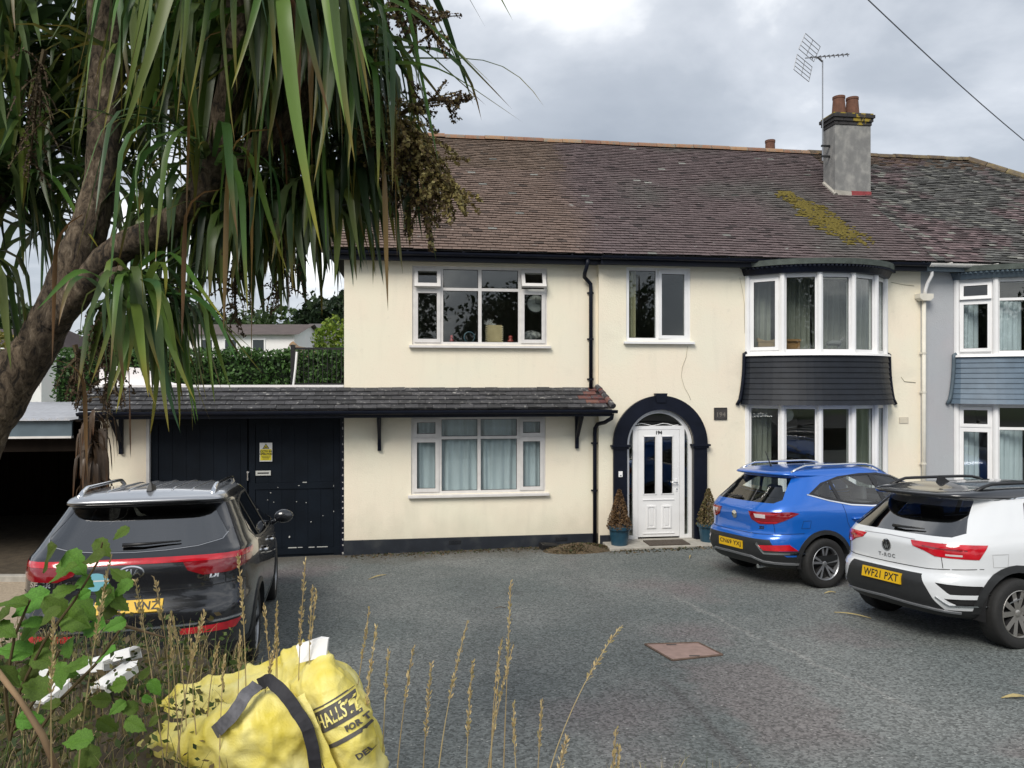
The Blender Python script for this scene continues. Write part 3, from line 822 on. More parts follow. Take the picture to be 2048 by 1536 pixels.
def downpipe(pts, r, m, brackets=(), parent=house, name='downpipe'):
    mb = MB(); mb.tube(pts, r, 10); o = mb.build(name, m, parent, smooth=True)
    for (x, y, z) in brackets:
        q = MB(); q.tube([(x, y, z - 0.018), (x, y, z + 0.018)], r * 1.22, 10); q.box(x - r * 1.7, x + r * 1.7, y + r * .9, y + r * 1.1, z - 0.015, z + 0.015); q.build('pipe_clip', m, o)
    return o
downpipe([(1.30, -0.30, 5.02), (1.30, -0.30, 4.93), (1.285, -0.28, 4.86), (1.275, -0.20, 4.78), (1.29, -0.12, 4.72), (1.36, -0.07, 4.665), (1.415, -0.06, 4.61), (1.42, -0.06, 4.52), (1.42, -0.06, 2.74)], 0.036, M['navy'], [(1.42, -0.06, 4.45), (1.42, -0.06, 3.62), (1.42, -0.06, 2.9)])
downpipe([(1.69, -0.52, 2.30), (1.68, -0.50, 2.22), (1.60, -0.35, 2.14), (1.52, -0.16, 2.10), (1.49, -0.09, 2.02), (1.49, -0.07, 1.9), (1.49, -0.07, -0.15)], 0.036, M['navy'], [(1.49, -0.07, 1.75), (1.49, -0.07, 0.9)])
M['creampipe'] = mat('cream_painted_pipe', (0.66, 0.63, 0.55), 0.5, var=0.08, scale=6)
pp = downpipe([(7.87, -0.155, 4.42), (7.87, -0.155, -0.2)], 0.038, M['creampipe'], [(7.87, -0.155, 3.4), (7.87, -0.155, 2.66), (7.87, -0.155, 1.3)])
hp = MB(); hp.prism([(7.73, 4.52), (8.01, 4.52), (8.01, 4.44), (7.95, 4.39), (7.79, 4.39), (7.73, 4.44)], -0.24, -0.09); hp.build('rain_hopper', M['creampipe'], pp)
hp = MB(); hp.tube([(7.93, -0.30, 5.02), (7.93, -0.29, 4.86), (7.90, -0.22, 4.72), (7.885, -0.18, 4.6), (7.88, -0.17, 4.5)], 0.032, 8); hp.build('swan_neck', M['upvc'], pp, smooth=True)

# ---- roofs
PITCH = math.atan2(8.46 - 5.09, 4.0 + 0.36)
def slope_pt(s, t, h=0.0, y0=EY, z0=5.09, a=PITCH):
    """t metres up the slope, h above it"""
    return (s, y0 + t * math.cos(a) - h * math.sin(a), z0 + t * math.sin(a) + h * math.cos(a))
TL = math.hypot(4.36, 3.37)
def tiles(s0f, s1f, color, gauge=0.10, width=0.165, rows=None, seed=1, y0=EY, a=PITCH, tl=TL, rough=1.0):
    rnd = random.Random(seed); mb = MB()
    n = int(tl / gauge)
    for r in range(n):
        t = r * gauge; s = s0f(t) - (width / 2 if r % 2 else 0) - rnd.random() * 0.01
        end = s1f(t)
        while s < end:
            e = min(s + width - 0.006, end); b = max(s, s0f(t))
            if e - b > 0.02:
                wv = 0.012 * noise.noise((b * 0.45, t * 0.5, seed * 3.1))
                h = 0.034 + rnd.uniform(-0.003, 0.006) * rough + wv; j = rnd.uniform(-0.008, 0.008) * rough
                if rnd.random() < 0.010: j -= 0.015
                mb.cur = color(0.5 * (b + e), t, rnd)
                P = [slope_pt(b, t + j, h, y0, 5.09, a), slope_pt(e, t + j, h, y0, 5.09, a), slope_pt(e, t + gauge + 0.03, 0.012 + wv, y0, 5.09, a), slope_pt(b, t + gauge + 0.03, 0.012 + wv, y0, 5.09, a),
                     slope_pt(b, t + j + 0.004, h - 0.012, y0, 5.09, a), slope_pt(e, t + j + 0.004, h - 0.012, y0, 5.09, a)]
                i = [mb.p(q) for q in P]
                mb.face(i[0], i[1], i[2], i[3]); mb.face(i[4], i[5], i[1], i[0]); mb.face(i[4], i[0], i[3]); mb.face(i[1], i[5], i[2])
            s += width
    return mb

def own_tile(s, t, rnd):
    n1 = noise.noise((s * 0.5, t * 0.6, 1.3)); n2 = noise.noise((s * 1.7, t * 1.7, 7.7))
    k = smooth01((s - 0.9 + 0.5 * n1) / 1.0)                 # newer brown tiles on the extension, older mauve ones to the right
    brown = Vector((0.150, 0.106, 0.086)); mauve = Vector((0.110, 0.082, 0.083)); grey = Vector((0.090, 0.089, 0.080))
    c = brown.lerp(mauve, k)
    gk = smooth01((0.22 + n1 + 0.3 * n2) * 1.4) * smooth01((s - 2.0) / 1.5) * smooth01((7.6 - s) / 1.5)
    c = c.lerp(grey, 0.85 * gk)
    if s < 1.5 and t > 3.6: c = c.lerp(Vector((0.115, 0.082, 0.055)), 0.5)
    c = c * rnd.uniform(0.86, 1.13)
    if rnd.random() < (0.004 if k < 0.5 else 0.010): c = Vector((0.24, 0.24, 0.22)) * rnd.uniform(0.6, 1.1)
    if rnd.random() < 0.03: c = c * 0.45
    m = moss_k(s, t)
    if rnd.random() < m: c = Vector((0.135, 0.105, 0.016)) * rnd.uniform(0.5, 1.25)
    return c
def moss_k(s, t):
    """the run of yellow moss below the chimney"""
    c = 6.80 + (0.46 - t) * 0.234 + 0.14 * noise.noise((t * 2, 0, 5))
    w = 0.24 + 0.24 * smooth01((2.9 - t) / 1.2)
    if t > 3.0 or t < 0.35: return 0.0
    return max(0.0, 0.85 - (abs(s - c) / w) ** 2 * 0.85 + 0.5 * noise.noise((s * 5, t * 5, 3))) * smooth01((t - 0.35) / 0.9)
def left_hip(t): return -3.22 + 1.30 * t / TL
roof = MB()
A = [slope_pt(-3.22, 0), slope_pt(PARTY + 0.05, 0), slope_pt(PARTY + 0.05, TL), slope_pt(-3.22 + 1.30, TL)]
roof.poly(A)
bk = [(-3.22, 8.36 + 0.36, 5.09), (PARTY + 0.05, 8.72, 5.09)]
roof.poly([A[3], A[2], bk[1], bk[0]]); roof.poly([A[0], A[3], bk[0]])
rf = roof.build('roof', M['tileunder'], house)
tag(tiles(left_hip, lambda t: 7.98 if t < 3.0 else 7.90, own_tile, seed=3).build('roof_tiles', M['tile'], rf), kind='stuff')
# soft moss cushions on the run
mo = MB(); rnd = random.Random(5)
for i in range(1500):
    t = rnd.uniform(0.4, 3.0); s = 6.80 + (0.46 - t) * 0.234 + rnd.gauss(0, 0.28)
    if rnd.random() > moss_k(s, t) * 1.1: continue
    c = Vector(slope_pt(s, t, 0.03)); r = rnd.uniform(0.012, 0.04)
    top = mo.p(c + Vector((0, -0.35 * r, 0.6 * r)))
    rg = [mo.p(c + Vector((r * 1.5 * math.cos(a), r * math.sin(a) * 0.8, r * math.sin(a) * 0.62 * 0.8))) for a in [k * math.pi / 3 for k in range(6)]]
    for k in range(6): mo.face(rg[k], rg[(k + 1) % 6], top)
M['moss'] = mat('yellow_moss', (0.115, 0.09, 0.014), 0.95, var=0.4, scale=20)
tag(mo.build('moss', M['moss'], rf), kind='stuff')
# hanging side of the hip
hs = MB(); rnd = random.Random(8)
# ridge tiles one by one
x = -1.92; i = 0
def ridge_tile(x0, x1, m, parent, dz=0.0, z=8.462, y=4.0):
    mb = MB(); n = 6
    pr = [(y - 0.135 * math.cos(math.pi * k / n), z - 0.035 + dz + 0.115 * math.sin(math.pi * k / n)) for k in range(n + 1)]
    inn = [(y - 0.11 * math.cos(math.pi * k / n), z - 0.035 + dz + 0.09 * math.sin(math.pi * k / n)) for k in range(n + 1)]
    mb.prism(pr + inn[::-1], x0, x1, axis=0)
    return mb.build('ridge_tile', m, parent)
rr = random.Random(2)
while x < PARTY - 0.2:
    ridge_tile(x, x + 0.445, M['ridge'], rf, rr.uniform(-0.008, 0.01)); x += 0.455
x = 0.0
L0 = Vector(slope_pt(-3.22, 0)); L1 = Vector(slope_pt(-1.92, TL))
for i in range(13):
    a = L0.lerp(L1, i / 13); b = L0.lerp(L1, (i + 0.95) / 13)
    mb = MB(); mb.tube([a, b], 0.11, 8); mb.build('hip_tile', M['ridgedark'], rf)

# ---- chimney on the party wall
ch = MB(); cx0, cx1, cy0, cy1 = 7.37, 8.21, 2.0, 2.46
ch.box(cx0, cx1, cy0, cy1, 6.4, 8.46)
M['cementgrey'] = mat('grey_cement_render', (0.20, 0.20, 0.197), 0.9, var=0.15, scale=6, bump=0.4, bscale=40, alt=(0.28, 0.275, 0.26), altpos=(0.45, 0.75), stretch=(1.2, 1.2, 0.8))
chim = ch.build('chimney', M['cementgrey'], house)
rb = random.Random(4)
for k, (z0, z1, o) in enumerate(((8.47, 8.54, 0.02), (8.545, 8.615, 0.045), (8.62, 8.69, 0.07))):
    x0, x1, y0, y1 = cx0 - o, cx1 + o, cy0 - o, cy1 + o
    x = x0; i = 0
    while x < x1 - 0.02:                                   # oversailing courses, brick by brick
        e = min(x + (0.215 if (i or k % 2) else 0.10), x1)
        q = MB(); q.box(x + .004, e - .004, y0 + rb.uniform(0, .006), y0 + 0.11, z0, z1)
        q.build('brick', M['lichen'] if 0.4 < (x - x0) / (x1 - x0) < 0.85 and rb.random() < 0.75 else M['brickdark'], chim); x = e; i += 1
    y = y0 + 0.11; i = 0
    while y < y1 - 0.02:
        e = min(y + 0.215, y1)
        q = MB(); q.box(x0 + rb.uniform(0, .006), x0 + 0.11, y + .004, e - .004, z0, z1); q.build('brick', M['brickdark'], chim); y = e
    q = MB(); q.box(x0 + 0.1, x1 - 0.004, y0 + 0.1, y1 - 0.004, z0 + 0.004, z1 - 0.004); q.build('brick_core', M['brickdark'], chim)
q = MB(); q.box(cx0 - 0.04, cx1 + 0.04, cy0 - 0.04, cy1 + 0.04, 8.69, 8.725); q.build('flaunching', M['lichen'], chim)
for (sx, sy, h) in ((7.60, 2.23, 0.43), (7.92, 2.23, 0.42)):
    q = MB(); q.lathe([(0.155, 8.72), (0.15, 8.76), (0.125, 8.73 + h - 0.06), (0.135, 8.73 + h - 0.05), (0.135, 8.73 + h), (0.105, 8.73 + h), (0.10, 8.8)], 18, 'z', (sx, sy, 0)); q.build('chimney_pot', M['terracotta'], chim, smooth=False)
q = MB(); zf = slope_pt(0, (2.0 + 0.36) / math.cos(PITCH))[2]
q.box(cx0 + 0.38, cx1 + 0.01, cy0 - 0.012, cy0, zf + 0.0, zf + 0.11); q.build('flashing', mat('red_flashing', (0.26, 0.04, 0.045), 0.7, var=0.3, scale=9), chim)
q = MB(); q.prism([(cx0 - 0.02, zf - 0.02), (cx0 + 0.38, zf - 0.02), (cx0 + 0.38, zf + 0.09), (cx0 - 0.02, zf + 0.12)], cy0 - 0.02, cy0 - 0.001); q.build('mortar_fillet', M['concrete'], chim)
q = MB()
p0 = Vector(slope_pt(cx0, (2.0 + 0.34) / math.cos(PITCH), 0.03)); p1 = Vector(slope_pt(cx0, (2.46 + 0.36) / math.cos(PITCH), 0.03)); q.tube([p0, p1], 0.045, 6); q.build('mortar_fillet', M['concrete'], chim)
q = MB(); q.lathe([(0.13, 8.6), (0.12, 9.08), (0.13, 9.09), (0.13, 9.15), (0.10, 9.15)], 16, 'z', (7.5, 5.2, 0)); q.build('chimney_pot', M['terracotta'], house)
q = MB(); q.box(7.15, 7.85, 4.95, 5.5, 7.2, 8.68); q.build('rear_chimney', M['cementgrey'], house)

# ---- pent roof over the garage and the downstairs window
CS0, CS1 = -6.98, 1.70
CP = math.atan2(2.735 - 2.385, 0.52); CLEN = math.hypot(0.35, 0.52)
def cpt(s, t, h=0.0): return (s, -0.52 + t * math.cos(CP) - h * math.sin(CP), 2.385 + t * math.sin(CP) + h * math.cos(CP))
cb = MB(); cb.poly([cpt(CS0, 0), cpt(CS1, 0), cpt(CS1 - 0.16, CLEN), cpt(CS0, CLEN)]); cb.poly([cpt(CS1, 0), (CS1, 0.0, 2.385), cpt(CS1 - 0.16, CLEN)])
cb.poly([(CS0, -0.5, 2.33), (CS1, -0.5, 2.33), (CS1, 0.0, 2.33), (CS0, 0.0, 2.33)])
canopy = cb.build('pent_roof', M['tileunder'], house)
# one shared tile mesh, laid course by course
tw, tg = 0.232, CLEN / 5
def tile_mesh(name, w, m):
    mb = MB(); ca, sa = math.cos(CP), math.sin(CP)
    def L(x, t, h): return (x, t * ca - h * sa, t * sa + h * ca)
    P = [L(0, 0, .042), L(w, 0, .042), L(w, tg + .03, .014), L(0, tg + .03, .014), L(0, 0, .008), L(w, 0, .008), L(w, tg + .03, 0.004), L(0, tg + .03, .004)]
    i = [mb.p(q) for q in P]
    for q in ((0, 1, 2, 3), (4, 5, 1, 0), (0, 3, 7, 4), (1, 5, 6, 2), (2, 6, 7, 3), (4, 7, 6, 5)): mb.face(*[i[k] for k in q])
    return mb.mesh(name, m)
tm = tile_mesh('canopy_tile', tw - 0.006, M['canopytile']); tmr = tile_mesh('canopy_tile_red', tw - 0.006, M['redtile'])
rr = random.Random(11)
for r in range(5):
    s = CS0 - (tw / 2 if r % 2 else 0)
    lim = CS1 - 0.16 * (r / 5) - tw * 0.55
    while s < lim:
        red = s > CS1 - 0.55 + rr.uniform(-.1, .1) and r > 0
        o = bpy.data.objects.new('canopy_tile', tmr if red else tm); link(o, canopy)
        c = cpt(s, r * tg); o.location = (c[0], c[1] + rr.uniform(-.004, .004), c[2] + rr.uniform(-.004, .006)); o.rotation_euler = (rr.uniform(-.02, .02), rr.uniform(-.012, .012), 0)
        s += tw
gm = MB(); gm.box(CS0, CS1 - 0.02, -0.535, -0.505, 2.255, 2.375); gm.build('canopy_fascia', M['navy'], canopy)
gm = MB(); n = 8
gm.prism([(-0.585 + 0.05 * math.cos(math.pi + math.pi * k / n), 2.365 + 0.058 * math.sin(math.pi + math.pi * k / n)) for k in range(n + 1)], CS0, CS1 + 0.06, axis=0); gm.build('canopy_gutter', M['navy'], canopy)
for i in range(5):
    hq = MB(); a = Vector(cpt(CS1 - 0.16 * i / 5, i * tg, .05)); b = Vector(cpt(CS1 - 0.16 * (i + 1) / 5, (i + 1) * tg, .05)); hq.tube([a, b], [0.055, 0.045], 7); hq.build('hip_tile', M['redtile'] if i % 2 else M['canopytile'], canopy)
def bracket(s, parent=canopy):
    mb = MB(); mb.box(s - 0.03, s + 0.03, -0.06, -0.001, 1.66, 2.31)
    mb.build('bracket_post', M['navy'], parent)
    mb = MB(); mb.prism([(-0.46, 2.31), (-0.46, 2.23), (-0.10, 1.86), (-0.06, 1.74), (-0.06, 1.92), (-0.30, 2.24), (-0.06, 2.24), (-0.06, 2.31)], s - 0.025, s + 0.025, axis=0)
    mb.build('bracket', M['navy'], parent, fix=True)
bracket(-2.32); bracket(1.17); bracket(-6.53)

# ---- garage under the pent roof
gwall = MB()
gwall.box(-6.86, -6.13, -0.001, 0.25, -0.6, 2.33)
gwall.box(-7.0, -2.925, 0.02, 0.28, 2.30, 2.76)
gwall.box(-6.86, -6.6, 0.25, 6.0, -0.6, 2.70)
gwall.build('garage_wall', M['cream'], house)
q = MB(); q.box(-6.14, -6.09, -0.03, 0.06, -0.6, 2.29); q.build('garage_door_post', M['upvc_grey'], house)
q = MB(); q.box(-7.0, -2.93, 0.0, 0.30, 2.761, 2.80); cop = q.build('parapet_coping', M['white'], house)
q = MB(); q.prism([(-7.0, 2.801), (-5.55, 2.801), (-5.85, 2.83), (-6.1, 2.92), (-6.3, 3.08), (-7.0, 3.14)], 0.30, 0.5); q.build('parapet_sweep', M['white'], house)
q = MB(); q.box(-7.0, -2.93, 0.3, 6.0, 2.62, 2.70); q.build('garage_roof', M['lead'], house)
q = MB(); q.box(-6.1, -2.93, 0.35, 0.4, -0.6, 2.6); q.build('garage_back', M['black'], house)
GY = 0.05
gd = tag(empty('garage_doors', parent=house)) if False else None
def leaf(s0, s1, name):
    mb = MB(); mb.box(s0, s1, GY, GY + 0.04, -0.2, 2.24); lf = mb.build('garage_door', M['navydoor'], house)
    for z in (-0.10, 1.02, 2.13):
        b = MB(); b.box(s0 + 0.005, s1 - 0.005, GY - 0.022, GY, z, z + 0.11); b.build('rail', M['navydoor'], lf)
    for x in (s0 + 0.005, s1 - 0.11):
        b = MB(); b.box(x, x + 0.105, GY - 0.020, GY - 0.0, -0.19, 2.23); b.build('stile', M['navydoor'], lf)
    n = 6
    for i in range(n):
        x0 = lerp(s0 + 0.115, s1 - 0.115, i / n); x1 = lerp(s0 + 0.115, s1 - 0.115, (i + 1) / n)
        b = MB(); b.box(x0 + .002, x1 - .002, GY - 0.008, GY - 0.001, 0.012, 1.018); b.build('board', M['navydoor'], lf)
        b = MB(); b.box(x0 + .002, x1 - .002, GY - 0.008, GY - 0.001, 1.132, 2.128); b.build('board', M['navydoor'], lf)
    return lf
l1 = leaf(-6.08, -4.53, 'l'); l2 = leaf(-4.515, -2.985, 'r')
h = MB(); h.tube([(-4.52, GY - 0.05, 1.18), (-4.52, GY - 0.05, 1.34)], 0.012, 8); h.box(-4.535, -4.505, GY - 0.05, GY - 0.02, 1.19, 1.21); h.box(-4.535, -4.505, GY - 0.05, GY - 0.02, 1.31, 1.33); h.build('door_pull', M['chrome'], l2)
ch_m = mat('chipped_white_primer', (0.40, 0.40, 0.38), 0.8)
rr = random.Random(21)
for (x, z, w, hh) in [(-3.72, 0.80, .02, .02), (-3.56, 0.78, .018, .02), (-3.9, 0.48, .022, .025), (-3.48, 0.45, .024, .02), (-3.28, 0.55, .014, .02), (-4.15, 0.96, .03, .015), (-4.2, 0.84, .02, .012), (-4.1, 0.80, .022, .014), (-3.84, 0.2, .03, .04), (-3.1, 0.62, .012, .03), (-3.1, 1.06, .01, .04), (-3.68, 1.075, .04, .012), (-4.03, 1.05, .02, .012)]:
    c = MB(); c.prism([(x + w * rr.uniform(.7, 1.1) * math.cos(a) * .5, z + hh * rr.uniform(.7, 1.1) * math.sin(a) * .5) for a in [k * math.pi / 3.5 for k in range(7)]], GY - 0.0225 - .002, GY - 0.0078 if False else GY - 0.021); c.build('paint_chip', ch_m, l2)
for (x0, x1, z) in ((-3.86, -3.72, 0.012), (-3.70, -3.62, 0.016), (-3.52, -3.42, 0.012), (-3.38, -3.2, 0.014), (-3.62, -3.55, 1.128)):
    c = MB(); c.box(x0, x1, GY - 0.0265, GY - 0.019, z - 0.006, z + rr.uniform(.004, .010)); c.build('paint_chip', ch_m, l2)
# ragged white edge where the render meets the door frame
rg = MB(); z = -0.12
while z < 2.26:
    hgt = rr.uniform(0.02, 0.06); w = rr.uniform(0.006, 0.022)
    rg.box(-2.955, -2.932 + 0.003, 0.0, 0.02 + w, z, z + hgt * 0.7); z += hgt + rr.uniform(0.05, 0.10)
rg.build('ragged_render_edge', M['white'], house)
q = MB(); q.box(-2.985, -2.922, 0.0, 0.03, -0.25, 2.3); q.build('garage_door_post', M['navy'], house)
# ------------------------------------------------------------------ the neighbour's half
nb = tag(house_empty('grey_house'), 'grey rendered neighbouring half-house with slate-blue bow window cladding', 'house')
NS1 = 15.6
MIR = 15.72
NBAY = [(MIR - q[0], q[1]) for q in BAY[::-1]]
nw = MB()
wall_faces(nw, PARTY + 0.001, NS1, -0.6, 5.02, [(NBAY[0][0] + .05, NBAY[5][0] - .05, 3.36, 4.80), (NBAY[0][0] + .05, NBAY[5][0] - .05, 0.55, 2.45)], MY + 0.006, 0.1)
nw.poly([(NS1, MY, -0.6), (NS1, 8.2, -0.6), (NS1, 8.2, 5.02), (NS1, MY, 5.02)]); nw.poly([(PARTY, 8.2, -0.6), (NS1, 8.2, -0.6), (NS1, 8.2, 5.02), (PARTY, 8.2, 5.02)])
nw.build('wall', M['greywall'], nb)
for z0, z1 in ((2.62, 4.98), (0.05, 2.5)):
    mb = MB(); mb.box(8.2, 12.0, 0.05, 3.5, z0, z1); mb.f = [f for f in mb.f if not all(abs(mb.v[i].y - 0.05) < 1e-6 for i in f)]; mb.m = [0] * len(mb.f); mb.build('room', M['room'], nb)
bow(nb, NBAY, 3.365, 4.80, [4.40], {0: {(0, 1): R(9), (0, 0): R(2)}, 2: {(0, 1): 0.0}}, label='neighbour upper bow window light with its top sash open')
bow(nb, NBAY, 0.62, 2.44, [1.98], {0: {(0, 1): 0.0, (0, 0): 0.0}})
M['bluetrim'] = mat('slate_blue_trim', (0.075, 0.105, 0.13), 0.5, var=0.15, scale=6)
bay_front(nb, NBAY, M['bluepaint'], M['bluetrim'], M['lead'])
M['whitegutter'] = mat('dirty_white_gutter', (0.62, 0.61, 0.58), 0.55, var=0.15, scale=8)
eaves(nb, PARTY - 0.05, NS1 + 0.3, MY, M['bluetrim'], M['whitegutter'])
def nb_tile(s, t, rnd):
    n1 = noise.noise((s * 0.9, t * 0.9, 9.3)); n2 = noise.noise((s * 3, t * 3, 2.2))
    c = Vector((0.080, 0.080, 0.076)).lerp(Vector((0.105, 0.076, 0.078)), smooth01((n1 + 0.5 * n2 + 0.05) * 2.4))
    c = c * rnd.uniform(0.45, 1.6)
    if rnd.random() < 0.10: c = Vector((0.19, 0.19, 0.17)) * rnd.uniform(0.6, 1.2)
    if t > TL - 0.75 and rnd.random() < 0.6: c = c.lerp(Vector((0.10, 0.06, 0.035)), 0.7)
    return c
def right_hip(t): return 16.6 - 4.45 * t / TL
rm = MB(); A = [slope_pt(PARTY + 0.06, 0), slope_pt(16.6, 0), slope_pt(12.15, TL), slope_pt(PARTY + 0.06, TL)]
rm.poly(A); rm.poly([A[3], A[2], (16.6, 8.72, 5.09), (PARTY + 0.06, 8.72, 5.09)]); rm.poly([A[1], (16.6, 8.72, 5.09), A[2]])
nrf = rm.build('roof', M['tileunder'], nb)
tag(tiles(lambda t: 7.98 if t < 3.0 else 7.905, right_hip, nb_tile, seed=13, rough=1.7).build('roof_tiles', M['tile'], nrf), kind='stuff')
x = PARTY + 0.0; rr = random.Random(6)
while x < 12.1:
    ridge_tile(x, min(x + 0.445, 12.15), M['ridgedark'], nrf, rr.uniform(-0.012, 0.012)); x += 0.455
L0 = Vector(slope_pt(16.6, 0)); L1 = Vector(slope_pt(12.15, TL))
for i in range(15):
    mb = MB(); mb.tube([L0.lerp(L1, i / 15), L0.lerp(L1, (i + .97) / 15)], 0.115, 8); mb.build('hip_tile', M['ridgedark'], nrf)

# ------------------------------------------------------------------ curtains and things in the windows
def curtain(s0, s1, z0, z1, y, m, label, folds=9, amp=0.03, name='net_curtain', gather=0.0):
    mb = MB(); n = folds * 8
    rows = []
    for r in range(7):
        v = r / 6; row = []
        for i in range(n + 1):
            u = i / n
            ph = u * folds * 2 * math.pi + 0.9 * math.sin(u * 5 + v)
            pull = gather * math.sin(v * math.pi)
            row.append((lerp(s0, s1, u + pull * (0.5 - u)), y + amp * math.sin(ph) * (0.6 + 0.4 * math.sin(u * 17)), lerp(z0, z1, v)))
        rows.append(row)
    mb.grid(rows)
    return tag(in_house(mb.build(name, m, smooth=True)), label, 'curtain')
curtain(-1.73, -0.60, 0.90, 2.23, 0.125, M['netcurtain'], 'white net curtain in the left half of the downstairs window', 7)
curtain(-0.57, 0.59, 0.90, 2.23, 0.13, M['netcurtain'], 'white net curtain in the right half of the downstairs window', 8)
curtain(2.10, 2.30, 3.62, 4.88, 0.10, M['creamcurtain'], 'cream curtain at the left of the window over the door', 3, 0.03, 'curtain')
curtain(4.60, 4.92, 3.38, 4.78, 0.10, M['greycurtain'], 'grey drape at the far left of the upper bow window', 3, 0.04, 'curtain')
curtain(5.15, 5.62, 3.38, 4.78, -0.05, M['greycurtain'], 'grey drape hanging in the second light of the upper bow window', 5, 0.04, 'curtain')
curtain(5.80, 6.55, 3.38, 4.78, 0.18, M['greycurtain'], 'grey drape behind the middle light of the upper bow window', 7, 0.05, 'curtain')
curtain(6.50, 6.98, 3.38, 4.78, -0.02, M['greycurtain'], 'grey drape at the right of the upper bow window', 5, 0.03, 'curtain')
curtain(4.55, 4.92, 0.65, 2.42, 0.08, M['greycurtain'], 'grey drape at the left of the lower bow window', 4, 0.04, 'curtain')
curtain(6.45, 6.95, 0.65, 2.42, 0.06, M['greycurtain'], 'grey drape at the right of the lower bow window', 5, 0.04, 'curtain')
curtain(8.68, 9.12, 3.38, 4.38, -0.02, M['netcurtain'], 'white net curtain in the first light of the neighbour upper window', 4, 0.03)
curtain(9.16, 9.72, 3.38, 4.38, -0.38, M['netcurtain'], 'white net curtain in the second light of the neighbour upper window', 6, 0.03)
curtain(8.68, 9.14, 0.65, 1.98, -0.02, M['netcurtain'], 'white net curtain in the first light of the neighbour lower window', 4, 0.03)
curtain(9.18, 9.75, 0.65, 1.98, -0.38, M['netcurtain'], 'white net curtain in the second light of the neighbour lower window', 6, 0.03)
curtain(9.80, 10.35, 0.65, 1.98, -0.5, M['netcurtain'], 'white net curtain in the middle light of the neighbour lower window', 6, 0.03)
curtain(9.80, 10.35, 3.38, 4.38, -0.5, M['netcurtain'], 'white net curtain in the middle light of the neighbour upper window', 6, 0.03)

def house_thing(mb, name, m, label, cat, smooth=False):
    return tag(in_house(mb.build(name, m, smooth=smooth)), label, cat)
# upstairs left window
bx = tag(in_house(empty('storage_box')), 'tan storage box with notched sides behind the upstairs window', 'box')
q = MB(); q.box(-0.43, -0.155, 0.20, 0.42, 3.56, 3.875); q.build('box_body', mat('tan_board', (0.40, 0.31, 0.17), 0.8, var=0.12, scale=6), bx)
for sg, x in ((-1, -0.437), (1, -0.148)):
    for k in range(8):
        q = MB(); q.box(x - 0.014, x + 0.014, 0.195, 0.25, 3.57 + k * 0.038, 3.588 + k * 0.038); q.build('notch', mat('pale_cord', (0.55, 0.46, 0.3), 0.8) if k == 0 and sg < 0 else bpy.data.materials['pale_cord'], bx)
q = MB(); rr = random.Random(31)
for k in range(60):
    a = rr.uniform(0, 2 * math.pi); e_ = rr.uniform(0.1, 1.4); L = rr.uniform(0.07, 0.14)
    d = Vector((math.cos(a) * math.cos(e_), 0.4 * math.sin(a) * math.cos(e_), math.sin(e_))) * L
    c = Vector((-0.37, 0.30, 3.87)); sd = d.cross(Vector((0, 1, 0))).normalized() * 0.007
    q.poly([c - sd, c + sd, c + d + sd * .4, c + d - sd * .4])
house_thing(q, 'feather_duster', mat('white_feathers', (0.7, 0.68, 0.68), 0.9, trans=0.3), 'white feathery tuft standing on the tan storage box', 'ornament')
q = MB(); q.lathe([(0.0, -0.01), (0.155, -0.012), (0.165, 0.0), (0.15, 0.012), (0.0, 0.012)], 28, 'y', (0.47, 0.26, 4.28)); q.xf = None
clk = house_thing(q, 'wall_clock', mat('clock_face', (0.6, 0.6, 0.58), 0.5), 'round pale clock behind the right light of the upstairs window', 'clock', True)
q = MB(); q.lathe([(0.158, -0.02), (0.175, -0.02), (0.178, 0.01), (0.158, 0.012)], 28, 'y', (0.47, 0.255, 4.28)); q.build('clock_rim', M['black'], clk)
q = MB(); q.box(0.466, 0.474, 0.236, 0.24, 4.28, 4.39); q.box(0.47, 0.54, 0.236, 0.24, 4.276, 4.284); q.build('clock_hands', M['black'], clk)
q = MB(); rr = random.Random(32)
rows = []
for i in range(9):
    th = math.pi * i / 8
    rows.append([(0.40 + 0.20 * math.sin(th) * math.cos(p) * (1 + .12 * math.sin(3 * p + i)), 0.33 + 0.10 * math.sin(th) * math.sin(p), 3.68 + 0.10 * math.cos(th) * (1 + .15 * math.sin(2 * p))) for p in [k * 2 * math.pi / 14 for k in range(15)]])
q.grid(rows); house_thing(q, 'cushion', mat('patterned_cushion', (0.45, 0.44, 0.42), 0.9, alt=(0.12, 0.12, 0.13), scale=14), 'grey patterned cushion low in the right light of the upstairs window', 'cushion', True)
for (x, lab, c, s) in ((-1.06, 'small red ornament on the left of the upstairs sill', (0.35, 0.03, 0.03), 0.035), (0.0, 'red and cream toy on the sill beside the tan box', (0.32, 0.05, 0.04), 0.05)):
    q = MB(); q.lathe([(0.0, 3.56), (s, 3.565), (s * 1.1, 3.60), (s * .5, 3.62), (s * .75, 3.65), (s * .6, 3.68), (0, 3.69)], 12, 'z', (x, 0.2, 0)); house_thing(q, 'ornament', mat('ornament_paint', c, 0.4), lab, 'ornament', True)
q = MB(); q.lathe([(0.10, -0.008), (0.085, -0.012), (0.085, 0.012), (0.10, 0.008), (0.106, 0.0)], 24, 'y', (-0.74, 0.25, 3.655), close=True); house_thing(q, 'ring_stand', mat('teal_wire', (0.05, 0.10, 0.13), 0.4), 'round dark ring standing on the upstairs sill', 'ornament', True)
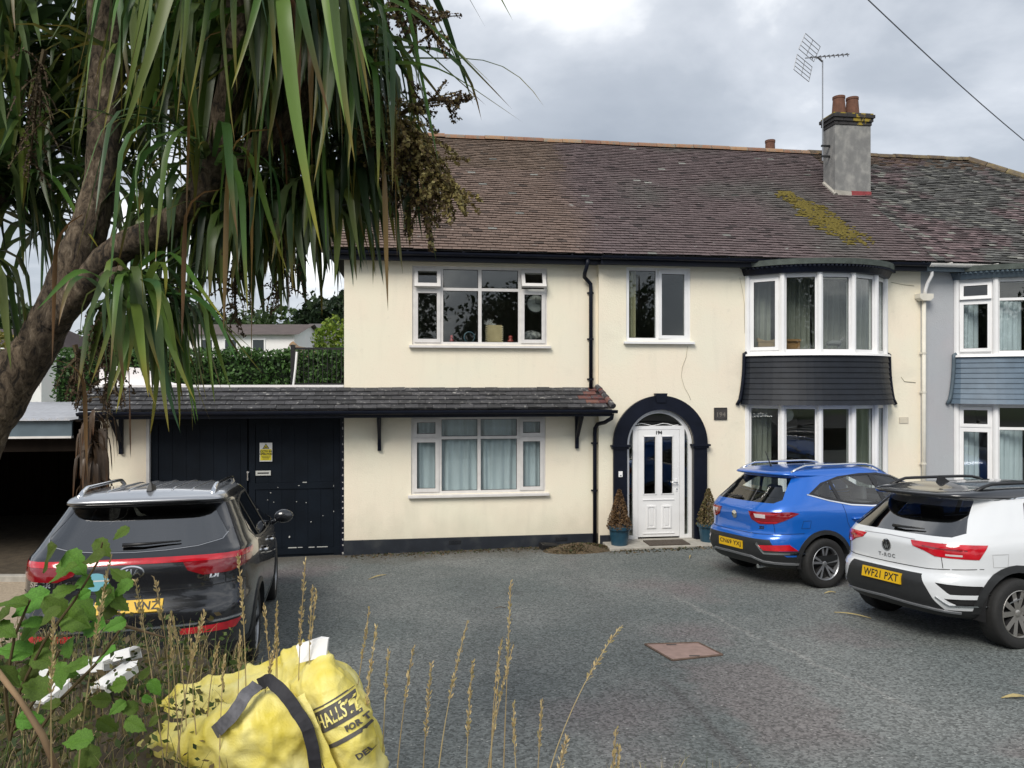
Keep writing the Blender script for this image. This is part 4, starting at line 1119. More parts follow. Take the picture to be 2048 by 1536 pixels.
# upper bow window
q = MB(); q.box(4.62, 4.98, -0.02, 0.02, 3.42, 3.62)
pr = [(4.60 + 0.40 * k / 10, 3.62 + 0.05 - 0.05 * math.sin(math.pi * k / 10)) for k in range(11)]
q.prism([(4.60, 3.60)] + pr + [(5.0, 3.60)], -0.03, 0.02); hb = house_thing(q, 'headboard', mat('pale_wood', (0.32, 0.22, 0.12), 0.5, var=0.2, scale=5, stretch=(1, 8, 8)), 'curved wooden headboard in the left light of the upper bow window', 'headboard')
q = MB(); q.box(5.05, 5.09, -0.22, -0.18, 3.37, 3.62); q.box(5.29, 5.33, -0.22, -0.18, 3.37, 3.62); q.box(5.04, 5.34, -0.24, -0.17, 3.60, 3.64); q.box(5.09, 5.29, -0.205, -0.195, 3.37, 3.6); q.box(5.04, 5.34, -0.2, 0.1, 3.42, 3.45)
house_thing(q, 'wooden_chair', mat('orange_wood', (0.28, 0.15, 0.06), 0.5, var=0.2, scale=5), 'orange wooden chair back in the second light of the upper bow window', 'chair')
hz = MB()
hz.tube([(5.77, -0.38, 3.56), (5.85, -0.38, 3.565), (5.97, -0.38, 3.56), (6.03, -0.38, 3.57)], [0.035, 0.045, 0.05, 0.04], 8)
for x in (5.79, 5.82, 5.98, 6.01): hz.tube([(x, -0.38, 3.54), (x + .01, -0.38, 3.37)], [0.014, 0.009], 6)
hz.tube([(6.02, -0.38, 3.58), (6.07, -0.38, 3.64), (6.09, -0.38, 3.65)], [0.025, 0.02, 0.018], 6); hz.tube([(6.06, -0.38, 3.66), (6.13, -0.38, 3.63)], [0.022, 0.012], 6); hz.tube([(5.77, -0.38, 3.57), (5.73, -0.38, 3.52), (5.72, -0.38, 3.44)], [0.01, .012, .006], 5)
house_thing(hz, 'toy_horse', mat('grey_toy', (0.13, 0.13, 0.13), 0.7), 'small dark toy horse in the middle light of the upper bow window', 'toy', True)
# round lampshade in the lower bow window
q = MB(); q.lathe([(0.02, 2.36), (0.10, 2.34), (0.15, 2.27), (0.16, 2.2), (0.13, 2.12), (0.05, 2.07), (0.0, 2.065)], 20, 'z', (5.42, 0.5, 0)); house_thing(q, 'paper_lampshade', mat('paper_shade', (0.6, 0.6, 0.6), 0.8), 'round white paper lampshade in the lower bow window', 'lampshade', True)

# ------------------------------------------------------------------ tv aerial on the chimney
ae = tag(in_house(empty('tv_aerial')), 'grey tv aerial with mesh reflector on a mast beside the chimney', 'aerial')
M['alu'] = mat('dull_aluminium', (0.34, 0.35, 0.37), 0.4, 0.7)
mx_, my_ = 7.20, 2.2
q = MB(); q.tube([(mx_, my_, 7.72), (mx_, my_, 9.93)], 0.016, 6); q.build('mast', M['alu'], ae)
for z in (8.05, 7.82):
    q = MB(); q.box(mx_ - 0.03, cx0 + 0.002, my_ - 0.02, my_ + 0.02, z - 0.02, z + 0.02); q.build('clamp', M['black'], ae)
dirv = Vector((0.48, -0.84, -0.26)).normalized(); up = Vector((0.12, 0.1, 1.0)); up = (up - dirv * up.dot(dirv)).normalized(); rt = dirv.cross(up)
b0 = Vector((mx_ - 0.24, my_ + 0.3, 10.10)); 
q = MB(); q.tube([b0, b0 + dirv * 1.05], 0.014, 6); q.build('boom', M['alu'], ae)
q = MB(); q.tube([Vector((mx_, my_, 9.9)), b0 + dirv * 0.30], 0.02, 6); q.build('boom_clamp', M['black'], ae)
for k in range(9):
    c = b0 + dirv * (0.16 + 0.105 * k)
    q = MB(); q.tube([c - rt * 0.055 - up * .02, c + up * .025, c + rt * 0.055 - up * .02], 0.009, 5); q.build('director', M['black'], ae)
for sg in (-1, 1):
    tilt = (up * sg + dirv * 0.12).normalized()
    for k in range(5):
        c = b0 + tilt * (0.06 + 0.085 * k)
        q = MB(); q.tube([c - rt * 0.33, c + rt * 0.33], 0.009, 4); q.build('reflector_rod', M['alu'], ae)
    for e_ in (-0.33, 0.0, 0.33):
        q = MB(); q.tube([b0 + tilt * 0.06 + rt * e_, b0 + tilt * 0.40 + rt * e_], 0.009, 4); q.build('reflector_rod', M['alu'], ae)
# overhead telephone wire
q = MB(); a = at(1600, -131, 8.0); b = at(2180, 385, 13.5)
q.tube([a.lerp(b, t) - Vector((0, 0, 0.12 * math.sin(math.pi * t))) for t in [k / 12 for k in range(13)]], 0.0075, 5)
tag(q.build('telephone_wire', mat('grey_cable', (0.12, 0.13, 0.15), 0.6)), 'thin overhead telephone wire crossing the sky at upper right', 'wire')

# ------------------------------------------------------------------ signs on the garage door
sg = tag(in_house(empty('warning_sign')), 'yellow and white warning sign with a triangle on the navy garage door', 'sign')
M['signyellow'] = mat('sign_yellow', (0.62, 0.52, 0.02), 0.4); M['signwhite'] = mat('sign_white', (0.62, 0.62, 0.60), 0.4); M['ink'] = mat('black_print', (0.012, 0.012, 0.012), 0.5)
SY = GY - 0.026
q = MB(); q.box(-4.33, -4.122, SY - 0.004, SY, 1.497, 1.815); q.build('sign_board', M['signwhite'], sg)
q = MB(); q.box(-4.318, -4.134, SY - 0.006, SY - 0.0045, 1.515, 1.705); q.build('sign_field', M['signyellow'], sg)
q = MB(); q.prism([(-4.283, 1.714), (-4.169, 1.714), (-4.226, 1.803)], SY - 0.0065, SY - 0.0045); q.build('sign_triangle', M['ink'], sg)
q = MB(); q.prism([(-4.262, 1.726), (-4.190, 1.726), (-4.226, 1.783)], SY - 0.0080, SY - 0.0067); q.build('sign_triangle_field', M['signyellow'], sg)
q = MB(); q.box(-4.245, -4.207, SY - 0.0095, SY - 0.0082, 1.733, 1.75); q.build('sign_pictogram', M['ink'], sg)
lettering('CCTV IN', 0.05, M['ink'], sg, lambda a, b: (-4.226 + a, SY - 0.0068, 1.665 + b), bold=0.002)
lettering('OPERATION', 0.042, M['ink'], sg, lambda a, b: (-4.226 + a * 0.86, SY - 0.0068, 1.622 + b), bold=0.002)
for k in range(3):
    q = MB(); q.box(-4.30 + .01 * k, -4.152 - .01 * k, SY - 0.0075, SY - 0.0062, 1.583 - k * 0.024, 1.591 - k * 0.024); q.build('small_print', M['ink'], sg)
q = MB(); q.box(-4.395, -4.147, SY - 0.005, SY, 1.259, 1.34); npl = tag(in_house(q.build('name_plate', mat('plate_grey', (0.5, 0.5, 0.47), 0.4))), 'narrow grey plate below the yellow sign on the garage door', 'sign')
q = MB(); q.box(-4.365, -4.177, SY - 0.0065, SY - 0.0052, 1.288, 1.311); q.build('plate_print', M['ink'], npl)

# ------------------------------------------------------------------ foliage tools
def leaves(mb, n, fn, size, rnd, colors, flat=0.0, asp=0.55, tri=False):
    """n leaf-sized faces at points from fn()"""
    for _ in range(n):
        c = fn()
        if c is None: continue
        c = Vector(c)
        u = Vector((rnd.gauss(0, 1), rnd.gauss(0, 1), rnd.gauss(0, 1) * (1 - flat))).normalized()
        w = u.cross(Vector((rnd.gauss(0, 1), rnd.gauss(0, 1), rnd.gauss(0, 1)))).normalized()
        s = size * rnd.uniform(0.6, 1.4)
        k = colors[int(rnd.random() * len(colors)) % len(colors)]; f = rnd.uniform(0.7, 1.25)
        mb.cur = (k[0] * f, k[1] * f, k[2] * f)
        if tri: mb.poly([c - u * s, c + w * s * asp, c + u * s])
        else: mb.poly([c - u * s, c - w * s * asp, c + u * s, c + w * s * asp])
def blob_pt(c, r, rnd, shell=0.55, bump=0.35, sd=0.0):
    while True:
        d = Vector((rnd.gauss(0, 1), rnd.gauss(0, 1), rnd.gauss(0, 1)))
        if d.length > 1e-3: break
    d.normalize()
    k = 1 + bump * noise.noise(d * 2.3 + Vector((sd, sd, 0))) + bump * 0.5 * noise.noise(d * 5.1 + Vector((0, sd, sd)))
    t = shell + (1 - shell) * rnd.random() ** 0.5
    return (c[0] + d.x * r[0] * k * t, c[1] + d.y * r[1] * k * t, c[2] + d.z * r[2] * k * t)
M['leaf'] = mat('leaves', (1, 1, 1), 0.6, attr=True, trans=0.3)
M['bark'] = mat('brown_bark', (0.08, 0.06, 0.045), 0.95, var=0.3, scale=12, bump=0.8, bscale=20)
def tree(name, base, h, cr, cc, label, cols, n=2500, size=0.12, seed=1, lobes=7, trunk=0.14):
    rnd = random.Random(seed); t = tag(empty(name, base), label, 'tree')
    tb = MB(); tb.tube([(0, 0, -0.3), (0.05, 0, h * .3), (0.0, 0.05, h * .7), (0, 0, h)], [trunk, trunk * .8, trunk * .5, trunk * .15], 8)
    for k in range(6):
        a = k * 1.1; z = h * (0.35 + 0.08 * k); tb.tube([(0, 0, z), (math.cos(a) * cr[0] * .4, math.sin(a) * cr[1] * .4, z + cr[2] * .25), (math.cos(a) * cr[0] * .75, math.sin(a) * cr[1] * .75, z + cr[2] * .45)], [trunk * .45, trunk * .25, trunk * .08], 6)
    tb.build('trunk', M['bark'], t, smooth=True)
    mb = MB()
    ls = [((rnd.uniform(-.6, .6) * cr[0], rnd.uniform(-.6, .6) * cr[1], cc + rnd.uniform(-.55, .6) * cr[2]), rnd.uniform(.4, .62)) for _ in range(lobes)] + [((0, 0, cc), 0.7)]
    for i, (c, s) in enumerate(ls):
        leaves(mb, n // len(ls), lambda: blob_pt(c, (cr[0] * s, cr[1] * s, cr[2] * s), rnd, 0.5, 0.4, i * 3.3), size, rnd, cols)
    mb.build('crown', M['leaf'], t)
    return t

DG = [(0.020, 0.040, 0.014), (0.03, 0.055, 0.018), (0.014, 0.03, 0.012)]
MG = [(0.045, 0.085, 0.022), (0.06, 0.10, 0.03), (0.035, 0.065, 0.02)]
LG = [(0.16, 0.24, 0.02), (0.20, 0.27, 0.03), (0.11, 0.19, 0.02)]
YG = [(0.22, 0.19, 0.03), (0.26, 0.22, 0.05), (0.14, 0.15, 0.03)]
# clipped hedge behind the garage
rnd = random.Random(41); hd = MB()
X0, X1, Y0, Y1, Z0, Z1 = -11.2, -3.3, 18.0, 19.0, -0.4, 3.58
def hpt():
    x = rnd.uniform(X0, X1); f = rnd.random()
    top = Z1 + 0.10 * noise.noise((x * 1.1, 0, 2)) + 0.05 * noise.noise((x * 4, 0, 1))
    if f < 0.28: return (x, rnd.uniform(Y0, Y1), top + rnd.uniform(-0.12, 0.10))
    z = rnd.uniform(2.2, top)
    return (x, Y0 + 0.10 * noise.noise((x * 1.7, z * 1.7, 4)) + rnd.uniform(-0.05, 0.15), z)
leaves(hd, 9000, hpt, 0.055, rnd, [(0.055, 0.125, 0.028), (0.08, 0.165, 0.038), (0.035, 0.085, 0.02)])
hd.cur = None
hedge = tag(empty('garden_hedge', ((X0 + X1) / 2, 18.5, -0.4)), 'clipped dark green hedge behind the garage roof', 'hedge')
o = hd.build('foliage', M['leaf']); o.parent = hedge; o.location = -Vector(hedge.location)
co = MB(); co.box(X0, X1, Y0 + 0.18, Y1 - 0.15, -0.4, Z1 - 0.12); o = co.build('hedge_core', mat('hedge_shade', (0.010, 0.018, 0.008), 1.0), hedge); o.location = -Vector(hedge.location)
# railing on the garage roof
ra = tag(in_house(empty('roof_railing')), 'black metal railing on the garage roof beside the house wall', 'railing')
q = MB(); q.box(-4.02, -2.93, 1.50, 1.54, 3.47, 3.51); q.build('top_rail', M['black'], ra)
q = MB(); q.box(-4.02, -2.93, 1.505, 1.535, 2.80, 2.83); q.build('bottom_rail', M['black'], ra)
q = MB(); q.box(-4.05, -3.97, 1.48, 1.56, 2.66, 3.56); q.build('post', M['black'], ra)
for k in range(11):
    x = -3.90 + k * 0.088; q = MB(); q.tube([(x, 1.52, 2.83), (x, 1.52, 3.47)], 0.007, 5); q.build('baluster', M['black'], ra)
q = MB(); q.tube([to_world(-3.99, 1.35, 2.70), to_world(-3.945, 1.38, 3.10), to_world(-3.925, 1.42, 3.42)], 0.022, 6)
tag(q.build('white_pipe', M['upvc']), 'leaning white plastic pipe beside the railing post', 'pipe')
# light green bush and dark conifers beyond
def bush(name, c, r, label, cols, n, size, seed):
    rnd = random.Random(seed); t = tag(empty(name, (c[0], c[1], c[2] - r[2])), label, 'bush')
    mb = MB(); leaves(mb, n, lambda: blob_pt((0, 0, r[2]), r, rnd, 0.6, 0.4, seed), size, rnd, cols); mb.build('foliage', M['leaf'], t)
    tb = MB()
    for k in range(5): tb.tube([(0, 0, -0.2), (r[0] * .4 * math.cos(k * 1.3), r[1] * .4 * math.sin(k * 1.3), r[2])], [0.04, 0.015], 5)
    tb.build('stem', M['bark'], t)
    return t
c = at(668, 690, 20.5); bush('lime_bush', c, (0.55, 0.5, 0.75), 'bright lime green bush beside the house wall beyond the hedge', LG, 1600, 0.06, 3)
c = at(675, 735, 20.2); bush('green_bush', c, (0.6, 0.5, 0.5), 'mid green bush below the lime bush by the railing', MG, 1200, 0.06, 4)
c = at(20, 700, 24); bush('golden_bush', (c.x - .4, c.y, c.z), (1.5, 0.9, 0.65), 'golden yellow hedge bush at the far left behind the trunk', YG, 2200, 0.07, 5)
for i, (px, py, Y, w, hh, lab, cols) in enumerate([(640, 640, 52, 2.0, 2.6, 'dark conifer rising behind the far grey roof', DG), (695, 620, 60, 2.4, 3.4, 'dark broad tree beside the house wall in the distance', DG), (520, 655, 60, 4.0, 2.5, 'dark tree behind the far white house', MG), (400, 650, 58, 4.0, 2.6, 'broad distant tree above the white house at left', DG), (270, 665, 62, 4.0, 2.4, 'distant tree seen between the trunk and the hanging leaves', MG), (60, 645, 65, 4.0, 3.0, 'round distant tree above the brown roof at far left', MG)]):
    c = at(px, py, Y); tree('distant_tree', (c.x, c.y, 0.5), c.z - 0.5, (w, w * .8, hh), c.z - 0.5 - hh * .35, lab, cols, 2200, 0.28, 60 + i)
# far white house
fw = tag(empty('white_house', at(470, 700, 40)), 'white rendered house with low roof beyond the hedge', 'house')
fw.location.z = 0.5
q = MB(); q.box(-3.9, 3.2, 0, 6, -1, 4.95); q.prism([(0, 4.951), (6, 4.951), (3, 5.65)], 3.05, 3.2, axis=0); q.prism([(0, 4.951), (6, 4.951), (3, 5.65)], -3.9, -3.75, axis=0); q.build('wall', M['white'], fw)
q = MB(); q.poly([(-4.1, -0.3, 4.9), (3.5, -0.3, 4.9), (3.5, 3, 5.7), (-4.1, 3, 5.7)]); q.poly([(-4.1, 6.3, 4.9), (-4.1, 3, 5.7), (3.5, 3, 5.7), (3.5, 6.3, 4.9)]); q.build('roof', mat('far_brown_roof', (0.09, 0.07, 0.065), 0.9, var=0.2, scale=2), fw)
for x in (-1.9, -0.6, 0.9):
    q = MB(); q.box(x, x + 0.75, -0.04, 0.0, 3.95, 4.7); w = q.build('window', M['upvc'], fw)
    q = MB(); q.box(x + 0.08, x + 0.67, -0.05, -0.041, 4.02, 4.63); q.build('pane', mat('far_pane', (0.03, 0.04, 0.045), 0.1) if x < -1 else bpy.data.materials['far_pane'], w)
fh = tag(empty('gabled_house', at(625, 700, 44)), 'white house with grey pitched roof beyond the railing', 'house'); fh.location.z = 0.5
q = MB(); q.box(-2.0, 2.2, 0, 6, -1, 4.55); q.build('wall', M['white'], fh)
q = MB(); q.poly([(-2.2, -0.2, 4.5), (2.3, -0.2, 4.5), (1.9, 3, 6.05), (-1.0, 3, 6.05)]); q.poly([(-2.2, -0.2, 4.5), (-1.0, 3, 6.05), (-2.2, 6.2, 4.5)]); q.poly([(2.3, -0.2, 4.5), (2.3, 6.2, 4.5), (1.9, 3, 6.05)]); q.build('roof', mat('far_grey_roof', (0.105, 0.10, 0.10), 0.9, var=0.2, scale=2), fh)
q = MB(); q.box(-0.25, 0.15, -0.04, 0.0, 3.7, 4.2); w = q.build('window', M['upvc'], fh); q = MB(); q.box(-0.2, 0.1, -0.05, -0.041, 3.75, 4.15); q.build('pane', bpy.data.materials['far_pane'], w)
ge = tag(empty('white_outbuilding', at(575, 720, 30)), 'white gabled outbuilding edged with orange ridge tiles beyond the hedge', 'outbuilding'); ge.location.z = 0.3
apx = at(583, 690, 30); e1 = at(618, 722, 30); z_a, z_e = apx.z - 0.3, e1.z - 0.3; xa = apx.x - ge.location.x; xe = e1.x - ge.location.x
q = MB(); q.prism([(xa - 2.2, -1), (xe, -1), (xe, z_e), (xa, z_a), (xa - 2.2, z_e - .6)], 0, 3.0); q.build('wall', M['white'], ge, fix=True)
for k in range(5):
    a = Vector((lerp(xa, xe, k / 5), -0.05, lerp(z_a, z_e, k / 5) + 0.06)); b = Vector((lerp(xa, xe, (k + .94) / 5), -0.05, lerp(z_a, z_e, (k + .94) / 5) + 0.06))
    q = MB(); q.tube([a, b], 0.13, 7); q.build('edge_tile', M['ridge'], ge)
q = MB(); q.poly([(xa, 0.05, z_a), (xe + .05, 0.05, z_e), (xe + .05, 3, z_e), (xa, 3, z_a)]); q.poly([(xa, 0.05, z_a), (xa, 3, z_a), (xa - 2.3, 3, z_e - .62), (xa - 2.3, 0.05, z_e - .62)]); q.build('roof', M['ridge'], ge)
# brown roofed bungalow, far left
bl = tag(empty('bungalow', at(0, 680, 34)), 'bungalow with dark brown roof at the far left', 'house'); bl.location.z = 0.3
q = MB(); q.box(-5, 1.9, 0, 6, -1, 4.15); q.build('wall', M['white'], bl)
q = MB(); q.poly([(-5.4, -0.5, 4.1), (2.2, -0.5, 4.1), (1.2, 3, 5.2), (-4.5, 3, 5.2)]); q.poly([(2.2, -0.5, 4.1), (2.2, 6.5, 4.1), (1.2, 3, 5.2)]); q.build('roof', mat('bungalow_roof', (0.06, 0.045, 0.045), 0.9, var=0.25, scale=2), bl)
q = MB(); q.box(-5.4, 2.2, -0.55, -0.5, 3.98, 4.1); q.build('fascia', M['upvc'], bl)

# ------------------------------------------------------------------ dark carport at the left
cpn = tag(in_house(empty('carport')), 'dark timber carport with grey-blue fascia and sheet roof at the left', 'carport')
M['cpfascia'] = mat('grey_blue_fascia', (0.085, 0.12, 0.145), 0.6, var=0.2, scale=4)
M['dkwood'] = mat('dark_stained_boards', (0.011, 0.008, 0.006), 0.9, spec=0.1, var=0.3, scale=5, stretch=(1, 1, 0.15))
q = MB(); q.box(-12.5, -7.2, -0.25, -0.2, 1.98, 2.22); q.build('fascia', M['cpfascia'], cpn)
q = MB(); q.box(-12.5, -7.2, -0.27, -0.18, 1.945, 1.979); q.build('fascia_trim', M['upvc_grey'], cpn)
for k in range(22):
    x = -12.5 + k * 0.241; q = MB(); q.prism([(x, 2.24), (x + .06, 2.275), (x + .12, 2.24), (x + .18, 2.275), (x + .241, 2.24)][:5] + [(x + .241, 2.232), (x, 2.232)], -0.32, 5.5)
    for i, v in enumerate(mb_v := q.v): v.z += 0.02 * (v.y + 0.3)
    q.build('roof_sheet', mat('grey_roof_sheet', (0.46, 0.47, 0.50), 0.5, var=0.15, scale=3) if k == 0 else bpy.data.materials['grey_roof_sheet'], cpn)
for k in range(30):
    x = -12.5 + k * 0.18; q = MB(); q.box(x, x + 0.172, 5.2 + 0.012 * (k % 2), 5.25, -0.6, 2.3); q.build('board', M['dkwood'], cpn)
for x in (-12.6, -7.08):
    q = MB(); q.box(x, x + 0.1, -0.2, 5.2, -0.6, 2.2); q.build('side_wall', M['dkwood'], cpn)
q = MB(); q.box(-12.4, -7.2, -0.1, 0.0, 1.72, 1.95); q.build('lintel', M['dkwood'], cpn)
q = MB(); q.box(-12.5, -7.1, -0.15, 5.2, 2.20, 2.228); q.build('ceiling', M['dkwood'], cpn)

# ------------------------------------------------------------------ small things on the driveway
def ground_quad_thing(name, pts, h, m, label, cat):
    mb = MB(); P = [(x, y, g(x, y)) for x, y in pts]
    lo = [mb.p(q[0], q[1], q[2] - 0.02) for q in P]; hi = [mb.p(q[0], q[1], q[2] + h) for q in P]
    n = len(P)
    mb.face(*hi)
    for i in range(n): mb.face(lo[i], lo[(i + 1) % n], hi[(i + 1) % n], hi[i])
    return tag(mb.build(name, m), label, cat)
mh = ground_quad_thing('manhole_cover', [(1.341, 7.455), (1.886, 7.479), (2.014, 7.076), (1.504, 6.932)], 0.008, mat('rusty_pink_cover', (0.30, 0.205, 0.175), 0.8, var=0.18, scale=14, bump=0.2, bscale=60), 'pinkish rusty metal manhole cover set in the tarmac', 'manhole cover')
fr_ = MB(); ring_pts = [(1.341, 7.455), (1.886, 7.479), (2.014, 7.076), (1.504, 6.932)]
for i in range(4):
    a = ring_pts[i]; b = ring_pts[(i + 1) % 4]
    fr_.tube([(a[0], a[1], g(*a) + 0.006), (b[0], b[1], g(*b) + 0.006)], 0.012, 5)
fr_.build('cover_frame', mat('rust_frame', (0.12, 0.08, 0.06), 0.9, var=0.3, scale=20), mh)
for (x, y) in ((1.60, 7.42), (1.74, 7.05)):
    q = MB(); q.box(x - .05, x + .05, y - .012, y + .012, g(x, y) + 0.004, g(x, y) + 0.0105); q.build('lifting_slot', M['black'], mh)
# soil and leaf litter against the wall
rnd = random.Random(51); lt = MB()
def lit():
    f = rnd.random()
    if f < 0.55:
        a = rnd.uniform(0, 6.28); r = rnd.random() ** 0.5; s = 1.12 + r * 0.62 * math.cos(a); y = -0.42 + r * 0.30 * math.sin(a)
        z = 0.10 * max(0, 1 - r * r)
    else:
        s = rnd.uniform(-2.9, 4.4); y = -0.06 - abs(rnd.gauss(0, 0.14)) - (0.55 if s > 1.6 else 0); z = 0.0
    w = to_world(s, y, 0); return (w.x, w.y, g(w.x, w.y) + z + rnd.uniform(0.0, 0.012))
leaves(lt, 2600, lit, 0.022, rnd, [(0.10, 0.07, 0.035), (0.16, 0.115, 0.06), (0.06, 0.05, 0.025), (0.05, 0.065, 0.02)], flat=0.6)
tag(lt.build('leaf_litter', M['leaf']), 'brown leaf litter swept against the house wall', kind='stuff')
hm = MB(); rows = []
for i in range(9):
    r = i / 8; rows.append([(lambda w: (w.x, w.y, g(w.x, w.y) - 0.004 + 0.10 * max(0, 1 - r * r) * (1 + .3 * math.sin(5 * k))))(to_world(1.12 + r * 0.66 * math.cos(k * math.pi / 8), -0.42 + r * 0.33 * math.sin(k * math.pi / 8), 0)) for k in range(17)])
hm.grid(rows); tag(hm.build('soil_heap', mat('litter_soil', (0.085, 0.062, 0.036), 1.0, var=0.35, scale=25, bump=0.9, bscale=40), smooth=True), 'low heap of soil and dead leaves beside the doorstep', kind='stuff')
dr = to_world(0.62, -0.22, 0); q = MB(); q.box(-0.15, 0.17, -0.11, 0.11, -0.05, 0.085); q.box(-0.11, 0.13, -0.08, 0.08, 0.085, 0.095)
o = bevel(q.build('drain_cover', M['black']), 0.015); o.location = (dr.x, dr.y, g(dr.x, dr.y)); o.rotation_euler = (0.05, 0.1, TH + .15); tag(o, 'small black plastic drain cover at the foot of the wall', 'drain')
q = MB(); mt = to_world(2.72, -0.36, 0)
q.box(-0.37, 0.37, -0.2, 0.2, 0, 0.016); o = q.build('doormat', mat('brown_coir', (0.075, 0.058, 0.045), 1.0, var=0.4, scale=40, bump=1.0, bscale=120)); o.location = (mt.x, mt.y, -0.011); o.rotation_euler = (0, 0, TH); tag(o, 'dark brown doormat on the step at the front door', 'doormat')
def potted(s, y, label, sc, dry, seed):
    w = to_world(s, y, -0.012); t = tag(empty('potted_conifer', (w.x, w.y, w.z if s < 4.6 else g(w.x, w.y))), label, 'potted plant', 'potted conifers by the front door'); rnd = random.Random(seed)
    p = MB(); p.lathe([(0.0, 0.0), (0.145 * sc, 0.0), (0.175 * sc, 0.23 * sc), (0.185 * sc, 0.27 * sc), (0.21 * sc, 0.275 * sc), (0.21 * sc, 0.33 * sc), (0.18 * sc, 0.33 * sc), (0.17 * sc, 0.26 * sc), (0.0, 0.26 * sc)], 22, 'z')
    p.build('pot', mat('glazed_blue_pot', (0.018, 0.060, 0.095), 0.3, var=0.25, scale=6) if 'glazed_blue_pot' not in bpy.data.materials else bpy.data.materials['glazed_blue_pot'], t, smooth=False)
    f = MB()
    def cone():
        h = rnd.random() ** 1.3; r = (0.205 * (1 - h) ** 0.8 + 0.012) * sc; a = rnd.uniform(0, 6.28); rr_ = r * (1 - 0.3 * rnd.random() ** 2) * (1 + .18 * noise.noise((math.cos(a) * 2, math.sin(a) * 2, h * 5)))
        return (rr_ * math.cos(a), rr_ * math.sin(a), 0.30 * sc + h * 0.66 * sc)
    leaves(f, 2200, cone, 0.022 * sc, rnd, dry, asp=0.4); f.build('foliage', M['leaf'], t)
    st = MB(); st.tube([(0, 0, 0.2), (0.01, 0, 0.6 * sc), (0, 0, 0.9 * sc)], [0.02, 0.012, 0.004], 6); st.build('stem', M['bark'], t)
potted(1.86, -0.36, 'dead brown conical conifer in a blue pot left of the door', 1.0, [(0.15, 0.085, 0.035), (0.20, 0.12, 0.055), (0.10, 0.055, 0.025)], 1)
potted(3.53, -0.30, 'faded yellow-green conifer in a blue pot right of the door, half behind the blue car', 0.98, [(0.17, 0.12, 0.05), (0.12, 0.12, 0.04), (0.22, 0.16, 0.08)], 2)
# dry palm leaf scraps lying on the tarmac
def scrap(px, py, L, rot, label, w=0.02, m=None):
    Y = 6.0
    for _ in range(30):
        p = at(px, py, Y); Y += (p.z - g(p.x, Y)) * 1.2
    p = at(px, py, Y); mb = MB(); n = 6
    for i in range(n):
        t0, t1 = i / n, (i + 1) / n
        def q(t, sgn):
            a = rot + 0.5 * (t - .5); x = p.x + L * (t - .5) * math.cos(rot) - sgn * w * math.sin(a) * (1 - abs(2 * t - 1)) * .5; y = p.y + L * (t - .5) * math.sin(rot) * 1.6 + sgn * w * math.cos(a) * (1 - abs(2 * t - 1)) * .5
            return (x, y, g(x, y) + 0.008 + 0.02 * math.sin(3 * t) + 0.004 * sgn)
        mb.poly([q(t0, -1), q(t1, -1), q(t1, 1), q(t0, 1)])
    o = tag(mb.build('dry_leaf', m or bpy.data.materials['straw_leaf']), label, 'leaf'); sm = o.modifiers.new('solid', 'SOLIDIFY'); sm.thickness = 0.003
mat('straw_leaf', (0.36, 0.29, 0.13), 0.8, var=0.2, scale=20)
scrap(755, 1155, 0.28, 0.7, 'dry straw coloured leaf on the tarmac before the plinth', 0.03)
scrap(1380, 1115, 0.22, 1.1, 'curled dry leaf on the tarmac by the doorstep', 0.025)
scrap(1705, 1232, 0.34, -0.6, 'thin pale dry leaf on the tarmac behind the white car', 0.015)
scrap(1660, 1187, 0.16, 0.1, 'short yellow leaf beside the blue car rear wheel', 0.03)
scrap(2030, 1397, 0.22, 0.0, 'yellowish dry scrap at the right edge of the tarmac', 0.05)
scrap(1000, 1218, 0.14, 0.05, 'thin dark twig on the tarmac behind the tall grass', 0.012, M['bark'])
# trees and a hedge across the road, mirrored in the windows
for i, (x, y, h_, r_, lab) in enumerate([(-9, -16, 9, 4.2, 'tall dark tree across the road at the left'), (0.5, -19, 10, 4.6, 'tall dark tree across the road facing the house'), (9, -17, 8, 4.0, 'dark tree across the road at the right'), (18, -20, 9, 4.6, 'dark tree across the road far right')]):
    tree('roadside_tree', (x, y, 1.0), h_, (r_, r_, r_ * .95), h_ - r_ * .75, lab, DG, 7000, 0.17, 80 + i, trunk=0.25)
# ------------------------------------------------------------------ parked cars
# car frame: x forward from the rear bumper, y to the car's left, z up
def car_paint(name, col, flake=0.0, rough=0.35, metal=0.0):
    m = mat(name, col, rough, metal, coat=1.0, spec=0.5)
    return m
M['cladding'] = mat('grained_black_plastic', (0.016, 0.017, 0.018), 0.5, var=0.1, scale=30)
M['rubber'] = mat('tyre_rubber', (0.014, 0.014, 0.014), 0.8, var=0.2, scale=20, bump=0.2, bscale=80)
M['redlens'] = mat('red_lens', (0.48, 0.008, 0.018), 0.12, coat=1.0, var=0.3, scale=9)
M['darkred'] = mat('dark_red_lens', (0.20, 0.005, 0.010), 0.12, coat=1.0)
M['clearlens'] = mat('pale_lens', (0.55, 0.50, 0.50), 0.1, coat=1.0)
M['carglass'] = glass('tinted_car_glass', (0.42, 0.46, 0.46), 1.95)
M['clearcar'] = glass('pale_car_glass', (0.80, 0.85, 0.84), 1.7)
M['privacy'] = glass('privacy_glass', (0.16, 0.17, 0.18), 2.5)
M['liner'] = mat('car_interior', (0.03, 0.03, 0.032), 0.9)
M['seatcloth'] = mat('grey_seat_cloth', (0.10, 0.10, 0.105), 0.9)
M['plateyellow'] = mat('number_plate_yellow', (0.66, 0.40, 0.008), 0.35)
M['gap'] = mat('panel_gap', (0.006, 0.006, 0.007), 0.8)

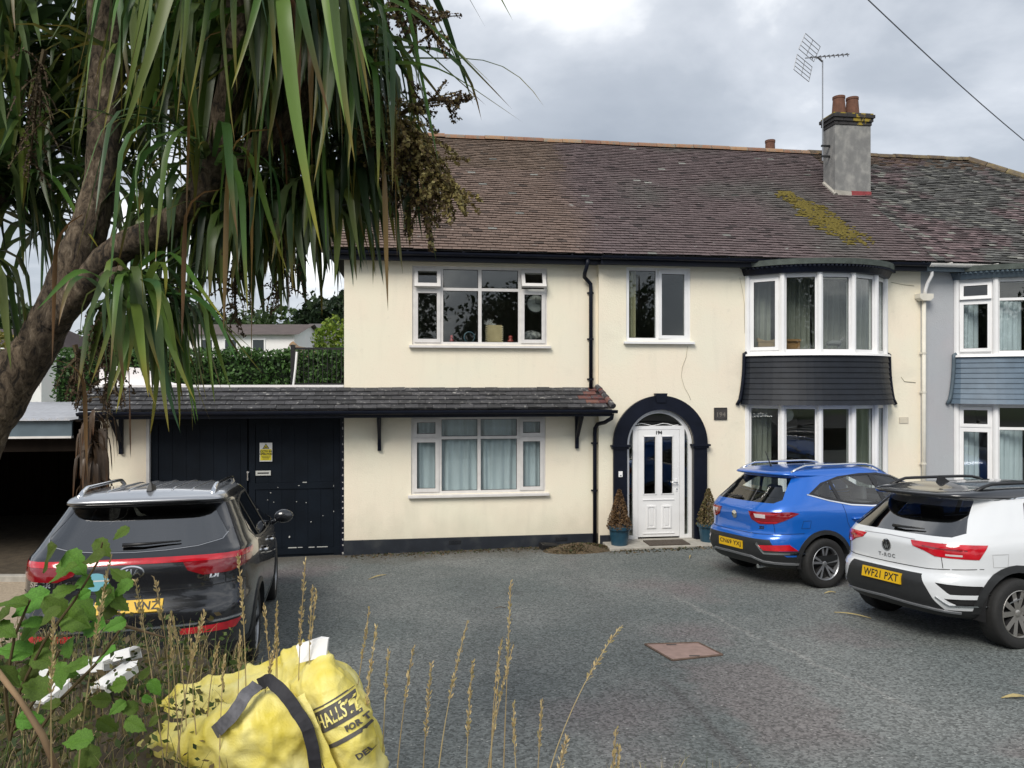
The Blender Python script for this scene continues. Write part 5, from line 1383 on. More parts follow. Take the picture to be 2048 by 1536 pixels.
def pchip(vals, t):
    n = len(vals); i = min(int(t), n - 2); u = t - i
    def dlt(k): return vals[k + 1] - vals[k]
    def slope(k):
        if k == 0: return dlt(0)
        if k == n - 1: return dlt(n - 2)
        a, b = dlt(k - 1), dlt(k)
        return 0.0 if a * b <= 0 else 2 * a * b / (a + b)
    m0, m1 = slope(i), slope(i + 1); u2, u3 = u * u, u * u * u
    return vals[i] * (2 * u3 - 3 * u2 + 1) + m0 * (u3 - 2 * u2 + u) + vals[i + 1] * (-2 * u3 + 3 * u2) + m1 * (u3 - u2)

def outline(xr, xf, w, nr, nf, N):
    """superellipse-like plan outline, resampled evenly; starts mid-rear"""
    xc, a = (xr + xf) / 2, (xf - xr) / 2
    half = []
    for k in range(161):
        th = math.pi * (k / 160)
        c, s = math.cos(th), math.sin(th); n = nr if c > 0 else nf
        x = xc - a * math.copysign(abs(c) ** (2 / n), c); y = w * abs(s) ** (2 / n)
        half.append((x, y))
    d = [0.0]
    for k in range(160): d.append(d[-1] + math.dist(half[k], half[k + 1]))
    res = []; H = N // 2
    for k in range(H + 1):
        t = d[-1] * k / H; j = 0
        lo, hi = 0, 160
        while hi - lo > 1:
            mid = (lo + hi) // 2
            if d[mid] <= t: lo = mid
            else: hi = mid
        u = (t - d[lo]) / max(1e-9, d[hi] - d[lo]); res.append((lerp(half[lo][0], half[hi][0], u), lerp(half[lo][1], half[hi][1], u)))
    return res + [(x, -y) for x, y in res[-2:0:-1]]

def shell(slices, crown, N=92, sub=3, n_rear=5.0, n_front=4.0, bow=0.03):
    bm = bmesh.new(); cols = list(zip(*slices)); rows = []
    T = [i / sub for i in range((len(slices) - 1) * sub + 1)]
    for t in T:
        z, xr, xf, w = [pchip(c, t) for c in cols[:4]]
        o = outline(xr, xf, w, n_rear, n_front, N)
        rows.append([bm.verts.new((x + (bow * (y / w) ** 2 if x < 2 else 0), y, z)) for x, y in o])
    z, xr, xf, w = [c[-1] for c in cols[:4]]; xc = (xr + xf) / 2
    o = outline(xr, xf, w, n_rear, n_front, N)
    for k in (0.88, 0.74, 0.58, 0.42, 0.26, 0.12):
        rows.append([bm.verts.new((xc + (x + (bow * (y / w) ** 2 if x < 2 else 0) - xc) * (0.55 + 0.45 * k), y * k, z + crown * (1 - k * k))) for x, y in o])
    for i in range(len(rows) - 1):
        a, b = rows[i], rows[i + 1]
        for k in range(N): bm.faces.new((a[k], b[k], b[(k + 1) % N], a[(k + 1) % N]))
    bm.faces.new(rows[-1]); bm.faces.new(rows[0][::-1])
    bmesh.ops.recalc_face_normals(bm, faces=bm.faces)
    return bm

def inpoly(p, poly):
    x, y = p; r = False; n = len(poly)
    for i in range(n):
        (x1, y1), (x2, y2) = poly[i], poly[(i + 1) % n]
        if (y1 > y) != (y2 > y) and x < (x2 - x1) * (y - y1) / (y2 - y1) + x1: r = not r
    return r

def carve(bm, lay, val, side=None, rear=None, sign=0, xmax=9.0, xmin=-1.0, ymin=0.0, only=None):
    """give faces inside the side-view and / or rear-view outline the region number val"""
    def ok(f):
        c = f.calc_center_median()
        if sign and c.y * sign < ymin: return False
        if not sign and abs(c.y) < ymin: return False
        return xmin < c.x < xmax
    for poly, ax in ((side, 0), (rear, 1)):
        if not poly: continue
        a0, a1 = min(p[0] for p in poly), max(p[0] for p in poly); b0, b1 = min(p[1] for p in poly), max(p[1] for p in poly)
        n = len(poly)
        for i in range(n):
            (u1, v1), (u2, v2) = poly[i], poly[(i + 1) % n]
            fs = []
            for f in bm.faces:
                us = [v.co[ax] for v in f.verts]; zs = [v.co.z for v in f.verts]
                if max(us) < a0 or min(us) > a1 or max(zs) < b0 or min(zs) > b1: continue
                if ok(f): fs.append(f)
            if not fs: continue
            es = {e for f in fs for e in f.edges}; vs_ = {v for f in fs for v in f.verts}
            dx, dz = u2 - u1, v2 - v1
            co = (u1, 0, v1) if ax == 0 else (0, u1, v1); no = (dz, 0, -dx) if ax == 0 else (0, dz, -dx)
            bmesh.ops.bisect_plane(bm, geom=fs + list(es) + list(vs_), dist=1e-5, plane_co=co, plane_no=no)
    for f in bm.faces:
        if not ok(f): continue
        c = f.calc_center_median()
        if side and not inpoly((c.x, c.z), side): continue
        if rear and not inpoly((c.y, c.z), rear): continue
        if only is not None and f[lay] not in only: continue
        f[lay] = val

def region_obj(bm, lay, val, name, m, parent, push=0.0, liner=None, thick=0.018):
    vi = {}; vs_, fs, ns, mi = [], [], [], []
    for f in bm.faces:
        if f[lay] != val: continue
        idx = []
        for v in f.verts:
            if v not in vi: vi[v] = len(vs_); vs_.append(v.co + v.normal * push); ns.append(v.normal.copy())
            idx.append(vi[v])
        fs.append(idx); mi.append(0)
    if not fs: return None
    if liner:
        n = len(vs_); nf = len(fs)
        vs_ += [a - b * thick for a, b in zip(vs_[:n], ns[:n])]; ns += [-b for b in ns[:n]]
        for f in fs[:nf]: fs.append([i + n for i in f][::-1]); mi.append(1)
    me = bpy.data.meshes.new(name); me.from_pydata([tuple(v) for v in vs_], [], fs)
    me.materials.append(m)
    if liner: me.materials.append(liner); me.polygons.foreach_set('material_index', mi)
    me.polygons.foreach_set('use_smooth', [True] * len(me.polygons)); me.update()
    me.normals_split_custom_set_from_vertices([tuple(v) for v in ns])
    return link(bpy.data.objects.new(name, me), parent)

class Car:
    def __init__(s, name, label, cat, spec, paint, loc, heading, group):
        s.root = tag(empty(name), label, cat, group); s.sp = spec
        s.bm = shell(spec['slices'], spec['crown'], n_rear=spec.get('nr', 5.0), bow=spec.get('bow', 0.03)); s.lay = s.bm.faces.layers.int.new('reg')
        s.bvh = BVHTree.FromBMesh(s.bm); s.paint = paint; s.lay = s.bm.faces.layers.int['reg']
        s.bm.normal_update(); s.place(loc, heading)
    def place(s, rear, heading):
        h = Vector((math.sin(heading), math.cos(heading), 0)); rt = Vector((h.y, -h.x, 0))
        ax0, wb, tr = s.sp['axle'], s.sp['wb'], s.sp['track']; rear = Vector((rear[0], rear[1], 0))
        def gp(x, y): p = rear + h * x - rt * y; return Vector((p.x, p.y, g(p.x, p.y)))
        r0 = (gp(ax0, tr) + gp(ax0, -tr)) / 2; f0 = (gp(ax0 + wb, tr) + gp(ax0 + wb, -tr)) / 2
        X = (f0 - r0).normalized(); Yv = (gp(ax0, tr) - gp(ax0, -tr)).normalized(); Z = X.cross(Yv).normalized(); Yv = Z.cross(X)
        o = r0 - X * ax0
        mt = Matrix(((X.x, Yv.x, Z.x, o.x), (X.y, Yv.y, Z.y, o.y), (X.z, Yv.z, Z.z, o.z), (0, 0, 0, 1)))
        s.root.location = mt.to_translation(); s.root.rotation_euler = mt.to_euler()
    def rear_pt(s, y, z, off=0.002):
        h = s.bvh.ray_cast(Vector((-2, y, z)), Vector((1, 0, 0)))
        if h[0] is None: return None, None
        return h[0] + h[1] * off, h[1]
    def side_pt(s, x, z, sg, off=0.002):
        h = s.bvh.ray_cast(Vector((x, 3 * sg, z)), Vector((0, -sg, 0)))
        if h[0] is None: return None, None
        return h[0] + h[1] * off, h[1]
    def ribbon(s, pts, kind, w=0.006, name='panel_gap', m=None, sg=1, off=0.0025, parent=None, h=0.0):
        """thin strip lying on the bodywork"""
        P = []
        for i in range(len(pts) - 1):
            n = max(2, int(math.dist(pts[i], pts[i + 1]) / 0.03))
            for k in range(n): P.append((lerp(pts[i][0], pts[i + 1][0], k / n), lerp(pts[i][1], pts[i + 1][1], k / n)))
        P.append(pts[-1]); L = []
        for a, b in P:
            q = s.rear_pt(a, b, off) if kind == 'rear' else s.side_pt(a, b, sg, off)
            if q[0] is not None: L.append(q)
        mb = MB(); pr = None
        for i, (c, n) in enumerate(L):
            t = (L[min(i + 1, len(L) - 1)][0] - L[max(i - 1, 0)][0]).normalized(); u = n.cross(t).normalized() * w / 2
            a, b = mb.p(c - u + n * h), mb.p(c + u + n * h); e, f = (mb.p(c - u - n * 0.004), mb.p(c + u - n * 0.004)) if h else (a, b)
            if pr:
                mb.face(pr[0], pr[1], b, a)
                if h: mb.face(pr[2], pr[0], a, e); mb.face(pr[1], pr[3], f, b)
            pr = (a, b, e, f)
        return mb.build(name, m or M['gap'], parent or s.root, fix=True)
    def decal(s, v, f, y0, z0, m, name, parent=None, off=0.004, sc=1.0, flip=-1, slant=0.0):
        mb = MB(); ok = True
        for q in v:
            p, n = s.rear_pt(y0 + flip * (q[0] + slant * q[1]) * sc, z0 + q[1] * sc, off)
            if p is None: return None
            mb.p(p)
        for q in f: mb.face(*q)
        return mb.build(name, m, parent or s.root)
    def text(s, body, y0, z0, size, m, name='badge', bold=0.0, slant=0.0, spacing=1.0, sx=1.0):
        v, f = text_mesh(body, size, 0.0, bold, spacing=spacing); v = [(q[0] * sx, q[1], 0) for q in v]
        return s.decal(v, f, y0, z0, m, name, slant=slant)
    def plate(s, body, z, w=0.52, h=0.111, tilt=None, proud=0.012):
        p, n = s.rear_pt(0, z, proud); n = Vector((n.x, 0, n.z)).normalized(); up = Vector((-n.z, 0, n.x));
        if up.z < 0: up = -up
        rt_ = Vector((0, -1, 0))
        def F(a, b, d): return p + rt_ * a + up * b + n * d
        mb = MB(); i = [mb.p(F(a, b, d)) for d in (-0.03, 0.0) for (a, b) in ((-w / 2, -h / 2), (w / 2, -h / 2), (w / 2, h / 2), (-w / 2, h / 2))]
        for q in ((4, 5, 6, 7), (0, 1, 5, 4), (1, 2, 6, 5), (2, 3, 7, 6), (3, 0, 4, 7)): mb.face(*[i[k] for k in q])
        pl = mb.build('number_plate', M['plateyellow'], s.root)
        v, f = text_mesh(body, 0.108, 0.0, 0.0022, spacing=1.06); wd = max(q[0] for q in v) - min(q[0] for q in v); cx = (max(q[0] for q in v) + min(q[0] for q in v)) / 2; cyy = (max(q[1] for q in v) + min(q[1] for q in v)) / 2; k = (w - 0.05) / wd
        ht = max(q[1] for q in v) - min(q[1] for q in v); kz = 0.077 / ht
        t = MB()
        for q in v: t.p(F((q[0] - cx) * k, (q[1] - cyy) * kz, 0.0012))
        for q in f: t.face(*q)
        t.build('lettering', M['ink'], pl)
        return pl
    def wheels(s, rim_fn, rimmat):
        sp = s.sp; r = sp['r']; hw = 0.11
        ty = MB(); ty.lathe([(r * .66, -hw * .82), (r * .80, -hw), (r * .94, -hw * .97), (r * .985, -hw * .85), (r, -hw * .55), (r, hw * .55), (r * .985, hw * .85), (r * .94, hw * .97), (r * .80, hw), (r * .66, hw * .82)], 44, 'y')
        tme = ty.mesh('tyre', M['rubber'], True); rme = rim_fn(r * .68, hw, rimmat)
        bk_ = MB(); bk_.lathe([(0.0, -0.02), (r * .60, -0.02), (r * .655, -hw * .6), (r * .67, -hw * .80)], 32, 'y'); bk_.lathe([(r * .67, hw * .8), (r * .6, hw * .2), (0.0, hw * .2)], 32, 'y'); bme = bk_.mesh('brake_backing', M['gap'], True)
        for x in (sp['axle'], sp['axle'] + sp['wb']):
            for sg in (-1, 1):
                w = empty('wheel', (x, sg * sp['track'], r - 0.006), 0.0 if sg < 0 else math.pi, parent=s.root)
                for me, nm in ((tme, 'tyre'), (rme, 'rim'), (bme, 'brake')): link(bpy.data.objects.new(nm, me), w)
                wl_ = MB(); rr_ = sp['arch']; n = 16      # dark wheel well
                prs = [(x + rr_ * math.cos(math.pi * k / n), r + rr_ * math.sin(math.pi * k / n)) for k in range(n + 1)]
                prs = [(x + rr_, 0.27)] + prs + [(x - rr_, 0.27)]
                y0, y1 = sg * 0.45, sg * (sp['track'] + 0.06)
                a = [wl_.p(q[0], y0, q[1]) for q in prs]; b = [wl_.p(q[0], y1, q[1]) for q in prs]
                for k in range(len(prs) - 1): wl_.face(a[k], a[k + 1], b[k + 1], b[k])
                wl_.face(*a); wl_.build('wheel_well', M['gap'], s.root)
                # moulded arch lip that follows the bodywork
                lip = MB(); inn, outr = [], []
                for k in range(0, n + 1):
                    t = math.pi * k / n
                    for rad, dst in ((rr_ - 0.004, inn), (rr_ + sp.get('lip', 0.05), outr)):
                        xx, zz = x + rad * math.cos(t), r + rad * math.sin(t)
                        p, nn = s.side_pt(xx, max(zz, 0.235), sg, 0.0)
                        dst.append(p if p is not None else Vector((xx, sg * 0.88, zz)))
                out_ = Vector((0, sg, 0)); ii = [lip.p(q + out_ * 0.016) for q in inn]; oo = [lip.p(q + out_ * 0.010) for q in outr]; o2 = [lip.p(q - out_ * 0.01) for q in outr]; i2 = [lip.p(q - out_ * 0.12) for q in inn]
                for k in range(len(ii) - 1): lip.face(ii[k], ii[k + 1], oo[k + 1], oo[k]); lip.face(oo[k], oo[k + 1], o2[k + 1], o2[k]); lip.face(i2[k], i2[k + 1], ii[k + 1], ii[k])
                lip.build('wheel_arch_trim', sp.get('lipmat', M['cladding']), s.root, smooth=False, fix=True)
    def cut_arches(s):
        sp = s.sp
        for x in (sp['axle'], sp['axle'] + sp['wb']):
            pts = [(x + sp['arch'] * math.cos(2 * math.pi * k / 22), sp['r'] + sp['arch'] * math.sin(2 * math.pi * k / 22)) for k in range(22)]
            pts = [p for p in pts if p[1] > sp['r'] - 0.05]; pts.sort(key=lambda p: -math.atan2(p[1] - sp['r'] + .06, p[0] - x)); pts = [(pts[0][0], 0.1)] + pts + [(pts[-1][0], 0.1)]
            for sg in (-1, 1): carve(s.bm, s.lay, 99, side=pts, sign=sg, ymin=0.45)
    def seats(s, xs, zseat, ys=(-0.36, 0.36), top=1.22):
        for x in xs:
            for y in ys:
                st = MB(); st.prism([(x, zseat), (x + 0.5, zseat + 0.05), (x + 0.5, zseat + 0.16), (x + 0.12, zseat + 0.14), (x - 0.06, top - 0.18), (x - 0.17, top - 0.18), (x - 0.05, zseat)], y - 0.24, y + 0.24)
                st.prism([(x - 0.14, top - 0.16), (x - 0.06, top - 0.16), (x - 0.07, top + 0.02), (x - 0.11, top + 0.035), (x - 0.16, top + 0.01)], y - 0.13, y + 0.13)
                bevel(st.build('seat', M['seatcloth'], s.root, fix=True), 0.03)
        fl = MB(); L = s.sp['slices'][8]; fl.box(0.45, 3.1, -0.78, 0.78, zseat - 0.02, zseat); fl.box(2.65, 3.15, -0.76, 0.76, zseat, 1.02)
        fl.build('cabin_floor', M['liner'], s.root)
        sw = MB(); pts = [(2.52 + 0.06 * math.sin(a), -0.36 + 0.18 * math.cos(a), 0.98 + 0.17 * math.sin(a)) for a in [k * math.pi / 8 for k in range(17)]]; sw.tube(pts, 0.014, 6); sw.build('steering_wheel', M['black'], s.root)
    def rail(s, x0, x1, y, m, sg, h=0.055, r=0.016):
        P = []
        for k in range(15):
            t = k / 14; x = lerp(x0, x1, t); hh = h * min(1.0, math.sin(math.pi * t) * 2.6)
            q = s.bvh.ray_cast(Vector((x, sg * y, 3)), Vector((0, 0, -1)))
            P.append(q[0] + Vector((0, 0, hh - 0.008)))
        mb = MB(); mb.tube(P, r, 8, flat=1.3); mb.build('roof_rail', m, s.root, smooth=True)
    def mirror(s, x, z, sg, m):
        p, n = s.side_pt(x, z - 0.06, sg, 0.0)
        mb = MB(); c = Vector((x, p.y + sg * 0.13, z + 0.03)); rows = []
        for i in range(9):
            th = math.pi * i / 8
            rows.append([c + Vector((0.075 * math.sin(th) * math.cos(a), 0.115 * math.cos(th) * 1.0, 0.085 * math.sin(th) * math.sin(a))) for a in [k * math.pi / 6 for k in range(13)]])
        mb.grid(rows); mb.tube([p - Vector((0, sg * 0.02, 0)), c], [0.03, 0.022], 6)
        mb.build('door_mirror', m, s.root, smooth=True)
    def door_handle(s, x, z, sg, m):
        p, n = s.side_pt(x, z, sg, 0.0); mb = MB(); mb.tube([p + Vector((-0.10, 0, 0)), p + Vector((-0.085, sg * 0.035, 0)), p + Vector((0.085, sg * 0.035, 0.004)), p + Vector((0.10, 0, 0.004))], [0.012, 0.016, 0.016, 0.012], 7); mb.build('door_handle', m, s.root, smooth=True)
    def wiper(s, y0, z0, y1, z1):
        a, n = s.rear_pt(y0, z0, 0.02); b, n2 = s.rear_pt(y1, z1, 0.018); mb = MB(); mb.tube([a, a.lerp(b, .35) - Vector((0.012, 0, 0)), b], [0.018, 0.013, 0.006], 6); mb.build('rear_wiper', M['black'], s.root, smooth=True)
    def finish(s, regions):
        """regions: {val: (name, material, push)}"""
        s.bm.normal_update()
        body = region_obj(s.bm, s.lay, 0, 'body', s.paint, s.root, liner=M['liner'])
        for val, (name, m, push) in regions.items():
            # split left / right copies of the same region into parts of their own
            comp = {}
            faces = [f for f in s.bm.faces if f[s.lay] == val]
            seen = set(); k = 0
            fs = set(faces)
            for f in faces:
                if f in seen: continue
                st = [f]; seen.add(f); grp = []
                while st:
                    q = st.pop(); grp.append(q)
                    for e in q.edges:
                        for o in e.link_faces:
                            if o in fs and o not in seen: seen.add(o); st.append(o)
                if len(grp) < 2: 
                    for q in grp: q[s.lay] = 98
                    continue
                k += 1
                for q in grp: q[s.lay] = 1000 + val * 20 + min(k, 19)
            for j in range(1, min(k, 19) + 1): region_obj(s.bm, s.lay, 1000 + val * 20 + j, name, m, s.root, push)
        s.bm.free()

def mir(p): return [(-a, b) for a, b in p]
def spoke_rim(n, wid, twin=0.0, y_out=0.075, bright=True):
    def fn(R_, hw, mats):
        mb = MB()
        mb.mi = 0
        mb.lathe([(R_, -hw * .86), (R_ * .975, -hw * .9), (R_ * .93, -hw * .78), (R_ * .90, -hw * .2)], 40, 'y')
        for k in range(n):
            a = 2 * math.pi * k / n + math.pi / 2
            for off in ((-twin, twin) if twin else (0,)):
                mb.mi = 0
                ca, sa = math.cos(a), math.sin(a); ta = a + off
                def P(r, w): return (r * math.cos(a + off * (r / R_) ** .3) - w * math.sin(a), r * math.sin(a + off * (r / R_) ** .3) + w * math.cos(a))
                q = [P(R_ * .13, -wid * .8), P(R_ * .95, -wid), P(R_ * .95, wid), P(R_ * .13, wid * .8)]
                fr = [mb.p(x, -hw * (.62 if i in (0, 3) else .80), z) for i, (x, z) in enumerate(q)]; bk = [mb.p(x, -hw * .25, z) for x, z in q]
                mb.face(*fr)
                mb.mi = 1
                for i in range(4): mb.face(fr[i], fr[(i + 1) % 4], bk[(i + 1) % 4], bk[i])
        mb.mi = 0
        mb.lathe([(0.0, -hw * .72), (R_ * .10, -hw * .70), (R_ * .17, -hw * .62), (R_ * .18, -hw * .3)], 20, 'y')
        return mb.mesh('rim', mats)
    return fn
M['roofsheen'] = mat('black_roof_painted_sheen', (0.42, 0.43, 0.45), 0.3, 0.75, coat=1.0)  # sky reflection on the black SUV roof, put into its colour as pale metal
CARS = 'cars parked in front of the house'

# ---------------- black SUV seen from behind
suv_spec = dict(slices=[(0.22, .35, 4.10, 0.811), (0.26, .16, 4.30, 0.894), (0.34, .07, 4.42, 0.936), (0.46, .02, 4.47, 0.957), (0.60, .00, 4.48, 0.963), (0.72, .015, 4.47, 0.965), (0.80, .06, 4.45, 0.963), (0.92, .085, 4.40, 0.957), (1.04, .095, 4.25, 0.951), (1.11, .115, 3.95, 0.941), (1.16, .15, 3.55, 0.926), (1.20, .20, 3.32, 0.900), (1.33, .34, 3.02, 0.832), (1.455, .47, 2.75, 0.764), (1.55, .56, 2.55, 0.718), (1.565, .52, 2.52, 0.712), (1.58, .45, 2.48, 0.707), (1.60, .435, 2.40, 0.692), (1.625, .46, 2.32, 0.671), (1.65, .60, 2.20, 0.634)], crown=0.035, nr=7.0, bow=0.05, axle=.93, wb=2.67, track=.835, r=.345, arch=.40, lip=0.045)
M['blackpaint'] = car_paint('black_car_paint', (0.008, 0.009, 0.012), rough=0.25)
suv = Car('black_suv', 'black family SUV with red rear light bar, seen from behind by the garage', 'car', suv_spec, M['blackpaint'], (-3.16, 6.05), R(-14), CARS)
suv.cut_arches()
bm, lay = suv.bm, suv.lay
carve(bm, lay, 1, rear=[(-.62, 1.46), (-.57, 1.547), (.57, 1.547), (.62, 1.46), (.72, 1.32), (.69, 1.265), (.5, 1.225), (.25, 1.205), (0, 1.20), (-.25, 1.205), (-.5, 1.225), (-.69, 1.265), (-.72, 1.31)], xmax=1.0)
DLO = [(0.80, 1.263), (0.92, 1.432), (1.10, 1.529), (1.5, 1.574), (2.05, 1.579), (2.30, 1.546), (2.80, 1.353), (3.06, 1.190), (3.0, 1.125), (2.0, 1.115), (1.2, 1.140), (0.95, 1.173)]
for sg in (-1, 1):
    carve(bm, lay, 2, side=DLO, sign=sg, ymin=.3)
    for w in ([(0.86, 1.269), (0.95, 1.410), (1.08, 1.489), (1.17, 1.512), (1.20, 1.167), (1.0, 1.190)], [(1.24, 1.161), (1.21, 1.517), (1.5, 1.551), (1.93, 1.557), (1.97, 1.135), (1.6, 1.140)], [(2.05, 1.135), (2.02, 1.551), (2.25, 1.523), (2.70, 1.353), (2.95, 1.190), (2.9, 1.140)]):
        carve(bm, lay, 3, side=w, sign=sg, ymin=.3, only=(2,))
BARP = [(-.95, 1.10), (-.95, 1.145), (.95, 1.145), (.95, 1.10)]
carve(bm, lay, 4, rear=BARP, side=[(-.2, 1.0), (-.2, 1.2), (.70, 1.2), (.58, 1.06)])
for sg in (-1, 1):
    P = [(.40, 1.098), (.44, 1.03), (.56, .985), (.78, .99), (.95, 1.05), (.95, 1.098)]
    carve(bm, lay, 5, rear=P if sg > 0 else mir(P), side=[(-.2, .9), (.34, .99), (.56, 1.06), (.56, 1.098), (-.2, 1.098)])
    P = [(.40, .515), (.82, .515), (.87, .585), (.40, .565)]
    carve(bm, lay, 6, rear=P if sg > 0 else mir(P), xmax=.6)
carve(bm, lay, 7, rear=[(-1, .1), (1, .1), (1, .375), (-1, .375)])
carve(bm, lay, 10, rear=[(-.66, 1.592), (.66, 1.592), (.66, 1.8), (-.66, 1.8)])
carve(bm, lay, 8, side=[(2.42, 1.20), (3.4, 1.16), (3.1, 1.25), (2.60, 1.46), (2.5, 1.50)], xmin=2.4, rear=[(-.68, 1.1), (.68, 1.1), (.60, 1.5), (-.60, 1.5)])
suv.ribbon([(-.88, .905), (-.5, .885), (0, .875), (.5, .885), (.88, .905)], 'rear', .007)
suv.ribbon([(.735, 1.14), (.735, .99), (.74, .90)], 'rear', .007); suv.ribbon([(-.735, 1.14), (-.735, .99), (-.74, .90)], 'rear', .007)
suv.ribbon([(-.87, .61), (-.4, .595), (0, .59), (.4, .595), (.87, .61)], 'rear', .016, 'chrome_strip', M['chrome'], off=.003, h=.006)
suv.ribbon([(-.725, 1.305), (-.69, 1.256), (-.5, 1.216), (-.25, 1.196), (0, 1.19), (.25, 1.196), (.5, 1.216), (.69, 1.256), (.725, 1.305)], 'rear', .008, 'window_trim', M['alu'])
for sg in (-1, 1):
    suv.ribbon([(0.77, 1.24), (0.90, 1.445), (1.09, 1.54), (1.5, 1.585), (2.05, 1.59), (2.30, 1.555), (2.80, 1.365)], 'side', .012, 'chrome_trim', M['chrome'], sg)
    suv.ribbon([(0.80, 1.235), (0.95, 1.158), (1.2, 1.128), (2.0, 1.103), (3.0, 1.113)], 'side', .014, 'chrome_trim', M['chrome'], sg)
    suv.ribbon([(1.22, 1.12), (1.24, .95), (1.36, .72), (1.38, .40)], 'side', .006, sg=sg); suv.ribbon([(2.02, 1.11), (2.05, .75), (2.06, .34)], 'side', .006, sg=sg); suv.ribbon([(3.0, 1.11), (3.05, .8), (3.05, .34)], 'side', .006, sg=sg)
    suv.ribbon([(1.3, .40), (2.9, .40)], 'side', .03, 'door_trim', M['chrome'], sg, off=.004)
    suv.door_handle(1.42, .99, sg, M['chrome']); suv.door_handle(2.24, .98, sg, M['chrome']); suv.mirror(2.86, 1.13, sg, M['blackpaint'])
    suv.rail(0.62, 2.25, .56, M['chrome'], sg, .06, .017)
suv.text('SPORTAGE', .60, .965, .062, M['chrome'], 'badge', .003, .15, 1.05, 1.2)
suv.text('CRDi', -.60, .975, .058, M['chrome'], 'badge', .003, .15, 1.05, 1.25)
suv.text('KIA', 0.0, 1.035, .075, M['chrome'], 'badge', .002, 0, 1.1, 1.2)
v = [(0, 0)] + [(math.cos(a), math.sin(a)) for a in [k * math.pi / 12 for k in range(24)]]; fdisc = [(0, i + 1, (i + 1) % 24 + 1) for i in range(24)]
stk = suv.decal([(a * .105, b * .072) for a, b in v], fdisc, .27, .975, mat('pale_blue_sticker', (0.16, 0.42, 0.50), 0.5), 'round_sticker', off=.003)
q = MB(); suv.decal([(-.1, .004), (.1, .004), (.1, .016), (-.1, .016)], [(0, 1, 2, 3)], .27, .975, M['signwhite'], 'sticker_stripe', off=.0042)
v2 = [(a * .105, b * .058) for a, b in v[1:]] + [(a * .092, b * .047) for a, b in v[1:]]
suv.decal(v2, [(i, (i + 1) % 24, 24 + (i + 1) % 24, 24 + i) for i in range(24)], 0, 1.035, M['chrome'], 'badge')
suv.plate('WS66 VNZ', .765); suv.wiper(.10, 1.235, -.36, 1.25)
# the raised roof pressings and the fin
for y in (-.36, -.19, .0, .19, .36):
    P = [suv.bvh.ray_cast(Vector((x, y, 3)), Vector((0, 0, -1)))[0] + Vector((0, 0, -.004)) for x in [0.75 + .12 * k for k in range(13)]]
    q = MB(); q.tube(P, .016, 6, flat=.6); q.build('roof_pressing', M['roofsheen'], suv.root, smooth=True)
z_ = suv.bvh.ray_cast(Vector((.78, .0, 3)), Vector((0, 0, -1)))[0].z
q = MB(); rows = [[(0.70 + .20 * t + .05 * k / 4, .045 * (1 - k / 4) ** .7 * sgn * (1 - .5 * abs(2 * t - 1)), z_ - .004 + .085 * (k / 4) * (1 - .55 * t)) for t in [i / 6 for i in range(7)]] for sgn in (1,) for k in range(5)]
q.grid(rows); q.grid([[(a, -b, c) for a, b, c in r] for r in rows]); q.poly([rows[k][0] for k in range(5)] + [(rows[k][0][0], -rows[k][0][1], rows[k][0][2]) for k in range(4, -1, -1)]); q.build('shark_fin_aerial', M['black'], suv.root, fix=True)
suv.seats((1.25, 2.15), .62, top=1.26); suv.wheels(spoke_rim(5, .03, .16), [M['alu'], M['gap']])
suv.finish({1: ('rear_window', M['privacy'], -.002), 2: ('window_surround', M['black'], .001), 3: ('side_window', M['privacy'], -.003), 4: ('light_bar', M['redlens'], .006), 5: ('tail_light', M['darkred'], .005), 6: ('reflector', M['redlens'], .003), 7: ('bumper_cladding', M['cladding'], .002), 8: ('windscreen', M['carglass'], -.002), 10: ('roof', M['roofsheen'], .0)})

# ---------------- blue crossover
zs_spec = dict(slices=[(0.24, .32, 4.00, .78), (0.28, .14, 4.20, .85), (0.36, .05, 4.27, .883), (0.48, .0, 4.30, .897), (0.60, .0, 4.31, .902), (0.68, .025, 4.31, .903), (0.73, .075, 4.30, .902), (0.84, .085, 4.27, .903), (0.95, .075, 4.20, .90), (1.02, .085, 4.00, .885), (1.07, .125, 3.60, .865), (1.12, .18, 3.25, .842), (1.25, .335, 2.95, .775), (1.38, .49, 2.65, .708), (1.455, .575, 2.45, .67), (1.47, .52, 2.42, .66), (1.485, .44, 2.38, .655), (1.505, .425, 2.30, .64), (1.53, .46, 2.22, .615), (1.555, .60, 2.10, .58)], crown=0.04, axle=.86, wb=2.585, track=.79, r=.33, arch=.385, lip=.055)
M['bluepaint2'] = car_paint('bright_blue_car_paint', (0.008, 0.12, 0.52), rough=0.28, metal=0.2)
zs = Car('blue_car', 'bright blue crossover car parked by the lower bow window', 'car', zs_spec, M['bluepaint2'], (3.10, 10.42), R(70), CARS)
zs.cut_arches(); bm, lay = zs.bm, zs.lay
carve(bm, lay, 7, rear=[(-1, .1), (1, .1), (1, .43), (-1, .43)])
carve(bm, lay, 7, rear=[(-.66, .655), (.66, .655), (.78, .42), (-.78, .42)], xmax=.5)
carve(bm, lay, 1, rear=[(-.52, 1.445), (.52, 1.445), (.60, 1.27), (.655, 1.17), (.60, 1.125), (-.60, 1.125), (-.655, 1.17), (-.60, 1.27)], xmax=1.0)
DLO = [(0.72, 1.235), (0.98, 1.38), (1.30, 1.455), (1.7, 1.485), (2.05, 1.48), (2.35, 1.43), (2.75, 1.25), (3.02, 1.10), (2.95, 1.055), (1.7, 1.06), (1.35, 1.09), (1.0, 1.16)]
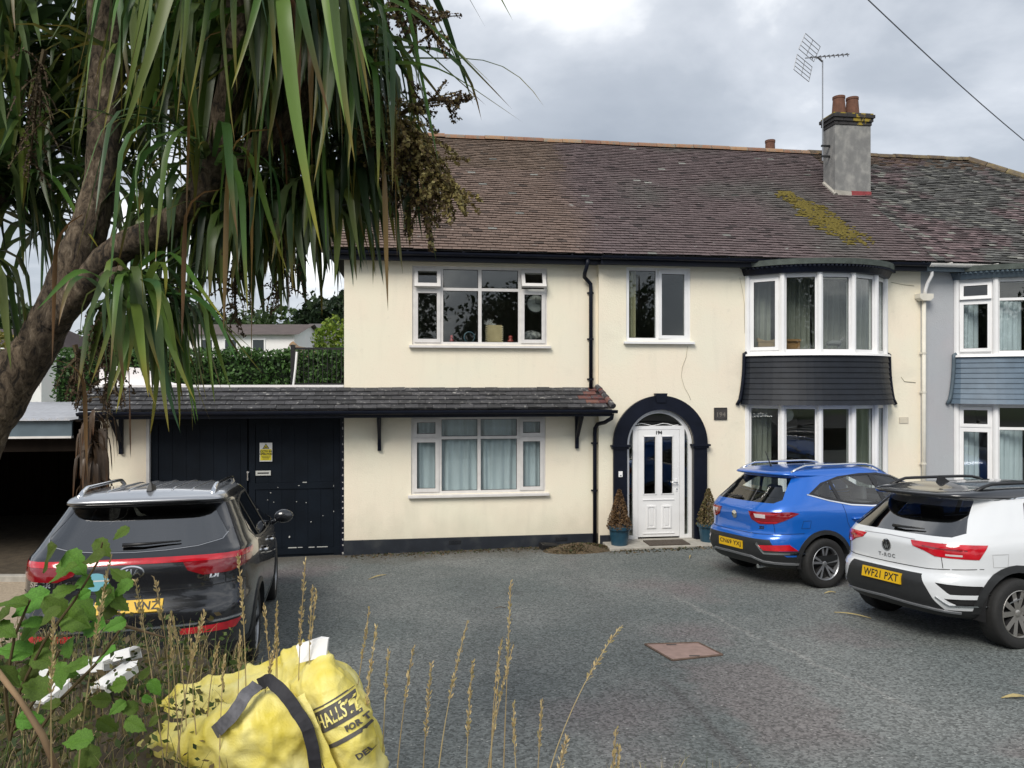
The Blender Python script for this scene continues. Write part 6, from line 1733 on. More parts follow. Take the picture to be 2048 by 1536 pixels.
for sg in (-1, 1):
    carve(bm, lay, 2, side=DLO, sign=sg, ymin=.3)
    for w in ([(0.80, 1.245), (0.99, 1.35), (1.10, 1.385), (1.16, 1.16), (1.02, 1.19)], [(1.21, 1.145), (1.17, 1.405), (1.5, 1.455), (1.86, 1.462), (1.92, 1.09), (1.6, 1.095), (1.38, 1.115)], [(2.0, 1.09), (1.95, 1.46), (2.3, 1.41), (2.68, 1.25), (2.9, 1.115), (2.85, 1.085)]):
        carve(bm, lay, 3, side=w, sign=sg, ymin=.3, only=(2,))
    P = [(.30, 1.005), (.36, .90), (.50, .845), (.70, .845), (.95, .92), (.95, 1.025)]
    carve(bm, lay, 5, rear=P if sg > 0 else mir(P), side=[(-.2, .80), (.22, .865), (.50, 1.0), (.40, 1.02), (-.2, 1.01)])
    P = [(.40, .985), (.43, .93), (.58, .93), (.58, .985)]
    carve(bm, lay, 6, rear=P if sg > 0 else mir(P), xmax=.3, only=(5,))
    P = [(.53, .575), (.80, .595), (.83, .51), (.60, .51)]
    carve(bm, lay, 9, rear=P if sg > 0 else mir(P), xmax=.6)
    P = [(.56, .505), (.83, .505), (.84, .455), (.62, .455)]
    carve(bm, lay, 7, rear=P if sg > 0 else mir(P), xmax=.6)
carve(bm, lay, 8, side=[(2.32, 1.16), (3.4, 1.10), (3.0, 1.2), (2.52, 1.40), (2.4, 1.44)], xmin=2.3, rear=[(-.68, 1.05), (.68, 1.05), (.58, 1.45), (-.58, 1.45)])
zs.ribbon([(-.84, .735), (-.5, .715), (0, .71), (.5, .715), (.84, .735)], 'rear', .007)
for sg in (-1, 1):
    zs.ribbon([(.66 * sg, 1.0), (.665 * sg, .86), (.68 * sg, .74)], 'rear', .006)
    zs.ribbon([(.50 * sg, .60), (.60 * sg, .475), (.86 * sg, .475)], 'rear', .024, 'chrome_tick', M['chrome'], off=.004, h=.008)
    zs.ribbon([(0.70, 1.235), (1.0, 1.148), (1.35, 1.078), (1.7, 1.048), (2.95, 1.043)], 'side', .018, 'chrome_trim', M['chrome'], sg, h=.004)
    zs.ribbon([(1.20, 1.10), (1.24, .85), (1.34, .66), (1.36, .42)], 'side', .006, sg=sg); zs.ribbon([(1.98, 1.05), (2.0, .75), (2.0, .42)], 'side', .006, sg=sg); zs.ribbon([(2.92, 1.04), (2.97, .75), (2.97, .42)], 'side', .006, sg=sg)
    zs.ribbon([(.52, .80), (.64, .80), (.66, .90), (.55, .90), (.52, .80)], 'side', .005, 'fuel_flap_gap', None, sg)
    zs.door_handle(1.42, .90, sg, M['bluepaint2']); zs.door_handle(2.24, .89, sg, M['bluepaint2']); zs.mirror(2.72, 1.08, sg, M['bluepaint2'])
    zs.rail(0.62, 2.30, .545, M['chrome'], sg, .06, .016)
zs.ribbon([(-.80, .335), (-.55, .36), (-.40, .41), (0, .415), (.40, .41), (.55, .36), (.80, .335)], 'rear', .03, 'skid_plate', M['alu'], off=.004, h=.012)
oc = [(math.cos(math.pi / 8 + k * math.pi / 4), math.sin(math.pi / 8 + k * math.pi / 4)) for k in range(8)]
zs.decal([(0, 0)] + [(a * .058, b * .058) for a, b in oc], [(0, i + 1, (i + 1) % 8 + 1) for i in range(8)], 0, .93, M['chrome'], 'badge', off=.006)
zs.text('MG', 0, .93, .055, M['ink'], 'badge_lettering', .003); zs.bvh and zs.text('ZS', -.52, .80, .05, M['chrome'], 'badge', .003, .1, 1.0, 1.3)
zs.plate('CN69 YXJ', .54); zs.wiper(.0, 1.155, .38, 1.16)
a0_ = zs.bvh.ray_cast(Vector((.74, .0, 3)), Vector((0, 0, -1)))[0]; q = MB(); q.tube([a0_ - Vector((0, 0, .01)), a0_ + Vector((-.02, 0, .03)), a0_ + Vector((-.10, 0, .22))], [.022, .010, .004], 6); q.build('whip_aerial', M['black'], zs.root)
q = MB(); q.tube([(.12, -.42, .27), (.5, -.42, .28)], .03, 10); q.build('exhaust_pipe', M['chrome'], zs.root)
zs.seats((1.2, 2.08), .58, top=1.24); zs.wheels(spoke_rim(5, .017, .20), [M['alu'], M['gap']])
zs.finish({1: ('rear_window', M['clearcar'], -.002), 2: ('window_surround', M['black'], .001), 3: ('side_window', M['clearcar'], -.003), 5: ('tail_light', M['darkred'], .006), 6: ('tail_light_bulb', M['clearlens'], .007), 7: ('bumper_cladding', M['cladding'], .002), 8: ('windscreen', M['clearcar'], -.002), 9: ('reflector', M['redlens'], .004)})

# ---------------- white crossover
tr_spec = dict(slices=[(0.25, .32, 4.00, .78), (0.29, .13, 4.12, .86), (0.37, .04, 4.20, .888), (0.48, .0, 4.22, .903), (0.60, .0, 4.23, .908), (0.67, .03, 4.23, .909), (0.71, .075, 4.22, .909), (0.82, .085, 4.20, .907), (0.94, .085, 4.15, .90), (1.00, .11, 3.95, .885), (1.05, .165, 3.50, .86), (1.09, .22, 3.20, .842), (1.20, .365, 2.95, .782), (1.32, .52, 2.65, .718), (1.395, .62, 2.45, .678), (1.41, .52, 2.40, .672), (1.425, .38, 2.35, .668), (1.45, .355, 2.28, .652), (1.475, .41, 2.20, .628), (1.50, .60, 2.10, .592)], crown=0.045, axle=.80, wb=2.59, track=.80, r=.335, arch=.395, lip=.065)
M['whitepaint'] = car_paint('white_car_paint', (0.64, 0.66, 0.68), rough=0.3)
tr = Car('white_car', 'white crossover car with black roof at the right edge', 'car', tr_spec, M['whitepaint'], (3.90, 7.76), R(73), CARS)
tr.cut_arches(); bm, lay = tr.bm, tr.lay
carve(bm, lay, 10, rear=[(-1, 1.408), (1, 1.408), (1, 1.7), (-1, 1.7)])
carve(bm, lay, 7, rear=[(-1, .1), (1, .1), (1, .365), (-1, .365)])
carve(bm, lay, 7, rear=[(-.46, .685), (.46, .685), (.64, .36), (-.64, .36)], xmax=.5)
carve(bm, lay, 1, rear=[(-.53, 1.395), (.53, 1.395), (.62, 1.22), (.70, 1.095), (.64, 1.055), (-.64, 1.055), (-.70, 1.095), (-.62, 1.22)], xmax=1.0)
DLO = [(1.00, 1.10), (1.16, 1.36), (1.25, 1.405), (1.8, 1.43), (2.1, 1.425), (2.35, 1.38), (2.75, 1.20), (3.0, 1.07), (2.9, 1.045), (1.1, 1.055)]
for sg in (-1, 1):
    carve(bm, lay, 2, side=DLO, sign=sg, ymin=.3)
    for w in ([(1.06, 1.105), (1.20, 1.34), (1.28, 1.385), (1.8, 1.405), (1.90, 1.40), (1.95, 1.08), (1.12, 1.085)], [(2.03, 1.08), (1.98, 1.40), (2.30, 1.355), (2.7, 1.18), (2.88, 1.085)]):
        carve(bm, lay, 3, side=w, sign=sg, ymin=.3, only=(2,))
    P = [(.30, .995), (.34, .945), (.46, .915), (.56, .87), (.95, .845), (.95, 1.01)]
    carve(bm, lay, 5, rear=P if sg > 0 else mir(P), side=[(-.2, .82), (.42, .855), (.52, .99), (-.2, 1.0)])
    P = [(.60, .625), (.83, .605), (.85, .52), (.70, .52)]
    carve(bm, lay, 9, rear=P if sg > 0 else mir(P), xmax=.6)
    P = [(.66, .478), (.86, .478), (.86, .42), (.72, .42)]
    carve(bm, lay, 9, rear=P if sg > 0 else mir(P), xmax=.6)
carve(bm, lay, 8, side=[(2.30, 1.14), (3.4, 1.08), (3.0, 1.18), (2.52, 1.37), (2.4, 1.40)], xmin=2.3, rear=[(-.68, 1.03), (.68, 1.03), (.58, 1.405), (-.58, 1.405)])
tr.ribbon([(-.82, .765), (-.5, .74), (0, .735), (.5, .74), (.82, .765)], 'rear', .007); tr.ribbon([(-.34, 1.005), (0, 1.012), (.34, 1.005)], 'rear', .008, m=mat('grey_crease', (0.25, 0.25, 0.27), 0.6))
for sg in (-1, 1):
    tr.ribbon([(.605 * sg, 1.0), (.61 * sg, .86), (.62 * sg, .76)], 'rear', .006)
    tr.ribbon([(.60 * sg, .49), (.68 * sg, .415), (.86 * sg, .415), (.885 * sg, .48)], 'rear', .012, 'chrome_trim', M['chrome'], off=.004, h=.008)
    tr.ribbon([(1.10, 1.05), (1.18, .80), (1.26, .62), (1.28, .42)], 'side', .006, sg=sg); tr.ribbon([(1.99, 1.04), (2.0, .75), (2.0, .42)], 'side', .006, sg=sg)
    tr.ribbon([(.55, .78), (.70, .78), (.72, .90), (.55, .90), (.55, .78)], 'side', .004, 'fuel_flap_gap', mat('soft_gap', (0.3, 0.3, 0.3), 0.7) if sg < 0 else bpy.data.materials['soft_gap'], sg)
    tr.door_handle(1.40, .90, sg, M['whitepaint']); tr.door_handle(2.24, .89, sg, M['whitepaint']); tr.mirror(2.7, 1.06, sg, M['whitepaint'])
    tr.rail(0.70, 2.25, .55, M['black'], sg, .055, .017)
    tr.ribbon([(0.80, 1.395), (1.2, 1.418), (1.8, 1.44), (2.1, 1.435)], 'side', .012, 'roof_trim', M['chrome'], sg)
for sg in (-1, 1):
    tr.ribbon([(.44 * sg, .958), (.60 * sg, .945), (.76 * sg, .938)], 'rear', .014, 'lamp_line', M['darkred'], off=.009); tr.ribbon([(.64 * sg, .892), (.74 * sg, .888)], 'rear', .018, 'reversing_lamp', M['clearlens'], off=.009)
    zs.ribbon([(.40 * sg, .988), (.56 * sg, .985), (.70 * sg, .988)], 'rear', .012, 'lamp_line', M['redlens'], off=.010); zs.ribbon([(.44 * sg, .885), (.56 * sg, .872), (.70 * sg, .882)], 'rear', .012, 'lamp_line', M['redlens'], off=.010)
tr.ribbon([(-.72, .345), (-.5, .37), (0, .385), (.5, .37), (.72, .345)], 'rear', .022, 'skid_plate', M['alu'], off=.004, h=.012)
def ring_v(ro, ri): return [(a * ro, b * ro) for a, b in v[1:]] + [(a * ri, b * ri) for a, b in v[1:]]
RF = [(i, (i + 1) % 24, 24 + (i + 1) % 24, 24 + i) for i in range(24)]
tr.decal(ring_v(.062, .050), RF, 0, .905, M['chrome'], 'badge', off=.005); tr.decal([(a * .05, b * .05) for a, b in v], fdisc, 0, .905, M['ink'], 'badge', off=.003)
vt_, vf_ = text_mesh('V', .048, 0, .003); tr.decal([(q[0], q[1] + .022) for q in vt_], vf_, 0, .905, M['chrome'], 'badge_lettering', off=.0055)
vt_, vf_ = text_mesh('W', .055, 0, .003); tr.decal([(q[0], q[1] - .020) for q in vt_], vf_, 0, .905, M['chrome'], 'badge_lettering', off=.0055)
tr.text('T-ROC', 0, .80, .052, M['alu'], 'badge', .002, 0, 1.35, 1.15)
tr.plate('WF21 PXT', .60); tr.wiper(.02, 1.085, -.36, 1.095)
z_ = tr.bvh.ray_cast(Vector((.86, .0, 3)), Vector((0, 0, -1)))[0].z
q = MB(); q.prism([(.80, z_ - .01), (.98, z_ - .01), (.86, z_ + .065), (.83, z_ + .07)], -.018, .018); q.build('shark_fin_aerial', M['black'], tr.root, fix=True)
tr.seats((1.2, 2.05), .58, top=1.22); tr.wheels(spoke_rim(5, .028, .29), [mat('bronze_alloy', (0.42, 0.40, 0.37), 0.3, 0.85), M['gap']])
tr.finish({1: ('rear_window', M['privacy'], -.002), 2: ('window_surround', M['black'], .001), 3: ('side_window', M['privacy'], -.003), 5: ('tail_light', M['redlens'], .006), 7: ('bumper_cladding', M['cladding'], .002), 8: ('windscreen', M['carglass'], -.002), 9: ('bumper_vent', M['gap'], -.012), 10: ('roof', M['blackpaint'], .001)})
# ------------------------------------------------------------------ the cabbage palm
M['palmleaf'] = mat('palm_leaf', (1, 1, 1), 0.38, attr=True, trans=0.32, rnd=0.30, spec=0.4)
M['palmbark_old'] = mat('corky_palm_bark', (0.105, 0.078, 0.052), 0.95, var=0.5, scale=14, bump=1.0, bscale=26, alt=(0.035, 0.026, 0.018), altpos=(0.46, 0.62), detail=8, stretch=(1.6, 1.6, 0.9))
def bark_mat():
    m = mat('furrowed_palm_bark', (0.13, 0.10, 0.07), 0.95); n, l = m.node_tree.nodes, m.node_tree.links; b = n['Principled BSDF']
    tcn = n.new('ShaderNodeTexCoord'); mp = n.new('ShaderNodeMapping'); mp.inputs['Scale'].default_value = (1.0, 1.0, 0.45); mp.inputs['Rotation'].default_value = (0, R(-24), 0); l.new(tcn.outputs['Object'], mp.inputs['Vector'])
    def nz(sc, det, ro):
        t = n.new('ShaderNodeTexNoise'); t.inputs['Scale'].default_value = sc; t.inputs['Detail'].default_value = det; t.inputs['Roughness'].default_value = ro; t.inputs['Distortion'].default_value = 0.6; l.new(mp.outputs[0], t.inputs['Vector']); return t.outputs['Fac']
    f1 = nz(38, 9, 0.72); f2 = nz(7, 4, 0.5)
    cr = n.new('ShaderNodeValToRGB'); e = cr.color_ramp.elements; e[0].position = 0.40; e[0].color = (0.022, 0.016, 0.011, 1); e[1].position = 0.68; e[1].color = (0.36, 0.29, 0.21, 1)
    k = e.new(0.47); k.color = (0.095, 0.068, 0.044, 1); k = e.new(0.58); k.color = (0.185, 0.140, 0.095, 1); l.new(f1, cr.inputs['Fac'])
    hs = n.new('ShaderNodeHueSaturation'); mr = n.new('ShaderNodeMapRange'); mr.inputs['From Min'].default_value = .3; mr.inputs['From Max'].default_value = .7; mr.inputs['To Min'].default_value = .55; mr.inputs['To Max'].default_value = 1.35
    l.new(f2, mr.inputs['Value']); l.new(mr.outputs[0], hs.inputs['Value']); l.new(cr.outputs['Color'], hs.inputs['Color']); l.new(hs.outputs[0], b.inputs['Base Color'])
    bp = n.new('ShaderNodeBump'); bp.inputs['Strength'].default_value = 1.0; bp.inputs['Distance'].default_value = 0.03; l.new(f1, bp.inputs['Height']); l.new(bp.outputs[0], b.inputs['Normal'])
    return m
M['palmbark'] = bark_mat()
palm = tag(empty('cabbage_palm', (at(-130, 1200, 3.0).x, 3.0, 1.2)), 'tall cabbage palm with furrowed trunk and long hanging sword leaves at left', 'tree')
PO = Vector(palm.location)
def trunk_tube(pts, rad, name, n=22, seed=0):
    """smooth limb with fissured bark relief"""
    P = [Vector(p) for p in pts]; m = len(P); pts2, r2 = [], []
    for i in range(m - 1):
        p0, p1, p2, p3 = P[max(i - 1, 0)], P[i], P[i + 1], P[min(i + 2, m - 1)]
        for k in range(14):
            t = k / 14; pts2.append(0.5 * ((2 * p1) + (p2 - p0) * t + (2 * p0 - 5 * p1 + 4 * p2 - p3) * t * t + (3 * p1 - p0 - 3 * p2 + p3) * t ** 3)); r2.append(lerp(rad[i], rad[i + 1], t))
    pts2.append(P[-1]); r2.append(rad[-1])
    mb = MB(); mb.tube(pts2, r2, n)
    for i, v in enumerate(mb.v):
        c = pts2[min(i // n, len(pts2) - 1)]; d = v - c
        k = 1 + 0.10 * noise.noise(v * 9 + Vector((seed, 0, 0))) + 0.07 * abs(noise.noise(Vector((v.x * 30, v.y * 30, v.z * 13)))) + 0.05 * noise.noise(v * 45)
        mb.v[i] = c + d * k - PO
    return mb.build(name, M['palmbark'], palm, smooth=True)
trunk_tube([at(-170, 1300, 3.0), at(-75, 950, 3.0), at(8, 792, 3.0), at(93, 656, 3.0), at(137, 564, 3.0), at(172, 473, 3.02), at(198, 382, 3.05), at(207, 291, 3.08), at(213, 100, 3.1), at(205, -160, 3.1)], [.13, .100, .088, .075, .074, .072, .060, .062, .066, .064], 'trunk')
trunk_tube([at(105, 650, 2.98), at(170, 570, 2.95), at(239, 500, 2.9), at(344, 446, 2.86), at(405, 380, 2.83), at(440, 270, 2.8), at(470, 120, 2.78), at(485, -70, 2.75)], [.052, .056, .056, .054, .053, .05, .048, .045], 'branch', seed=3)
trunk_tube([at(40, 735, 3.05), at(-25, 735, 3.1), at(-100, 650, 3.15), at(-90, 520, 3.2), at(-30, 440, 3.22), at(0, 385, 3.22)], [.085, .08, .07, .06, .045, .035], 'branch', seed=5)
trunk_tube([at(395, 370, 2.83), at(500, 310, 2.85), at(590, 230, 2.85), at(640, 130, 2.82)], [.055, .05, .045, .04], 'branch', seed=7)
trunk_tube([at(205, 560, 2.94), at(228, 552, 2.87), at(245, 545, 2.80)], [.035, .03, .028], 'branch', seed=9)

GREENS = [Vector((0.092, 0.175, 0.038)), Vector((0.064, 0.135, 0.038)), Vector((0.150, 0.220, 0.046)), Vector((0.048, 0.105, 0.040)), Vector((0.125, 0.200, 0.070))]
def leaf_strip(mb, L, W, e0, e1, bend, twist, col, tip, seg=11, origin=Vector((0, 0, 0)), az=0.0, side=0.0):
    """one sword leaf: leaves the head at elevation e0, bends over at `bend`, ends at elevation e1"""
    p = Vector(origin); pr = None
    ca, sa = math.cos(az), math.sin(az)
    for i in range(seg + 1):
        t = i / seg
        k = smooth01((t - bend + 0.25) / 0.5); el = lerp(e0, e1, k)
        d = Vector((math.cos(el), side * t, math.sin(el))).normalized()
        w = W * min(1.0, 0.42 + 2.4 * t) * max(0.0, 1 - max(0, t - .45) / .55) ** 0.75
        sd = Vector((0, 1, 0)); nrm = d.cross(sd).normalized(); sd = nrm.cross(d)
        a = twist * t; sdv = sd * math.cos(a) + nrm * math.sin(a); nn = nrm * math.cos(a) - sd * math.sin(a)
        def wpt(q): return Vector((q.x * ca - q.y * sa, q.x * sa + q.y * ca, q.z))
        mb.cur = tuple(col.lerp(tip, smooth01((t - 0.62) / 0.38)) * (0.9 + 0.2 * t))
        o = Vector(origin)
        pts = [o + wpt(p - o + sdv * w * .5 + nn * w * .12), o + wpt(p - o), o + wpt(p - o - sdv * w * .5 + nn * w * .12)]
        idx = [mb.p(q) for q in pts]
        if pr: mb.face(pr[0], pr[1], idx[1], idx[0]); mb.face(pr[1], pr[2], idx[2], idx[1])
        pr = idx; p = p + d * (L / seg)
rnd = random.Random(77)
YEL = Vector((0.24, 0.20, 0.035)); BRN = Vector((0.16, 0.085, 0.035))
variants = {'up': [], 'out': [], 'hang': []}
for kind, e0r, e1r, br in (('up', (0.35, 1.25), (-0.9, 0.4), (.55, .9)), ('out', (-0.2, 0.7), (-1.5, -0.5), (.3, .7)), ('hang', (-0.3, 1.0), (-1.56, -1.42), (.12, .38))):
    for k in range(16):
        mb = MB(); c = GREENS[k % 5]; tip = c if rnd.random() < .45 else (YEL if rnd.random() < .7 else BRN)
        leaf_strip(mb, 1.0, rnd.uniform(.029, .044), rnd.uniform(*e0r), rnd.uniform(*e1r), rnd.uniform(*br), rnd.uniform(-1.1, 1.1), c, tip, side=rnd.uniform(-.25, .25))
        variants[kind].append(mb.mesh('leaf', M['palmleaf'], True))
dead = []
for k in range(6):
    mb = MB(); leaf_strip(mb, 1.0, rnd.uniform(.020, .034), rnd.uniform(-.6, .4), -1.54, rnd.uniform(.05, .2), rnd.uniform(-2.5, 2.5), Vector((0.19, 0.11, 0.045)), Vector((0.12, 0.075, 0.04))); dead.append(mb.mesh('dead_leaf', M['palmleaf'], True))
def head(px, py, Y, n, L, mix, azr=(0, 2 * math.pi)):
    c = at(px, py, Y) - PO
    for i in range(n):
        f = rnd.random(); kind = 'up' if f < mix[0] else ('out' if f < mix[0] + mix[1] else 'hang')
        o = bpy.data.objects.new('leaf', rnd.choice(variants[kind])); link(o, palm)
        s = rnd.uniform(*L); o.scale = (s, s * rnd.uniform(.9, 1.15) if s > .7 else 0.72, s)
        o.scale[1] = max(s, 0.8)
        a = rnd.uniform(*azr); o.rotation_euler = (rnd.uniform(-.12, .12), rnd.uniform(-.12, .12), a)
        o.location = c + Vector((0.03 * math.cos(a), 0.03 * math.sin(a), rnd.uniform(-.10, .06)))
head(0, 385, 3.22, 46, (.55, .82), (.45, .42))
head(490, -90, 2.62, 44, (.75, 1.08), (.0, .12))
head(560, -40, 2.55, 26, (.75, 1.1), (.0, .15))
head(660, 100, 2.80, 48, (.55, .92), (.10, .35))
head(425, 290, 2.75, 32, (.55, .85), (.05, .25))
head(262, 575, 2.82, 62, (.42, .68), (.06, .34), (-1.6, 2.0))
head(330, 20, 3.0, 22, (.6, .95), (.1, .3))
head(105, -80, 3.35, 28, (.7, 1.0), (.0, .2))
for (px, py, Y, L) in ((455, 60, 2.6, .75), (520, 180, 2.7, .9), (495, 300, 2.65, .8), (540, 260, 2.6, .8), (600, 60, 2.7, .7), (690, 250, 2.7, .75), (165, 430, 2.75, .6), (225, 700, 2.7, .45), (110, 720, 2.7, .5), (560, -30, 2.6, .8), (440, 380, 2.6, .6), (735, 170, 2.75, .7)):
    o = bpy.data.objects.new('dead_leaf', rnd.choice(dead)); link(o, palm); o.scale = (L, L, L); o.rotation_euler = (0, 0, rnd.uniform(0, 6.28)); o.location = at(px, py, Y) - PO
# leaves farther back in the crown, too many to tell apart
mb = MB()
for (px, py, Y, n, L) in ((300, 200, 3.5, 55, (.5, .85)), (560, 230, 3.3, 50, (.5, .85)), (110, 240, 3.4, 50, (.5, .8)), (430, 450, 3.2, 22, (.4, .6)), (-60, 540, 3.0, 24, (.4, .65)), (720, -90, 3.2, 34, (.6, .95)), (240, -140, 3.3, 60, (.6, 1.0)), (480, 90, 3.4, 45, (.5, .9)), (20, 60, 3.3, 50, (.5, .9)), (390, -60, 3.2, 40, (.6, 1.0)), (620, 330, 3.3, 26, (.4, .62)), (200, 330, 3.5, 36, (.4, .7)), (590, 60, 3.5, 36, (.5, .8)), (430, 400, 2.95, 34, (.32, .52)), (500, 410, 2.92, 36, (.32, .50)), (570, 400, 2.95, 36, (.32, .50)), (640, 380, 2.95, 36, (.32, .52)), (705, 330, 3.0, 32, (.35, .58)), (740, 250, 3.05, 24, (.4, .65)), (260, 590, 2.9, 26, (.3, .48)), (540, -50, 2.72, 34, (.6, 1.0)), (-40, 130, 3.2, 46, (.5, .85)), (40, 280, 3.35, 40, (.45, .75)), (70, 430, 3.4, 30, (.35, .6)), (-30, 330, 3.1, 36, (.4, .7)), (150, 120, 3.5, 40, (.5, .8)), (650, 90, 2.85, 30, (.45, .8)), (430, 60, 2.85, 26, (.5, .85)), (520, 120, 3.1, 50, (.5, .85)), (400, 180, 3.2, 44, (.45, .8)), (690, 90, 3.1, 40, (.45, .75)), (330, 420, 3.1, 24, (.3, .5))):
    c = at(px, py, Y) - PO
    for i in range(int(n * 1.5)):
        f = rnd.random(); col = GREENS[int(rnd.random() * 5)] * rnd.uniform(.7, 1.1)
        e0, e1, b = (rnd.uniform(.2, 1.2), rnd.uniform(-1.2, .2), rnd.uniform(.4, .9)) if f < (.4 if Y > 3.15 else .08) else (rnd.uniform(-.3, .8), rnd.uniform(-1.55, -.8 if Y > 3.15 else -1.35), rnd.uniform(.15, .6 if Y > 3.15 else .35))
        leaf_strip(mb, rnd.uniform(*L), rnd.uniform(.026, .042), e0, e1, b, rnd.uniform(-1, 1), col, col if f > .35 else YEL, 7, c + Vector((0, 0, rnd.uniform(-.1, .05))), rnd.uniform(0, 6.28), rnd.uniform(-.2, .2))
tag(mb.build('crown', M['palmleaf'], palm, smooth=True), kind='stuff')

M['floret'] = mat('palm_florets', (1, 1, 1), 0.8, attr=True, trans=0.2)
def panicle(base, tip, n, bl, cols, name, seed, droop=0.5, fl=0.0065, nf=46, spread=1.0, stem=(0.09, 0.065, 0.03)):
    r = random.Random(seed); mb = MB(); base, tip = Vector(base), Vector(tip); ax = tip - base; Lx = ax.length
    mb.cur = stem
    axis = [base.lerp(tip, t) + Vector((0, 0, 0.16 * Lx * math.sin(math.pi * t))) for t in [k / 10 for k in range(11)]]
    mb.tube([q - PO for q in axis], [0.011 * (1 - .75 * k / 10) for k in range(11)], 5)
    for b in range(n):
        t = 0.12 + 0.88 * (b + r.random()) / n; k = min(int(t * 10), 9); p = axis[k].lerp(axis[k + 1], t * 10 - k)
        d = (ax.normalized() * 0.55 + Vector((r.gauss(0, 1), r.gauss(0, 1), r.gauss(0, .8))).normalized() * spread).normalized(); L = bl * r.uniform(.6, 1.15) * (1 - .45 * t)
        pts = []; q = p.copy()
        for j in range(9):
            pts.append(q.copy()); d = (d + Vector((0, 0, -droop * 0.16))).normalized(); q += d * L / 8
        mb.cur = stem; mb.tube([x - PO for x in pts], [.0035] * 4 + [.0022] * 5, 3, cap=False)
        for j in range(nf):
            u = (j + r.random()) / nf * 7.99; i = int(u); c = pts[i].lerp(pts[i + 1], u - i) - PO
            o = Vector((r.gauss(0, 1), r.gauss(0, 1), r.gauss(0, 1))).normalized(); c = c + o * r.uniform(.003, .013)
            a = Vector((r.gauss(0, 1), r.gauss(0, 1), r.gauss(0, 1))).normalized(); w = a.cross(o).normalized(); s = fl * r.uniform(.6, 1.3)
            kc = cols[int(r.random() * len(cols))]; f = r.uniform(.7, 1.25); mb.cur = (kc[0] * f, kc[1] * f, kc[2] * f)
            mb.poly([c - a * s, c - w * s * .8, c + a * s, c + w * s * .8])
    return mb.build(name, M['floret'], palm)
FLO = [(0.30, 0.25, 0.085), (0.36, 0.31, 0.13), (0.22, 0.17, 0.06), (0.15, 0.105, 0.045)]
DRY = [(0.075, 0.048, 0.028), (0.11, 0.07, 0.04), (0.045, 0.032, 0.02)]
panicle(at(700, 190, 2.85), at(900, 400, 2.85), 90, .30, FLO, 'flower_panicle', 1, .9, .0085, 60, spread=1.05)
panicle(at(760, 260, 2.9), at(850, 430, 2.9), 60, .26, DRY + FLO[1:], 'flower_panicle', 7, .9, .0085, 54, spread=1.1)
panicle(at(700, -30, 2.85), at(870, 70, 2.85), 44, .22, FLO[2:] + DRY, 'flower_panicle', 2, .25, .0075, 50, spread=.9)
panicle(at(800, 230, 2.9), at(920, 210, 2.9), 22, .17, DRY + FLO[2:], 'flower_panicle', 8, .1, spread=.9)
panicle(at(540, 60, 2.9), at(555, 420, 2.95), 50, .30, DRY, 'dead_panicle', 3, 1.3, .006, 34)
panicle(at(470, 330, 2.9), at(470, 640, 2.95), 44, .26, DRY, 'dead_panicle', 4, 1.3, .006, 32)
panicle(at(585, 380, 2.9), at(560, 600, 2.95), 34, .26, DRY, 'dead_panicle', 9, 1.3, .006, 30)
panicle(at(240, 600, 2.85), at(215, 800, 2.85), 48, .22, DRY, 'dead_panicle', 5, 1.2, .006, 36)
panicle(at(150, 690, 2.95), at(165, 790, 2.95), 26, .18, DRY, 'dead_panicle', 6, 1.2, .006, 30)
panicle(at(90, 100, 2.9), at(60, 330, 2.95), 30, .24, DRY, 'dead_panicle', 10, 1.2, .006, 28)

# slim second palm stem by the carport, hung with dead leaves
p2 = tag(empty('slim_palm', (at(178, 1100, 11.3).x, 11.3, g(-6, 11.3) - .05)), 'slim brown palm stem hung with dead leaves before the dark carport', 'tree')
q = MB(); q.tube([(0, 0, 0), (0.02, 0, .9), (-.04, 0, 1.6), (-.06, 0, 2.3)], [.10, .085, .075, .08], 10)
for i, v in enumerate(q.v): q.v[i] = v + Vector((noise.noise(v * 7), noise.noise(v * 7 + Vector((3, 3, 3))), 0)) * .02
q.build('trunk', M['bark'], p2, smooth=True)
q = MB(); q.tube([(.16, .1, 0), (.20, .1, 1.2), (.15, .1, 2.3)], [.07, .06, .06], 8); q.build('trunk', M['bark'], p2, smooth=True)
q = MB(); r_ = random.Random(9)
for i in range(90):
    leaf_strip(q, r_.uniform(.5, 1.0), .05, r_.uniform(-.8, .3), -1.5, .15, r_.uniform(-1, 1), Vector((0.10, 0.07, 0.04)) * r_.uniform(.6, 1.4), BRN, 6, Vector((.04, .04, r_.uniform(1.5, 2.6))), r_.uniform(0, 6.28))
tag(q.build('dead_leaf_skirt', M['palmleaf'], p2, smooth=True), kind='stuff')

# ------------------------------------------------------------------ verge plants
M['grassm'] = mat('grass_blades', (1, 1, 1), 0.7, attr=True, trans=0.3)
STRAW = [Vector((0.56, 0.45, 0.24)), Vector((0.46, 0.35, 0.18)), Vector((0.36, 0.30, 0.13)), Vector((0.26, 0.20, 0.10))]
GRN = [Vector((0.075, 0.12, 0.025)), Vector((0.11, 0.16, 0.03)), Vector((0.05, 0.085, 0.02)), Vector((0.14, 0.17, 0.045))]
def blade(mb, b, h, lean, az, w, c):
    pr = None; p = Vector(b); el = math.pi / 2 - lean * .2
    for i in range(5):
        t = i / 4; d = Vector((math.cos(el) * math.cos(az), math.cos(el) * math.sin(az), math.sin(el))); s = Vector((-math.sin(az), math.cos(az), 0)) * w * (1 - t) ** .7
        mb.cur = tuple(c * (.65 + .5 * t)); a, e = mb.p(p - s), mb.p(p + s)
        if pr: mb.face(pr[0], pr[1], e, a)
        pr = (a, e); p = p + d * h / 4; el -= lean * .45
rnd = random.Random(101); gr = MB()
